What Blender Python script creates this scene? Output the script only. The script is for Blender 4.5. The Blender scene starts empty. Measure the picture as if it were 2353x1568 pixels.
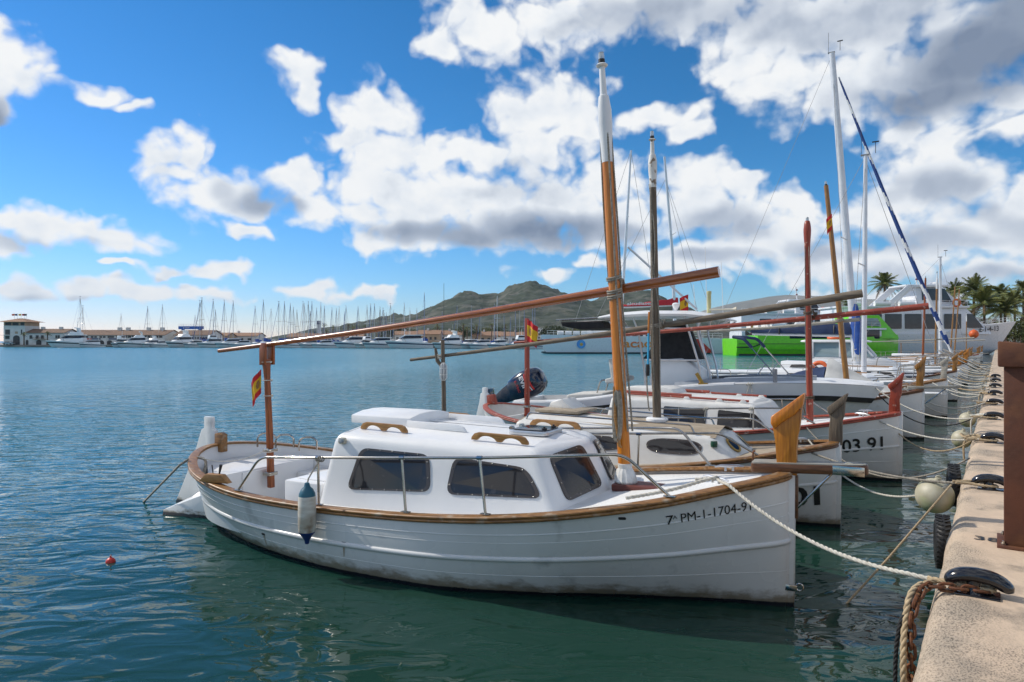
import bpy, bmesh, math, random
import numpy as np
from mathutils import Vector, Matrix

random.seed(7)
scene = bpy.context.scene
COL = scene.collection
R = math.radians
PI = math.pi

# ---------------------------------------------------------------- camera
FPX, CXP, CYP, EYE = 1569.0, 1176.5, 784.0, 2.5      # focal length and centre for a picture 2353 wide; eye height over water
cam_d = bpy.data.cameras.new('camera')
cam = bpy.data.objects.new('camera', cam_d)
COL.objects.link(cam)
cam.location = (0, 0, EYE)
cam.rotation_euler = (R(90), 0, 0)
cam_d.sensor_width = 36.0
cam_d.lens = 24.0
cam_d.clip_start = 0.05
cam_d.clip_end = 30000
scene.camera = cam

# ---------------------------------------------------------------- render settings
vs = scene.view_settings
vs.view_transform = 'Standard'
vs.look = 'None'
vs.exposure = 0.0
vs.gamma = 1.0
cy = scene.cycles
cy.use_denoising = True
try:
    cy.denoiser = 'OPENIMAGEDENOISE'
    cy.denoising_input_passes = 'RGB_ALBEDO_NORMAL'
except Exception:
    pass
cy.use_adaptive_sampling = True
cy.adaptive_threshold = 0.015
cy.max_bounces = 7
cy.diffuse_bounces = 3
cy.glossy_bounces = 4
cy.transmission_bounces = 4
cy.transparent_max_bounces = 8
cy.volume_bounces = 0
cy.caustics_reflective = False
cy.caustics_refractive = False
cy.sample_clamp_indirect = 6

# ---------------------------------------------------------------- sun and sky
SUN_AZ, SUN_EL = -69.0, 39.0                          # degrees, azimuth measured from +Y towards +X
sd = bpy.data.lights.new('sun', 'SUN')
sd.energy = 3.9
sd.angle = R(0.53)
sd.color = (1.0, 0.93, 0.82)
sun = bpy.data.objects.new('sun', sd)
COL.objects.link(sun)
_a, _e = R(SUN_AZ), R(SUN_EL)
to_sun = Vector((math.sin(_a) * math.cos(_e), math.cos(_a) * math.cos(_e), math.sin(_e)))
sun.rotation_euler = to_sun.to_track_quat('Z', 'Y').to_euler()
sun.location = to_sun * 50

world = bpy.data.worlds.new('World')
scene.world = world
world.use_nodes = True
SKY_STRENGTH = 0.10
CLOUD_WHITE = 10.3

# clouds: centre and half extent of each puff in a 2353 x 1568 reading of the sky, turned into azimuth and elevation
PUFFS = [
 (-10,60,45,45),(20,125,85,75),(65,190,85,42),(-5,190,70,60),(0,262,38,42),
 (235,208,50,26),(285,228,55,14),(680,160,66,40),(715,205,34,38),
 (345,355,70,52),(425,345,62,62),(400,400,100,52),(500,440,120,64),(560,475,90,50),(680,430,85,62),(730,480,80,50),(570,535,66,28),
 (60,515,130,56),(185,525,110,48),(290,545,125,36),(-20,575,100,46),
 (380,625,80,16),(500,620,85,22),(258,609,45,9),(60,668,120,27),(210,662,100,27),(330,672,90,22),(470,676,110,18),
 (720,668,70,20),(800,672,70,18),(880,676,60,14),
 (865,262,88,66),(800,318,66,40),(880,350,120,90),(890,450,140,110),(1000,360,90,72),(1090,350,110,60),(1190,270,70,60),
 (1270,235,120,86),(1330,290,80,70),(1250,330,140,60),(1050,470,200,84),(1250,470,210,96),(1400,510,160,60),(1150,540,200,42),(865,555,62,44),(930,520,120,60),(1400,420,110,70),
 (1250,627,74,17),(1360,605,60,26),(1450,610,90,30),
 (1520,270,120,30),(1590,300,60,22),
 (1620,415,110,60),(1730,420,55,34),(1590,480,130,70),(1700,500,110,70),(1800,545,140,70),(1650,585,200,50),(1850,470,80,40),(1560,600,130,50),
 (1060,20,90,50),(1020,105,62,44),(1120,80,120,64),(1280,50,150,70),(1430,10,200,90),(1620,10,200,70),(1700,140,110,50),
 (1800,60,200,120),(1800,190,150,70),(1950,200,180,95),(2000,30,260,130),(2150,170,230,120),(2320,60,200,160),(2330,240,140,60),(2350,300,70,40),
 (2060,330,100,50),(2170,350,130,62),(2210,420,110,80),(2100,430,130,70),(2340,470,90,60),(2000,500,130,60),(2200,520,220,74),(2330,560,120,70),(2040,600,220,56),(2250,640,190,46),(1880,620,130,44),(2000,690,240,26),
]
GREYS = [  # undersides in shade
 (0,275,60,60,1.1),(600,470,95,42,.8),(520,440,70,36,.55),(60,570,130,30,.6),(200,555,120,22,.45),(380,640,120,9,.4),(200,692,240,20,.5),(470,690,110,12,.4),
 (1050,545,230,40,1.0),(1260,530,230,58,1.15),(1400,545,130,44,.9),(1200,440,170,40,.45),(1180,390,80,40,.35),(880,420,70,60,.25),
 (1690,520,130,60,.7),(1640,600,160,26,.7),(1850,570,120,40,.55),
 (1330,70,150,26,.5),(1500,40,220,70,.75),(1700,30,220,70,.6),(1820,60,170,70,.6),(2000,40,260,110,.6),(2250,130,270,110,1.25),(2150,215,230,60,1.2),(2330,60,180,150,1.15),(1960,240,130,50,.45),
 (2150,440,150,60,.6),(2230,490,120,40,.6),(2330,520,120,60,.6),(2100,560,260,36,.7),(2250,640,220,36,.6),(2000,640,220,40,.5),
]

def _azel(x, y):
    az = math.atan((x - CXP) / FPX)
    return az, math.atan((CYP - y) / FPX * math.cos(az))

def build_world():
    nt = world.node_tree
    nt.nodes.clear()
    # ---- density group: input P = (azimuth, elevation, 0)
    g = bpy.data.node_groups.new('cloud_density', 'ShaderNodeTree')
    g.interface.new_socket('P', in_out='INPUT', socket_type='NodeSocketVector')
    g.interface.new_socket('D', in_out='OUTPUT', socket_type='NodeSocketFloat')
    g.interface.new_socket('S', in_out='OUTPUT', socket_type='NodeSocketFloat')
    gi = g.nodes.new('NodeGroupInput')
    L = g.links.new
    def n(tree, kind, **kw):
        q = tree.nodes.new(kind)
        for k, v in kw.items():
            setattr(q, k, v)
        return q
    # gentle warp of the puff outlines
    sc = n(g, 'ShaderNodeVectorMath', operation='MULTIPLY'); sc.inputs[1].default_value = (1, 1.25, 1)
    L(gi.outputs[0], sc.inputs[0])
    w1 = n(g, 'ShaderNodeTexNoise', noise_dimensions='2D'); w1.inputs['Scale'].default_value = 11; w1.inputs['Detail'].default_value = 3
    L(sc.outputs[0], w1.inputs['Vector'])
    wm = n(g, 'ShaderNodeVectorMath', operation='MULTIPLY_ADD')
    wm.inputs[1].default_value = (.075, .06, 0); wm.inputs[2].default_value = (-.0375, -.03, 0)
    L(w1.outputs['Color'], wm.inputs[0])
    pw = n(g, 'ShaderNodeVectorMath', operation='ADD')
    L(gi.outputs[0], pw.inputs[0]); L(wm.outputs[0], pw.inputs[1])
    acc = None
    for (x, y, rx, ry) in PUFFS:
        az, el = _azel(x, y)
        c2 = math.cos(az)
        ix = 1.0 / (rx * 1.11 / FPX * c2 * c2); iy = 1.0 / (ry * 1.11 / FPX * c2)
        a = n(g, 'ShaderNodeVectorMath', operation='MULTIPLY_ADD')
        a.inputs[1].default_value = (ix, iy, 0); a.inputs[2].default_value = (-az * ix, -el * iy, 0)
        L(pw.outputs[0], a.inputs[0])
        l = n(g, 'ShaderNodeVectorMath', operation='LENGTH')
        L(a.outputs[0], l.inputs[0])
        if acc is None:
            acc = l.outputs['Value']
        else:
            m = n(g, 'ShaderNodeMath', operation='SMOOTH_MIN'); m.inputs[2].default_value = .25
            L(acc, m.inputs[0]); L(l.outputs['Value'], m.inputs[1])
            acc = m.outputs[0]
    base = n(g, 'ShaderNodeMath', operation='SUBTRACT'); base.inputs[0].default_value = 1.0
    L(acc, base.inputs[1])
    # the rest of the sky dome: unseen cumulus outside the part above, thickened for brighter, warmer fill light
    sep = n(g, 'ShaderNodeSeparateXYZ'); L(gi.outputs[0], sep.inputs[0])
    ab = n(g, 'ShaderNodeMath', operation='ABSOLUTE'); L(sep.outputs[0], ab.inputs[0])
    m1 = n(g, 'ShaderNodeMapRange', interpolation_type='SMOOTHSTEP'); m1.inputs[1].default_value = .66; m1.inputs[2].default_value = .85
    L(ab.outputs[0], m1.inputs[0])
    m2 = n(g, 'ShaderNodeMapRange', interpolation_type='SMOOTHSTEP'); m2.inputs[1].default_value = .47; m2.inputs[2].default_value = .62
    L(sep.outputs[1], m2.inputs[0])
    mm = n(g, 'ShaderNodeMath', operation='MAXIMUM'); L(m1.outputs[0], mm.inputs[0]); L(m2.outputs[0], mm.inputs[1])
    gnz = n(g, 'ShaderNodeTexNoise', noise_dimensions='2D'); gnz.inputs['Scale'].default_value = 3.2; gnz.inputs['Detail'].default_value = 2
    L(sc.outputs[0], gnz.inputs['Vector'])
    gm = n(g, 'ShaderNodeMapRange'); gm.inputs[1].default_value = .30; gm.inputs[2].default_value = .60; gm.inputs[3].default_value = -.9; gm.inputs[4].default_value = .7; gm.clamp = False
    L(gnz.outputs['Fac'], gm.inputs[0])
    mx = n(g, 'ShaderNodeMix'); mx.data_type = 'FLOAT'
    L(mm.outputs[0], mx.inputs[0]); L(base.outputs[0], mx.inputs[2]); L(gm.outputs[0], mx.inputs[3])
    # billows: small scale structure that eats into the puffs
    f1 = n(g, 'ShaderNodeTexNoise', noise_dimensions='2D'); f1.inputs['Scale'].default_value = 19; f1.inputs['Detail'].default_value = 7; f1.inputs['Roughness'].default_value = .50
    L(sc.outputs[0], f1.inputs['Vector'])
    v1 = n(g, 'ShaderNodeTexVoronoi', feature='F1', voronoi_dimensions='2D'); v1.inputs['Scale'].default_value = 30; v1.inputs['Detail'].default_value = 1.0
    L(pw.outputs[0], v1.inputs['Vector'])
    fs = n(g, 'ShaderNodeMath', operation='MULTIPLY_ADD'); fs.inputs[1].default_value = 1.05; fs.inputs[2].default_value = -.50
    L(f1.outputs['Fac'], fs.inputs[0])
    vsn = n(g, 'ShaderNodeMath', operation='MULTIPLY_ADD'); vsn.inputs[1].default_value = -.45; vsn.inputs[2].default_value = .20
    L(v1.outputs['Distance'], vsn.inputs[0])
    s1 = n(g, 'ShaderNodeMath', operation='ADD'); L(fs.outputs[0], s1.inputs[0]); L(vsn.outputs[0], s1.inputs[1])
    s2 = n(g, 'ShaderNodeMath', operation='ADD'); L(s1.outputs[0], s2.inputs[0]); L(mx.outputs[0], s2.inputs[1])
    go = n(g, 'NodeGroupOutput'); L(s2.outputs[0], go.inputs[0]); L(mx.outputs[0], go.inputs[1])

    # ---- world tree
    W = nt.links.new
    out = n(nt, 'ShaderNodeOutputWorld')
    bg = n(nt, 'ShaderNodeBackground'); bg.inputs['Strength'].default_value = SKY_STRENGTH
    W(bg.outputs[0], out.inputs['Surface'])
    sky = n(nt, 'ShaderNodeTexSky'); sky.sky_type = 'NISHITA'; sky.sun_disc = False
    sky.sun_elevation = R(SUN_EL); sky.sun_rotation = R(SUN_AZ); sky.altitude = 0; sky.air_density = 1.0; sky.dust_density = 0.0; sky.ozone_density = 3.0
    # grade the clear sky: deeper, cleaner blue overhead, pale towards the horizon
    ssp = n(nt, 'ShaderNodeSeparateXYZ'); W(sky.outputs[0], ssp.inputs[0])
    hs = n(nt, 'ShaderNodeCombineXYZ')
    for ch, (pw_, gain) in enumerate(((1.9, .150), (1.22, .66), (1.30, .76))):
        q1 = n(nt, 'ShaderNodeMath', operation='POWER'); q1.inputs[1].default_value = pw_; W(ssp.outputs[ch], q1.inputs[0])
        q2 = n(nt, 'ShaderNodeMath', operation='MULTIPLY'); q2.inputs[1].default_value = gain; W(q1.outputs[0], q2.inputs[0])
        W(q2.outputs[0], hs.inputs[ch])
    tc = n(nt, 'ShaderNodeTexCoord')
    sx = n(nt, 'ShaderNodeSeparateXYZ'); W(tc.outputs['Generated'], sx.inputs[0])
    at2 = n(nt, 'ShaderNodeMath', operation='ARCTAN2'); W(sx.outputs[0], at2.inputs[0]); W(sx.outputs[1], at2.inputs[1])
    asn = n(nt, 'ShaderNodeMath', operation='ARCSINE'); W(sx.outputs[2], asn.inputs[0])
    cb = n(nt, 'ShaderNodeCombineXYZ'); W(at2.outputs[0], cb.inputs[0]); W(asn.outputs[0], cb.inputs[1])
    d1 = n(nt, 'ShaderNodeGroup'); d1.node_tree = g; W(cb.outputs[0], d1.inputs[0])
    # light from the sun's side: relief of the billows, taken between a point and its neighbour towards the sun
    def relief(src):
        a = n(nt, 'ShaderNodeTexNoise', noise_dimensions='2D'); a.inputs['Scale'].default_value = 12; a.inputs['Detail'].default_value = 4; a.inputs['Roughness'].default_value = .5
        W(src, a.inputs['Vector'])
        b = n(nt, 'ShaderNodeTexVoronoi', feature='F1', voronoi_dimensions='2D'); b.inputs['Scale'].default_value = 30; b.inputs['Detail'].default_value = 1.0
        W(src, b.inputs['Vector'])
        c = n(nt, 'ShaderNodeMath', operation='MULTIPLY_ADD'); c.inputs[1].default_value = -.10
        W(b.outputs['Distance'], c.inputs[0]); W(a.outputs['Fac'], c.inputs[2])
        return c.outputs[0]
    scw = n(nt, 'ShaderNodeVectorMath', operation='MULTIPLY'); scw.inputs[1].default_value = (1, 1.25, 1); W(cb.outputs[0], scw.inputs[0])
    sh = n(nt, 'ShaderNodeVectorMath', operation='ADD'); sh.inputs[1].default_value = (-.014, .020, 0); W(scw.outputs[0], sh.inputs[0])
    df = n(nt, 'ShaderNodeMath', operation='SUBTRACT'); W(relief(scw.outputs[0]), df.inputs[0]); W(relief(sh.outputs[0]), df.inputs[1])
    rim = n(nt, 'ShaderNodeMapRange'); rim.inputs[1].default_value = -.2; rim.inputs[2].default_value = .9; rim.inputs[3].default_value = .07; rim.inputs[4].default_value = -.07
    W(d1.outputs[1], rim.inputs[0])
    dfr = n(nt, 'ShaderNodeMath', operation='ADD'); W(df.outputs[0], dfr.inputs[0]); W(rim.outputs[0], dfr.inputs[1])
    lit = n(nt, 'ShaderNodeMapRange', interpolation_type='SMOOTHSTEP'); lit.inputs[1].default_value = -.36; lit.inputs[2].default_value = .10; lit.inputs[3].default_value = .80; lit.inputs[4].default_value = 1.0
    W(dfr.outputs[0], lit.inputs[0])
    # shaded undersides
    accg = None
    wz = n(nt, 'ShaderNodeTexNoise', noise_dimensions='2D'); wz.inputs['Scale'].default_value = 9; wz.inputs['Detail'].default_value = 2
    W(cb.outputs[0], wz.inputs['Vector'])
    wz2 = n(nt, 'ShaderNodeVectorMath', operation='MULTIPLY_ADD'); wz2.inputs[1].default_value = (.10, .05, 0); wz2.inputs[2].default_value = (-.05, -.025, 0)
    W(wz.outputs['Color'], wz2.inputs[0])
    pg = n(nt, 'ShaderNodeVectorMath', operation='ADD'); W(cb.outputs[0], pg.inputs[0]); W(wz2.outputs[0], pg.inputs[1])
    for (x, y, rx, ry, wt) in GREYS:
        az, el = _azel(x, y)
        c2 = math.cos(az)
        ix = 1.0 / (rx * 1.3 / FPX * c2 * c2); iy = 1.0 / (ry * 1.3 / FPX * c2)
        a = n(nt, 'ShaderNodeVectorMath', operation='MULTIPLY_ADD')
        a.inputs[1].default_value = (ix, iy, 0); a.inputs[2].default_value = (-az * ix, -el * iy, 0)
        W(pg.outputs[0], a.inputs[0])
        l = n(nt, 'ShaderNodeVectorMath', operation='LENGTH'); W(a.outputs[0], l.inputs[0])
        k = n(nt, 'ShaderNodeMapRange', interpolation_type='SMOOTHSTEP')
        k.inputs[1].default_value = 1.0; k.inputs[2].default_value = 0.15; k.inputs[3].default_value = 0; k.inputs[4].default_value = wt
        W(l.outputs['Value'], k.inputs[0])
        if accg is None:
            accg = k.outputs[0]
        else:
            m = n(nt, 'ShaderNodeMath', operation='SMOOTH_MAX'); m.inputs[2].default_value = .2
            W(accg, m.inputs[0]); W(k.outputs[0], m.inputs[1]); accg = m.outputs[0]
    # thick parts of the cloud are a little darker than the fringes
    gm2 = n(nt, 'ShaderNodeMath', operation='MULTIPLY'); gm2.inputs[1].default_value = .78; W(accg, gm2.inputs[0])
    gs = n(nt, 'ShaderNodeMath', operation='SUBTRACT', use_clamp=True); W(lit.outputs[0], gs.inputs[0]); W(gm2.outputs[0], gs.inputs[1])
    ramp = n(nt, 'ShaderNodeValToRGB')
    el_ = ramp.color_ramp.elements
    el_[0].position = 0.0; el_[0].color = (.20, .255, .36, 1)
    el_[1].position = 1.0; el_[1].color = (1, .99, .965, 1)
    e2 = el_.new(.45); e2.color = (.47, .53, .63, 1)
    e3 = el_.new(.75); e3.color = (.80, .84, .89, 1)
    W(gs.outputs[0], ramp.inputs[0])
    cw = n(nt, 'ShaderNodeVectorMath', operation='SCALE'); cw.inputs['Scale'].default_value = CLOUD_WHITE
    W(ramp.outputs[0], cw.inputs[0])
    al = n(nt, 'ShaderNodeMapRange', interpolation_type='SMOOTHSTEP'); al.inputs[1].default_value = -.08; al.inputs[2].default_value = .52
    W(d1.outputs[0], al.inputs[0])
    up = n(nt, 'ShaderNodeMapRange', interpolation_type='SMOOTHSTEP'); up.inputs[1].default_value = -.01; up.inputs[2].default_value = .03
    W(sx.outputs[2], up.inputs[0])
    am = n(nt, 'ShaderNodeMath', operation='MULTIPLY'); W(al.outputs[0], am.inputs[0]); W(up.outputs[0], am.inputs[1])
    mix = n(nt, 'ShaderNodeMix'); mix.data_type = 'RGBA'
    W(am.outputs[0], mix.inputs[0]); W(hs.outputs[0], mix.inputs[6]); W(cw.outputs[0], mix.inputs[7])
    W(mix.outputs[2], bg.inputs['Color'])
    world.cycles.sampling_method = 'MANUAL'
    world.cycles.sample_map_resolution = 512

build_world()

# ================================================================ materials
MATS = {}
def nd(t, kind, **kw):
    q = t.nodes.new(kind)
    for k, v in kw.items():
        setattr(q, k, v)
    return q

def mat(name, c1, c2=None, rough=.5, metal=0.0, scale=4.0, stretch=(1, 1, 1), detail=5, lo=.35, hi=.65, bump=0.0, bscale=None,
        bdetail=4, rvar=0.0, spec=.5, coat=0.0, ior=None, trans=0.0, alpha=1.0, spots=None, emit=None, sheen=0.0):
    """procedural principled material: two colours mixed by a noise in object space, optional bump, roughness variation, dirt spots"""
    if name in MATS:
        return MATS[name]
    m = bpy.data.materials.new(name)
    m.use_nodes = True
    t = m.node_tree
    b = t.nodes['Principled BSDF']
    b.inputs['Roughness'].default_value = rough
    b.inputs['Metallic'].default_value = metal
    b.inputs['Specular IOR Level'].default_value = spec
    if coat:
        b.inputs['Coat Weight'].default_value = coat; b.inputs['Coat Roughness'].default_value = .08
    if ior: b.inputs['IOR'].default_value = ior
    if trans: b.inputs['Transmission Weight'].default_value = trans
    if alpha < 1: b.inputs['Alpha'].default_value = alpha
    if sheen: b.inputs['Sheen Weight'].default_value = sheen
    if emit:
        b.inputs['Emission Color'].default_value = (*emit[0], 1); b.inputs['Emission Strength'].default_value = emit[1]
    tc = nd(t, 'ShaderNodeTexCoord')
    mp = nd(t, 'ShaderNodeMapping'); mp.inputs['Scale'].default_value = stretch
    t.links.new(tc.outputs['Object'], mp.inputs['Vector'])
    col = None
    if c2 is not None:
        nz = nd(t, 'ShaderNodeTexNoise'); nz.inputs['Scale'].default_value = scale; nz.inputs['Detail'].default_value = detail
        t.links.new(mp.outputs[0], nz.inputs['Vector'])
        mr = nd(t, 'ShaderNodeMapRange'); mr.inputs[1].default_value = lo; mr.inputs[2].default_value = hi
        t.links.new(nz.outputs['Fac'], mr.inputs[0])
        mx = nd(t, 'ShaderNodeMix'); mx.data_type = 'RGBA'
        mx.inputs[6].default_value = (*c1, 1); mx.inputs[7].default_value = (*c2, 1)
        t.links.new(mr.outputs[0], mx.inputs[0])
        col = mx.outputs[2]
        if rvar:
            rr = nd(t, 'ShaderNodeMapRange'); rr.inputs[3].default_value = max(.02, rough - rvar); rr.inputs[4].default_value = min(1, rough + rvar)
            t.links.new(nz.outputs['Fac'], rr.inputs[0]); t.links.new(rr.outputs[0], b.inputs['Roughness'])
    if spots:                                            # (colour, scale, lo, hi)
        sc_, ss, sl, sh_ = spots
        nz2 = nd(t, 'ShaderNodeTexNoise'); nz2.inputs['Scale'].default_value = ss; nz2.inputs['Detail'].default_value = 6
        t.links.new(tc.outputs['Object'], nz2.inputs['Vector'])
        mr2 = nd(t, 'ShaderNodeMapRange'); mr2.inputs[1].default_value = sl; mr2.inputs[2].default_value = sh_
        t.links.new(nz2.outputs['Fac'], mr2.inputs[0])
        mx2 = nd(t, 'ShaderNodeMix'); mx2.data_type = 'RGBA'
        if col: t.links.new(col, mx2.inputs[6])
        else: mx2.inputs[6].default_value = (*c1, 1)
        mx2.inputs[7].default_value = (*sc_, 1)
        t.links.new(mr2.outputs[0], mx2.inputs[0])
        col = mx2.outputs[2]
    if col: t.links.new(col, b.inputs['Base Color'])
    else: b.inputs['Base Color'].default_value = (*c1, 1)
    if bump:
        bn = nd(t, 'ShaderNodeTexNoise'); bn.inputs['Scale'].default_value = bscale or scale; bn.inputs['Detail'].default_value = bdetail
        t.links.new(mp.outputs[0], bn.inputs['Vector'])
        bp = nd(t, 'ShaderNodeBump'); bp.inputs['Strength'].default_value = 1.0; bp.inputs['Distance'].default_value = bump
        t.links.new(bn.outputs['Fac'], bp.inputs['Height']); t.links.new(bp.outputs[0], b.inputs['Normal'])
    MATS[name] = m
    return m

def hull_mat(name, c1, c2, grime=(.17, .13, .07), foul=(.012, .014, .02), gz=.20, rough=.28):
    """painted hull: faint blotches, brown grime creeping up from the waterline, dark antifouling below"""
    if name in MATS: return MATS[name]
    m = mat(name, c1, c2, rough=rough, scale=1.3, detail=7, lo=.3, hi=.75, bump=.004, bscale=2.2, bdetail=2, rvar=.1, spots=(tuple(q * .62 for q in c2), 3.4, .60, .82))
    t = m.node_tree
    b = t.nodes['Principled BSDF']
    base = b.inputs['Base Color'].links[0].from_socket
    tc = nd(t, 'ShaderNodeTexCoord'); sp = nd(t, 'ShaderNodeSeparateXYZ'); t.links.new(tc.outputs['Object'], sp.inputs[0])
    mp = nd(t, 'ShaderNodeMapping'); mp.inputs['Scale'].default_value = (2.2, 2.2, 5.0); t.links.new(tc.outputs['Object'], mp.inputs['Vector'])
    nz = nd(t, 'ShaderNodeTexNoise'); nz.inputs['Scale'].default_value = 2.2; nz.inputs['Detail'].default_value = 8; nz.inputs['Roughness'].default_value = .65
    t.links.new(mp.outputs[0], nz.inputs['Vector'])
    wob = nd(t, 'ShaderNodeMath', operation='MULTIPLY_ADD'); wob.inputs[1].default_value = .30; wob.inputs[2].default_value = -.15
    t.links.new(nz.outputs['Fac'], wob.inputs[0])
    zz = nd(t, 'ShaderNodeMath', operation='SUBTRACT'); t.links.new(sp.outputs[2], zz.inputs[0]); t.links.new(wob.outputs[0], zz.inputs[1])
    g1 = nd(t, 'ShaderNodeMapRange', interpolation_type='SMOOTHSTEP'); g1.inputs[1].default_value = gz; g1.inputs[2].default_value = gz * .30; g1.inputs[3].default_value = 0; g1.inputs[4].default_value = .85
    t.links.new(zz.outputs[0], g1.inputs[0])
    m1 = nd(t, 'ShaderNodeMix'); m1.data_type = 'RGBA'; m1.inputs[7].default_value = (*grime, 1)
    t.links.new(g1.outputs[0], m1.inputs[0]); t.links.new(base, m1.inputs[6])
    w2 = nd(t, 'ShaderNodeMath', operation='MULTIPLY_ADD'); w2.inputs[1].default_value = .035; w2.inputs[2].default_value = -.0175
    t.links.new(nz.outputs['Fac'], w2.inputs[0])
    z2 = nd(t, 'ShaderNodeMath', operation='SUBTRACT'); t.links.new(sp.outputs[2], z2.inputs[0]); t.links.new(w2.outputs[0], z2.inputs[1])
    g2 = nd(t, 'ShaderNodeMapRange'); g2.inputs[1].default_value = .050; g2.inputs[2].default_value = .038
    t.links.new(z2.outputs[0], g2.inputs[0])
    m2 = nd(t, 'ShaderNodeMix'); m2.data_type = 'RGBA'; m2.inputs[7].default_value = (*foul, 1)
    t.links.new(g2.outputs[0], m2.inputs[0]); t.links.new(m1.outputs[2], m2.inputs[6])
    t.links.new(m2.outputs[2], b.inputs['Base Color'])
    return m

WHITE = mat('white_gelcoat', (.80, .80, .80), (.72, .725, .73), rough=.30, scale=2.2, detail=6, lo=.4, hi=.8, bump=.0015, bscale=3, rvar=.06)
WHITE_OLD = mat('chalky_white_gelcoat', (.72, .71, .68), (.58, .565, .53), rough=.45, scale=3.0, detail=8, lo=.4, hi=.8, bump=.002, bscale=5)
DECKW = mat('white_deck_paint', (.78, .78, .77), (.68, .68, .66), rough=.5, scale=3, detail=8, lo=.45, hi=.85, bump=.001, bscale=120)
HULL_A = hull_mat('white_hull_paint', (.70, .70, .69), (.60, .60, .585))
HULL_B = hull_mat('aged_white_hull_paint', (.70, .69, .67), (.58, .57, .54))
HULL_W = hull_mat('plain_white_hull', (.76, .76, .75), (.66, .66, .65), gz=.10)
HULL_G = hull_mat('pale_grey_hull', (.62, .61, .57), (.54, .53, .50), gz=.10)
HULL_NAVY = hull_mat('navy_hull', (.010, .016, .045), (.014, .022, .055), gz=.08, rough=.15)
TEAK = mat('worn_teak', (.31, .150, .046), (.155, .072, .023), rough=.42, scale=5, stretch=(1.2, 10, 10), detail=8, bump=.002, bscale=5, spots=((.34, .26, .18), 9, .56, .72))
TEAK_DK = mat('dark_teak', (.15, .062, .024), (.075, .030, .012), rough=.38, scale=5, stretch=(1.2, 10, 10), detail=8, bump=.002, bscale=5)
TEAK_GREY = mat('silvered_teak', (.34, .33, .29), (.22, .21, .185), rough=.75, scale=5, stretch=(1.2, 12, 12), detail=8, bump=.002, bscale=5)
HANDLE = mat('oiled_oak', (.42, .22, .07), (.26, .12, .035), rough=.42, scale=6, stretch=(1.5, 10, 10), detail=8, bump=.001, bscale=6)
VARN = mat('varnished_pine_orange', (.66, .225, .014), (.44, .125, .008), rough=.30, scale=5, stretch=(14, 14, .8), detail=8, lo=.3, hi=.7, coat=.25, bump=.001, bscale=5)
VARN_Y = mat('varnished_spar_red', (.40, .115, .018), (.215, .050, .011), rough=.24, scale=5, stretch=(.8, 14, 14), detail=8, lo=.3, hi=.7, coat=.7)
VARN_D = mat('varnished_mahogany', (.32, .080, .010), (.18, .038, .006), rough=.36, scale=5, stretch=(14, 14, 1), detail=8, coat=.12)
PROW = mat('oiled_prow_oak', (.56, .215, .020), (.32, .105, .010), rough=.42, scale=4, stretch=(12, 12, 1.0), detail=9, lo=.3, hi=.7, coat=.08, bump=.002, bscale=4)
GREYWOOD = mat('weathered_grey_spar', (.22, .18, .135), (.105, .082, .060), rough=.8, scale=5, stretch=(.9, 14, 14), detail=9, lo=.3, hi=.7, bump=.005, bscale=5)
GREYWOOD_V = mat('weathered_grey_post', (.20, .155, .11), (.085, .064, .045), rough=.78, scale=5, stretch=(14, 14, .9), detail=9, lo=.3, hi=.7, bump=.005, bscale=5)
PALEPOLE = mat('bleached_pole', (.46, .43, .37), (.28, .25, .20), rough=.8, scale=5, stretch=(.9, 14, 14), detail=9, bump=.003, bscale=5)
OCHRE = mat('ochre_varnished_mast', (.36, .17, .035), (.19, .08, .018), rough=.35, scale=5, stretch=(14, 14, .9), detail=9, coat=.2, bump=.002)
REDP = mat('faded_red_paint', (.33, .065, .035), (.25, .045, .028), rough=.50, scale=6, detail=8, bump=.002, bscale=10, spots=((.46, .30, .25), 14, .62, .70))
REDP_V = mat('red_painted_mast', (.32, .055, .026), (.23, .036, .019), rough=.38, scale=5, stretch=(10, 10, 1), detail=8, bump=.002, spots=((.45, .27, .20), 11, .66, .70))
MASTW = mat('white_mast_paint', (.80, .80, .80), (.70, .71, .73), rough=.35, scale=3, detail=5)
MASTW_OLD = mat('flaking_white_paint', (.72, .71, .68), (.60, .58, .54), rough=.6, scale=7, detail=8, spots=((.24, .18, .13), 12, .58, .62))
TANROOF = mat('sun_worn_tan_roof', (.40, .335, .25), (.27, .215, .155), rough=.85, scale=6, stretch=(1, 6, 6), detail=9, bump=.002, bscale=20)
STEEL = mat('polished_steel', (.50, .47, .43), (.38, .35, .31), rough=.16, metal=1.0, scale=6, detail=6, rvar=.10)
ALU = mat('brushed_aluminium', (.66, .67, .69), (.56, .57, .59), rough=.34, metal=.85, scale=6, detail=4)
ALU_MAST = mat('white_anodised_mast', (.70, .71, .73), (.62, .63, .66), rough=.35, metal=.2, scale=3)
GLASS_D = mat('smoked_acrylic', (.018, .018, .022), (.030, .028, .030), rough=.07, scale=1.5, detail=3, spots=((.10, .09, .09), 5, .64, .80))
GLASS_FR = mat('smoked_acrylic_border', (.075, .062, .058), (.055, .045, .042), rough=.25, scale=5)
GLASS_B = mat('blue_black_glass', (.012, .018, .032), (.020, .028, .045), rough=.06, scale=1)
GLASS_C = mat('clear_pane', (.20, .28, .30), (.26, .33, .35), rough=.05, scale=1)
BLACK = mat('black_rubber', (.012, .012, .013), (.024, .024, .025), rough=.55, scale=6, bump=.002)
BLACKG = mat('black_gloss_enamel', (.006, .006, .008), (.012, .012, .016), rough=.18, scale=4, coat=.5)
BLACKC = mat('black_canvas', (.010, .010, .011), (.020, .020, .022), rough=.8, scale=8, bump=.006, bscale=5)
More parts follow.
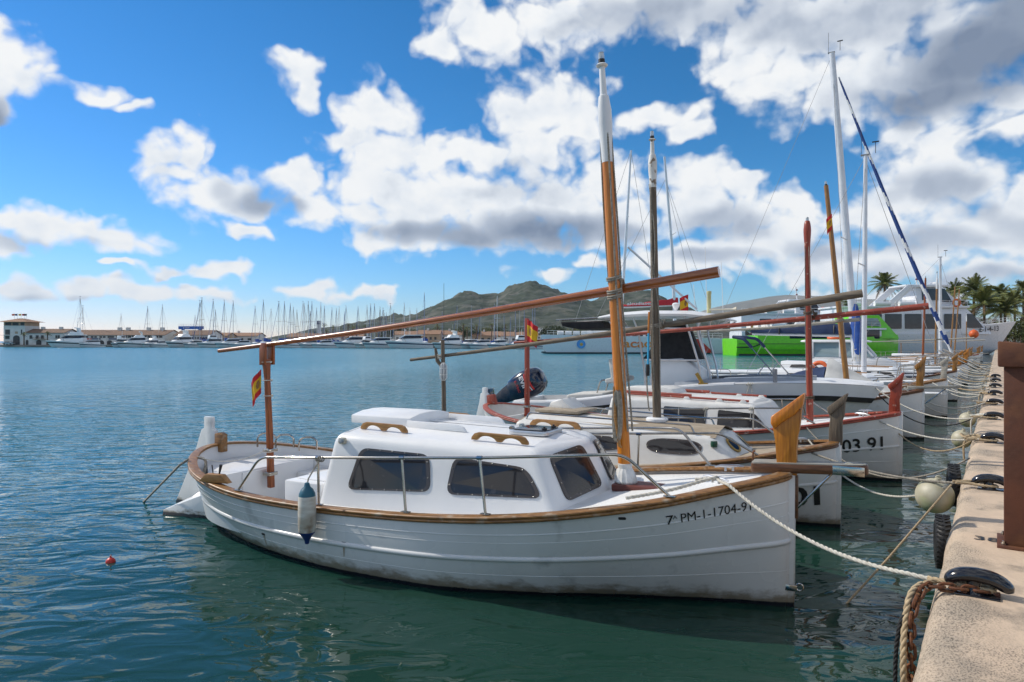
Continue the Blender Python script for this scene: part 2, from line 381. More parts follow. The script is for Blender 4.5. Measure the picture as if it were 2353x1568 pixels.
NAVY = mat('navy_canvas', (.010, .022, .070), (.016, .038, .105), rough=.72, scale=3, detail=4, bump=.03, bscale=3, bdetail=3)
NAVYGLOSS = mat('navy_cowling', (.006, .012, .030), (.010, .018, .042), rough=.14, scale=2, coat=.6)
CANVASW = mat('pale_grey_canvas', (.62, .61, .58), (.50, .49, .46), rough=.8, scale=2.5, detail=5, bump=.03, bscale=2.2, bdetail=3)
BLUEC = mat('blue_canvas', (.012, .055, .26), (.02, .085, .34), rough=.75, scale=4, bump=.02, bscale=4)
ROPEW = mat('white_rope', (.62, .59, .52), (.46, .43, .37), rough=.85, scale=30, detail=3)
ROPEG = mat('grey_rope', (.36, .325, .27), (.22, .195, .16), rough=.9, scale=30, detail=3)
ROPETAN = mat('tan_rope', (.48, .37, .23), (.33, .245, .15), rough=.9, scale=30, detail=3)
ROPEBLUE = mat('blue_rope', (.03, .28, .48), (.05, .36, .56), rough=.8, scale=30)
ROPEBLACK = mat('black_rope', (.015, .015, .016), (.03, .03, .03), rough=.9, scale=30)
RUST = mat('corten_rust', (.115, .036, .016), (.060, .021, .011), rough=.72, scale=3.2, detail=9, lo=.35, hi=.7, bump=.003, bscale=20, spots=((.19, .072, .024), 2.2, .54, .75))
RUSTCH = mat('rusty_chain', (.20, .070, .025), (.075, .030, .016), rough=.85, scale=26, detail=7, bump=.003, bscale=50, spots=((.33, .15, .05), 18, .58, .7))
FEND_W = mat('grimy_white_vinyl', (.66, .63, .56), (.46, .40, .32), rough=.5, scale=5, stretch=(1, 1, 3), detail=7, spots=((.25, .16, .10), 6, .60, .78))
FEND_B = mat('blue_vinyl', (.010, .025, .115), (.014, .035, .15), rough=.32, scale=5)
FEND_T = mat('teal_vinyl', (.010, .095, .15), (.02, .13, .18), rough=.4, scale=5)
BUOY = mat('beige_buoy_vinyl', (.50, .47, .36), (.36, .33, .22), rough=.5, scale=4, detail=7, spots=((.42, .46, .27), 3, .5, .65))
ORANGE = mat('orange_plastic', (.72, .13, .025), (.60, .10, .02), rough=.5, scale=6)
REDPL = mat('red_plastic', (.62, .035, .02), (.50, .03, .02), rough=.4, scale=6)
FLAGR = mat('flag_red_cloth', (.60, .020, .022), (.48, .014, .018), rough=.75, scale=5)
FLAGY = mat('flag_yellow_cloth', (.78, .47, .015), (.66, .38, .012), rough=.75, scale=5)
REDC = mat('red_boom_canvas', (.58, .018, .028), (.46, .014, .022), rough=.7, scale=3, bump=.02, bscale=3)
GREEN = mat('bright_green_paint', (.165, .62, .010), (.14, .54, .010), rough=.35, scale=2, detail=4)
GREEND = mat('darker_green_paint', (.10, .42, .008), (.085, .36, .008), rough=.35, scale=2)
LETTER = mat('black_lettering', (.008, .008, .009), (.018, .018, .018), rough=.45, scale=9)
LETTERW = mat('white_lettering', (.75, .75, .75), (.68, .68, .68), rough=.45, scale=9)
LETTERR = mat('red_lettering', (.60, .04, .03), (.50, .03, .03), rough=.45, scale=9)
LETTERO = mat('orange_lettering', (.75, .30, .04), (.70, .12, .05), rough=.45, scale=.35)
BRASS = mat('brass', (.48, .30, .08), (.36, .22, .06), rough=.35, metal=1.0, scale=9)
CREAM = mat('cream_plastic', (.62, .58, .46), (.52, .48, .37), rough=.5, scale=5)
PVCGREY = mat('grey_pvc', (.30, .30, .31), (.22, .22, .23), rough=.6, scale=5)
LENS = mat('clear_lamp_lens', (.75, .80, .84), (.60, .66, .70), rough=.08, scale=30, trans=.55, ior=1.45)
CERAMIC = mat('white_painted_boot', (.70, .70, .69), (.50, .49, .46), rough=.5, scale=10, detail=7)
TURQ = mat('turquoise_canvas', (.06, .42, .48), (.05, .36, .42), rough=.7, scale=4)

# ================================================================ mesh helpers
def V(*a): return np.array(a, float)

class MB:
    """collects faces; build() links them as one mesh object"""
    def __init__(self):
        self.v = []; self.f = []; self.m = []
    def add(self, vs, fs, m=0):
        o = len(self.v)
        self.v.extend([tuple(map(float, p)) for p in vs])
        for q in fs:
            self.f.append(tuple(i + o for i in q)); self.m.append(m)
        return self
    def box(self, c, s, rz=0.0, m=0, rot=None):
        hx, hy, hz = s[0] / 2, s[1] / 2, s[2] / 2
        vs = [(x, y, z) for z in (-hz, hz) for y in (-hy, hy) for x in (-hx, hx)]
        if rot is not None:
            vs = [rot @ Vector(p) for p in vs]
        elif rz:
            k, q = math.cos(rz), math.sin(rz)
            vs = [(x * k - y * q, x * q + y * k, z) for x, y, z in vs]
        vs = [(p[0] + c[0], p[1] + c[1], p[2] + c[2]) for p in vs]
        return self.add(vs, [(0, 2, 3, 1), (4, 5, 7, 6), (0, 1, 5, 4), (2, 6, 7, 3), (0, 4, 6, 2), (1, 3, 7, 5)], m)
    def hexa(self, lo, hi, m=0):
        """eight corners: four below, four above, both counter-clockwise"""
        return self.add(list(lo) + list(hi), [(3, 2, 1, 0), (4, 5, 6, 7), (0, 1, 5, 4), (1, 2, 6, 5), (2, 3, 7, 6), (3, 0, 4, 7)], m)
    def rings(self, rings, cap=True, closed=True, loop=False, m=0):
        n = len(rings[0]); vs = [p for r in rings for p in r]; fs = []
        K = len(rings)
        for i in range(K if loop else K - 1):
            a, b = i * n, ((i + 1) % K) * n
            for j in range(n if closed else n - 1):
                k = (j + 1) % n
                fs.append((a + j, a + k, b + k, b + j))
        if cap and not loop and closed:
            fs.append(tuple(range(n - 1, -1, -1))); fs.append(tuple((K - 1) * n + i for i in range(n)))
        return self.add(vs, fs, m)
    def tube(self, pts, r, n=8, cap=True, loop=False, m=0, flat=None):
        P = [np.array(p, float) for p in pts]; K = len(P)
        rr = list(r) if hasattr(r, '__len__') else [r] * K
        rings = []; nrm = None
        for i in range(K):
            if loop: t = P[(i + 1) % K] - P[i - 1]
            else: t = P[min(i + 1, K - 1)] - P[max(i - 1, 0)]
            t = t / (np.linalg.norm(t) + 1e-12)
            if nrm is None:
                a = V(0, 0, 1) if abs(t[2]) < .9 else V(1, 0, 0)
                nrm = np.cross(t, a)
            nrm = nrm - t * np.dot(nrm, t); nrm = nrm / (np.linalg.norm(nrm) + 1e-12)
            b = np.cross(t, nrm)
            fl = flat or (1, 1)
            rings.append([P[i] + rr[i] * (fl[0] * math.cos(2 * PI * j / n) * nrm + fl[1] * math.sin(2 * PI * j / n) * b) for j in range(n)])
        return self.rings(rings, cap=cap, loop=loop, m=m)
    def lathe(self, prof, c=(0, 0, 0), axis=(0, 0, 1), n=16, m=0, cap=True):
        ax = Vector(axis).normalized(); q = ax.to_track_quat('Z', 'Y')
        rings = [[tuple(q @ Vector((r * math.cos(2 * PI * j / n), r * math.sin(2 * PI * j / n), z)) + Vector(c)) for j in range(n)] for r, z in prof]
        return self.rings(rings, cap=cap, m=m)
    def prism(self, poly, frame, th, m=0):
        """poly in 2D; frame = (origin, ex, ey); extruded both ways along ex x ey by th/2"""
        o, ex, ey = [np.array(q, float) for q in frame]
        ez = np.cross(ex, ey); ez = ez / np.linalg.norm(ez)
        a = [o + ex * p[0] + ey * p[1] - ez * th / 2 for p in poly]
        b = [o + ex * p[0] + ey * p[1] + ez * th / 2 for p in poly]
        return self.rings([a, b], cap=True, m=m)
    def torus(self, c, Rr, r, axis=(0, 0, 1), n=20, k=8, m=0, sc=(1, 1)):
        q = Vector(axis).normalized().to_track_quat('Z', 'Y')
        pts = [tuple(q @ Vector((Rr * sc[0] * math.cos(2 * PI * i / n), Rr * sc[1] * math.sin(2 * PI * i / n), 0)) + Vector(c)) for i in range(n)]
        return self.tube(pts, r, n=k, loop=True, m=m)
    def build(self, name, material, parent=None, smooth=True, angle=40, bevel=0.0, seg=2, recalc=True, kind=None, label=None, weld=False):
        me = bpy.data.meshes.new(name)
        me.from_pydata(self.v, [], self.f)
        if bevel or recalc:
            bm = bmesh.new(); bm.from_mesh(me)
            if self.m and max(self.m) > 0:
                bm.faces.ensure_lookup_table()
                for fc, mi in zip(bm.faces, self.m): fc.material_index = mi
            if weld: bmesh.ops.remove_doubles(bm, verts=bm.verts, dist=1e-4)
            if bevel:
                es = [e for e in bm.edges if len(e.link_faces) == 2 and e.calc_face_angle(0) > R(28)]
                bmesh.ops.bevel(bm, geom=es, offset=bevel, segments=seg, affect='EDGES', clamp_overlap=True, profile=.5)
            if recalc: bmesh.ops.recalc_face_normals(bm, faces=bm.faces)
            bm.to_mesh(me); bm.free()
        ms = material if isinstance(material, (list, tuple)) else [material]
        for q in ms: me.materials.append(q)
        if not (bevel or recalc) and self.m and max(self.m) > 0:
            me.polygons.foreach_set('material_index', self.m)
        if smooth:
            me.polygons.foreach_set('use_smooth', [True] * len(me.polygons))
            try: me.set_sharp_from_angle(angle=R(angle))
            except Exception: pass
        me.update()
        o = bpy.data.objects.new(name, me)
        COL.objects.link(o)
        if parent is not None: o.parent = parent
        if kind: o['kind'] = kind
        if label: o['label'] = label
        return o

def tag(o, label, cat, group=None):
    o['label'] = label; o['category'] = cat
    if group: o['group'] = group
    return o

def thing(name, label, cat, loc=(0, 0, 0), rz=0.0, group=None):
    o = bpy.data.objects.new(name, None); COL.objects.link(o)
    o.empty_display_size = .3
    o.location = loc; o.rotation_euler = (0, 0, rz)
    return tag(o, label, cat, group)

def struct(o):
    o['kind'] = 'structure'; return o

def copy_tree(o, parent=None):
    c = o.copy(); COL.objects.link(c)
    c.parent = parent
    for ch in o.children: copy_tree(ch, c)
    return c

def spline(xs, ys, x):
    """smooth interpolation through the points (Catmull-Rom tangents)"""
    xs = np.asarray(xs, float); ys = np.asarray(ys, float)
    d = np.gradient(ys, xs)
    x = np.clip(np.asarray(x, float), xs[0], xs[-1])
    i = np.clip(np.searchsorted(xs, x) - 1, 0, len(xs) - 2)
    h = xs[i + 1] - xs[i]; t = (x - xs[i]) / h
    return (2 * t**3 - 3 * t**2 + 1) * ys[i] + (t**3 - 2 * t**2 + t) * h * d[i] + (-2 * t**3 + 3 * t**2) * ys[i + 1] + (t**3 - t**2) * h * d[i + 1]

def curve_pts(pts, n):
    """smooth polyline through 3D points"""
    P = np.array(pts, float); k = np.arange(len(P)); s = np.linspace(0, len(P) - 1, n)
    if len(P) == 2: return [P[0] + (P[1] - P[0]) * q for q in np.linspace(0, 1, n)]
    return list(np.stack([spline(k, P[:, j], s) for j in range(3)], 1))

def sag(a, b, drop, n=24):
    a, b = np.array(a, float), np.array(b, float)
    return [a + (b - a) * t - V(0, 0, 4 * drop * t * (1 - t)) for t in np.linspace(0, 1, n)]

def rope(mb, pts, r, twist=True, strands=3, pitch=None, n=5, m=0):
    """three strand laid rope along a polyline (or a plain tube)"""
    P = [np.array(p, float) for p in pts]
    if not twist:
        return mb.tube(P, r, n=6, m=m)
    pitch = pitch or r * 7.5
    seg = [np.linalg.norm(P[i + 1] - P[i]) for i in range(len(P) - 1)]
    L = sum(seg); cum = np.concatenate([[0], np.cumsum(seg)])
    N = max(8, int(L / pitch * 7)); N = min(N, 700)
    s = np.linspace(0, L, N)
    A = np.array(P); Q = np.stack([np.interp(s, cum, A[:, j]) for j in range(3)], 1)
    T = np.gradient(Q, axis=0); T /= (np.linalg.norm(T, axis=1)[:, None] + 1e-12)
    up = V(0, 0, 1) if abs(T[0][2]) < .9 else V(1, 0, 0)
    nr = np.cross(T[0], up); nr /= np.linalg.norm(nr)
    frames = []
    for t in T:
        nr = nr - t * np.dot(nr, t); nr = nr / (np.linalg.norm(nr) + 1e-12)
        frames.append((nr, np.cross(t, nr)))
    for k in range(strands):
        ph = 2 * PI * k / strands
        pts2 = [Q[i] + .5 * r * (math.cos(2 * PI * s[i] / pitch + ph) * frames[i][0] + math.sin(2 * PI * s[i] / pitch + ph) * frames[i][1]) for i in range(N)]
        mb.tube(pts2, r * .56, n=n, m=m)
    return mb

_font_cache = {}
def text_mesh(s, height=1.0, width=None, bold=0.0):
    """2D vertices and faces of a word, origin at lower left, cap height as asked"""
    key = (s, bold)
    if key not in _font_cache:
        cu = bpy.data.curves.new('t', 'FONT'); cu.body = s; cu.size = 1.0; cu.resolution_u = 3; cu.offset = bold
        ob = bpy.data.objects.new('t', cu); COL.objects.link(ob)
        dg = bpy.context.evaluated_depsgraph_get()
        me = bpy.data.meshes.new_from_object(ob.evaluated_get(dg))
        vs = [(v.co.x, v.co.y) for v in me.vertices]; fs = [tuple(p.vertices) for p in me.polygons]
        bpy.data.objects.remove(ob); bpy.data.curves.remove(cu); bpy.data.meshes.remove(me)
        _font_cache[key] = (vs, fs)
    vs, fs = _font_cache[key]
    x0 = min(p[0] for p in vs); x1 = max(p[0] for p in vs); y0 = min(p[1] for p in vs); y1 = max(p[1] for p in vs)
    sy = height / (y1 - y0); sx = (width / (x1 - x0)) if width else sy
    return [((p[0] - x0) * sx, (p[1] - y0) * sy) for p in vs], fs

def lettering(s, mapf, height, width, material, parent=None, name='lettering', bold=0.0):
    vs, fs = text_mesh(s, height, width, bold)
    mb = MB(); mb.add([mapf(x, y) for x, y in vs], fs)
    return mb.build(name, material, parent, smooth=False, recalc=False)

def rounded(poly, r, seg=5):
    """round the corners of a 2D polygon"""
    out = []; n = len(poly)
    for i in range(n):
        p0, p, p1 = [np.array(poly[k % n], float) for k in (i - 1, i, i + 1)]
        a = p0 - p; b = p1 - p; la, lb = np.linalg.norm(a), np.linalg.norm(b)
        q = min(r, la * .48, lb * .48); A = p + a / la * q; B = p + b / lb * q
        for k in range(seg + 1):
            t = k / seg; out.append(tuple((1 - t)**2 * A + 2 * t * (1 - t) * p + t * t * B))
    return out

def at(x, y, depth):
    """a point seen in the direction of picture point (x, y) at a given distance along the view"""
    return V((x - CXP) / FPX * depth, depth, EYE - (y - CYP) / FPX * depth)

def ground(x, y, z=0.0):
    d = FPX * (EYE - z) / (y - CYP)
    return V((x - CXP) / FPX * d, d, z)

# ================================================================ water
def water_mat():
    m = bpy.data.materials.new('harbour_water'); m.use_nodes = True
    t = m.node_tree; b = t.nodes['Principled BSDF']
    b.inputs['Roughness'].default_value = .025; b.inputs['IOR'].default_value = 1.333; b.inputs['Specular IOR Level'].default_value = .5
    tc = nd(t, 'ShaderNodeTexCoord')
    L = t.links.new
    # body colour: green murk with bluer patches
    dq = nd(t, 'ShaderNodeVectorMath', operation='DOT_PRODUCT'); dq.inputs[1].default_value = (-.8151, .5793, 0); L(tc.outputs['Object'], dq.inputs[0])
    cn = nd(t, 'ShaderNodeMapRange', interpolation_type='SMOOTHSTEP'); cn.inputs[1].default_value = 4.5; cn.inputs[2].default_value = 24.0; L(dq.outputs['Value'], cn.inputs[0])
    cr = nd(t, 'ShaderNodeMix'); cr.data_type = 'RGBA'                  # murky green by the quay, clearer blue in the open basin
    cr.inputs[6].default_value = (.011, .043, .031, 1); cr.inputs[7].default_value = (.005, .150, .205, 1)
    L(cn.outputs[0], cr.inputs[0]); L(cr.outputs[2], b.inputs['Base Color'])
    # wavelets too fine to resolve in the windier open basin
    rg = nd(t, 'ShaderNodeMapRange', interpolation_type='SMOOTHSTEP'); rg.inputs[1].default_value = 8.0; rg.inputs[2].default_value = 70.0; rg.inputs[3].default_value = .025; rg.inputs[4].default_value = .24
    L(dq.outputs['Value'], rg.inputs[0]); L(rg.outputs[0], b.inputs['Roughness'])
    def wave(scale, stretch, rot, detail, rough=.5, dist=0.0):
        mp = nd(t, 'ShaderNodeMapping'); mp.inputs['Scale'].default_value = stretch; mp.inputs['Rotation'].default_value = (0, 0, R(rot))
        L(tc.outputs['Object'], mp.inputs['Vector'])
        w = nd(t, 'ShaderNodeTexNoise', noise_dimensions='2D'); w.inputs['Scale'].default_value = scale; w.inputs['Detail'].default_value = detail
        w.inputs['Roughness'].default_value = rough; w.inputs['Distortion'].default_value = dist
        L(mp.outputs[0], w.inputs['Vector'])
        return w.outputs['Fac']
    # wind patches, calmer and rougher
    patch = wave(.10, (1, 1, 1), 0, 2)
    pm = nd(t, 'ShaderNodeMapRange'); pm.inputs[1].default_value = .35; pm.inputs[2].default_value = .65; pm.inputs[3].default_value = .55; pm.inputs[4].default_value = 1.25
    L(patch, pm.inputs[0])
    def mul(a, k):
        q = nd(t, 'ShaderNodeMath', operation='MULTIPLY'); L(a, q.inputs[0])
        if isinstance(k, (int, float)): q.inputs[1].default_value = k
        else: L(k, q.inputs[1])
        return q.outputs[0]
    def addn(a, c):
        q = nd(t, 'ShaderNodeMath', operation='ADD'); L(a, q.inputs[0]); L(c, q.inputs[1]); return q.outputs[0]
    # sheltered water among the moored boats is smoother than the open basin
    sp = nd(t, 'ShaderNodeVectorMath', operation='DOT_PRODUCT'); sp.inputs[1].default_value = (-.8151, .5793, 0)
    L(tc.outputs['Object'], sp.inputs[0])
    sm = nd(t, 'ShaderNodeMapRange', interpolation_type='SMOOTHSTEP'); sm.inputs[1].default_value = 2.0; sm.inputs[2].default_value = 26.0; sm.inputs[3].default_value = .55; sm.inputs[4].default_value = 2.0
    L(sp.outputs['Value'], sm.inputs[0])
    h = mul(wave(.55, (1, 1.6, 1), 20, 1, dist=.4), .060)
    h = addn(h, mul(wave(1.7, (1, 2.1, 1), -14, 1.5, dist=.6), .036))
    fr = nd(t, 'ShaderNodeMapRange', interpolation_type='SMOOTHSTEP'); fr.inputs[1].default_value = 3.0; fr.inputs[2].default_value = 16.0; fr.inputs[3].default_value = .22; fr.inputs[4].default_value = 1.3
    L(sp.outputs['Value'], fr.inputs[0])
    h = addn(h, mul(mul(mul(wave(5.0, (1, 1.7, 1), 12, 2, dist=.5), .0075), pm.outputs[0]), fr.outputs[0]))
    h = mul(h, sm.outputs[0])
    bp = nd(t, 'ShaderNodeBump'); bp.inputs['Strength'].default_value = 1.0; bp.inputs['Distance'].default_value = 1.0
    L(h, bp.inputs['Height']); L(bp.outputs[0], b.inputs['Normal'])
    return m

wm_ = MB()
wm_.add([(-9000, -60, 0), (9000, -60, 0), (9000, 8180, 0), (-9000, 8180, 0)], [(0, 1, 2, 3)])
struct(wm_.build('water', water_mat(), smooth=False, recalc=False))

# ================================================================ quay
QA = R(35.4)
Q0 = V(2.961, 4.773, 0); QD = V(math.sin(QA), math.cos(QA), 0); QN = V(-math.cos(QA), math.sin(QA), 0); QZ = .9
QRZ = PI / 2 - QA
def Q(s, t, z=QZ): return Q0 + QD * s + QN * t + V(0, 0, z)
BRZ = QRZ + PI / 2       # a boat moored square to the quay: local x runs from bow to stern, local y to the near side

def concrete():
    m = mat('quay_concrete', (.63, .48, .345), (.50, .38, .275), rough=.85, scale=1.6, detail=9, lo=.3, hi=.7, bump=.010, bscale=14, bdetail=9, spots=((.22, .18, .14), 2.6, .50, .70))
    t = m.node_tree; b = t.nodes['Principled BSDF']; base = b.inputs['Base Color'].links[0].from_socket
    tc = nd(t, 'ShaderNodeTexCoord')
    # fine dark pitting
    nz = nd(t, 'ShaderNodeTexNoise'); nz.inputs['Scale'].default_value = 62; nz.inputs['Detail'].default_value = 9; nz.inputs['Roughness'].default_value = .62
    mp = nd(t, 'ShaderNodeMapping'); mp.inputs['Scale'].default_value = (1, 1.6, 1); t.links.new(tc.outputs['Object'], mp.inputs['Vector']); t.links.new(mp.outputs[0], nz.inputs['Vector'])
    mr = nd(t, 'ShaderNodeMapRange'); mr.inputs[1].default_value = .47; mr.inputs[2].default_value = .63
    t.links.new(nz.outputs['Fac'], mr.inputs[0])
    n2 = nd(t, 'ShaderNodeTexNoise'); n2.inputs['Scale'].default_value = 1.3; n2.inputs['Detail'].default_value = 5; t.links.new(tc.outputs['Object'], n2.inputs['Vector'])
    m2 = nd(t, 'ShaderNodeMapRange'); m2.inputs[1].default_value = .46; m2.inputs[2].default_value = .60; m2.inputs[4].default_value = .92; t.links.new(n2.outputs['Fac'], m2.inputs[0])
    mu = nd(t, 'ShaderNodeMath', operation='MULTIPLY'); t.links.new(mr.outputs[0], mu.inputs[0]); t.links.new(m2.outputs[0], mu.inputs[1])
    mx = nd(t, 'ShaderNodeMix'); mx.data_type = 'RGBA'; mx.inputs[7].default_value = (.095, .078, .060, 1)
    t.links.new(mu.outputs[0], mx.inputs[0]); t.links.new(base, mx.inputs[6])
    # weed and damp below the lip
    sp = nd(t, 'ShaderNodeSeparateXYZ'); t.links.new(tc.outputs['Object'], sp.inputs[0])
    z2 = nd(t, 'ShaderNodeMath', operation='MULTIPLY_ADD'); z2.inputs[1].default_value = .5; t.links.new(n2.outputs['Fac'], z2.inputs[0]); t.links.new(sp.outputs[2], z2.inputs[2])
    wr = nd(t, 'ShaderNodeMapRange'); wr.inputs[1].default_value = .85; wr.inputs[2].default_value = .45; t.links.new(z2.outputs[0], wr.inputs[0])
    mw = nd(t, 'ShaderNodeMix'); mw.data_type = 'RGBA'; mw.inputs[7].default_value = (.028, .026, .018, 1)
    t.links.new(wr.outputs[0], mw.inputs[0]); t.links.new(mx.outputs[2], mw.inputs[6])
    # weathered grey brown band along the lip, broken up
    ed = nd(t, 'ShaderNodeMath', operation='MULTIPLY_ADD'); ed.inputs[1].default_value = .75; t.links.new(n2.outputs['Fac'], ed.inputs[0]); t.links.new(sp.outputs[1], ed.inputs[2])
    er = nd(t, 'ShaderNodeMapRange', interpolation_type='SMOOTHSTEP'); er.inputs[1].default_value = .02; er.inputs[2].default_value = .36; er.inputs[4].default_value = .62; t.links.new(ed.outputs[0], er.inputs[0])
    me = nd(t, 'ShaderNodeMix'); me.data_type = 'RGBA'
    gb = nd(t, 'ShaderNodeMix'); gb.data_type = 'RGBA'; gb.inputs[6].default_value = (.46, .38, .29, 1); gb.inputs[7].default_value = (.10, .085, .066, 1); t.links.new(mr.outputs[0], gb.inputs[0])
    t.links.new(er.outputs[0], me.inputs[0]); t.links.new(mw.outputs[2], me.inputs[6]); t.links.new(gb.outputs[2], me.inputs[7])
    t.links.new(me.outputs[2], b.inputs['Base Color'])
    return m
CONC = concrete()

def build_quay():
    rng = np.random.RandomState(3)
    # profile from the foot of the wall over the rounded lip to the promenade
    prof = [(.02, -1.5), (.02, .2), (.015, .62), (0, .74), (-.012, .80), (-.035, .85), (-.07, .882), (-.12, .897), (-.2, .9), (-.45, .902), (-1.0, .905), (-2.5, .91), (-6, .915), (-45, .93)]
    ss = np.concatenate([np.arange(-7, 14, .10), np.arange(14, 40, .4), np.arange(40, 190, 3)])
    nz = rng.randn(len(ss), len(prof)); k = np.ones(5) / 5
    for j in range(len(prof)): nz[:, j] = np.convolve(nz[:, j], k, 'same')
    rings = []
    for i, s in enumerate(ss):
        ring = []
        for j, (t, z) in enumerate(prof):
            w = .012 if 3 <= j <= 8 else (.004 if j in (9, 10) else 0)
            ring.append((s, t + nz[i, j] * w, z + nz[i, (j + 3) % len(prof)] * w * .6))
        rings.append(ring)
    mb = MB(); mb.rings(rings, closed=False, cap=False)
    o = mb.build('quay', CONC, angle=60)
    o.location = tuple(Q0); o.rotation_euler = (0, 0, QRZ)
    return struct(o)
build_quay()

def on_quay(o, s, t, z=QZ, rot=0.0):
    p = Q(s, t, z); o.location = tuple(p); o.rotation_euler = (0, 0, QRZ + rot); return o

# --- black mooring horns (one proto, copied along the edge)
def make_cleat(name, label, group):
    c = thing(name, label, 'mooring cleat', group=group)
    mb = MB()
    pts = [(0, .17, .045), (0, .135, .085), (0, .08, .112), (0, 0, .122), (0, -.09, .108), (0, -.15, .075), (0, -.185, .050)]
    P = curve_pts(pts, 19)
    rr = [.050 * math.sqrt(max(.02, 1 - abs(2 * i / 18 - 1)**3.2)) + .004 for i in range(19)]
    mb.tube(P, rr, n=14, flat=(1.15, .85)); mb.build('horn', BLACKG, c)
    b = MB(); b.lathe([(.075, -.004), (.075, .012), (.055, .03), (.042, .06), (.046, .10)], (0, .02, 0), n=14); b.build('post', BLACKG, c)
    p = MB(); p.box((0, .0, .006), (.17, .24, .014)); p.build('base_plate', BLACKG, c, bevel=.004)
    return c
CLEATS = [(-.39, -.25), (3.38, -.30), (7.5, -.31), (11.4, -.30), (15.3, -.30), (19.0, -.30), (23.0, -.30), (27.0, -.3), (31.0, -.3)]
_labs = ['large black mooring cleat with rusty chain in the foreground of the quay', 'black mooring cleat beside the beige round fender', 'black mooring cleat on the quay, third from the foreground']
cleat0 = make_cleat('mooring_cleat', _labs[0], 'black cleats along the quay edge')
on_quay(cleat0, *CLEATS[0])
for i, (s, t) in enumerate(CLEATS[1:], 1):
    c = copy_tree(cleat0); on_quay(c, s, t, rot=R(random.uniform(-8, 8)))
    c['label'] = _labs[i] if i < 3 else 'small far black mooring cleat, %s from the foreground in the receding row' % 'fourth fifth sixth seventh eighth ninth'.split()[i - 3]

def rope_heap(s, seed, label):
    rng = random.Random(seed); pts = []
    for k in range(46):
        a = k * .62 + rng.uniform(-.25, .25); q = rng.uniform(.07, .17)
        pts.append(Q(s + q * math.cos(a) * 1.3, -.12 + q * math.sin(a) * 1.1 + (.10 if k > 38 else 0), .925 + .05 * rng.random() * (k / 46)))
    pts += [Q(s + .1, .05, .91), Q(s + .05, .10, .78), Q(s + .02, .09, .5)]
    mb = MB(); mb.tube(curve_pts(pts, 130), .017, n=6); tag(mb.build('rope_heap', (ROPETAN, ROPEW, ROPEG)[seed % 3], None), label, 'rope', 'heaps of rope on the quay')
for i, (s, t) in enumerate(CLEATS[2:9]):
    rope_heap(s + .35, i, 'tangled rope heap on the quay beside cleat %s counted from the foreground' % ('three', 'four', 'five', 'six', 'seven', 'eight', 'nine')[i])
# --- rusty service pedestals
def make_pedestal(name, label):
    c = thing(name, label, 'service pedestal', group='rusty pedestals on the quay')
    b = MB(); b.box((.2, -.2, .012), (.42, .42, .024)); bp = b.build('base_plate', RUST, c, bevel=.004)
    for dx in (.03, .37):
        for dy in (-.03, -.37):
            w = MB(); w.lathe([(.016, 0), (.016, .014), (.009, .016), (.009, .03)], (dx, dy, .024), n=6); w.build('bolt', STEEL, bp)
    s = MB(); s.box((.2, -.2, .72), (.33, .33, 1.40)); s.build('column', RUST, c, bevel=.008)
    h = MB()
    x0, x1, y0, y1 = -.005, .405, -.41, .005
    h.hexa([(x0, y1, 1.40), (x0, y0, 1.40), (x1, y0, 1.40), (x1, y1, 1.40)], [(x0, y1, 1.60), (x0, y0, 1.55), (x1, y0, 1.55), (x1, y1, 1.60)])
    h.build('head', RUST, c, bevel=.012)
    pl = MB(); pl.box((.032, -.225, 1.20), (.006, .115, .20)); p = pl.build('sign_plate', LETTERW, c, bevel=.002)
    rg = MB(); rg.torus((.027, -.225, 1.20), .042, .007, axis=(1, 0, 0), n=24, k=6); rg.build('ring_mark', BLUEC, p)
    return c
ped = make_pedestal('service_pedestal', 'tall rusty steel service pedestal at the right edge of the quay')
on_quay(ped, .87, -.36)
p2 = copy_tree(ped); on_quay(p2, 14.2, -.50); p2['label'] = 'distant rusty steel pedestal seen behind the near one'
for ch in p2.children:
    ch.scale = (1.3, 1.0, 1.0)

# --- worn number on the concrete
lettering('38', lambda x, y: tuple(Q(1.03 + y, -.20 - x, .9065)), .13, .17, LETTER, bpy.data.objects['quay'] if False else None, name='painted_number', bold=.01)
_n = bpy.data.objects['painted_number']; tag(_n, 'worn black number 38 stencilled on the concrete quay', 'number')

# --- tyre fenders on the quay wall
def make_tyre(name, label, s, z, Rr=.27):
    c = thing(name, label, 'tyre', group='tyres hung on the quay wall')
    prof = []
    for k in range(13):
        a = -PI * .80 + k / 12 * PI * 1.60
        prof.append((Rr - .085 + .085 * math.cos(a), .075 * math.sin(a)))
    mb = MB(); n = 30
    rings = [[(r * math.cos(2 * PI * i / n), y, r * math.sin(2 * PI * i / n)) for r, y in prof] for i in range(n)]
    mb.rings(rings, closed=False, cap=False, loop=True); o = mb.build('casing', BLACK, c)
    tr = MB()
    for i in range(34):
        a = 2 * PI * i / 34
        rot = Matrix.Rotation(-a, 3, 'Y')
        for y, dy in ((-.035, .4), (.035, -.4)):
            tr.box(tuple(rot @ Vector((Rr + .001, y, 0))), (.012, .055, .020), rot=rot @ Matrix.Rotation(dy, 3, 'X'))
    tr.build('tread_blocks', BLACK, o, kind='stuff', smooth=False)
    on_quay(c, s, .11, z, rot=R(6)); return c
make_tyre('tyre_fender', 'black tyre on the quay wall below the beige round fender', 2.75, .42)
make_tyre('tyre_fender', 'black tyre on the quay wall just beyond the beige round fender', 5.0, .62)

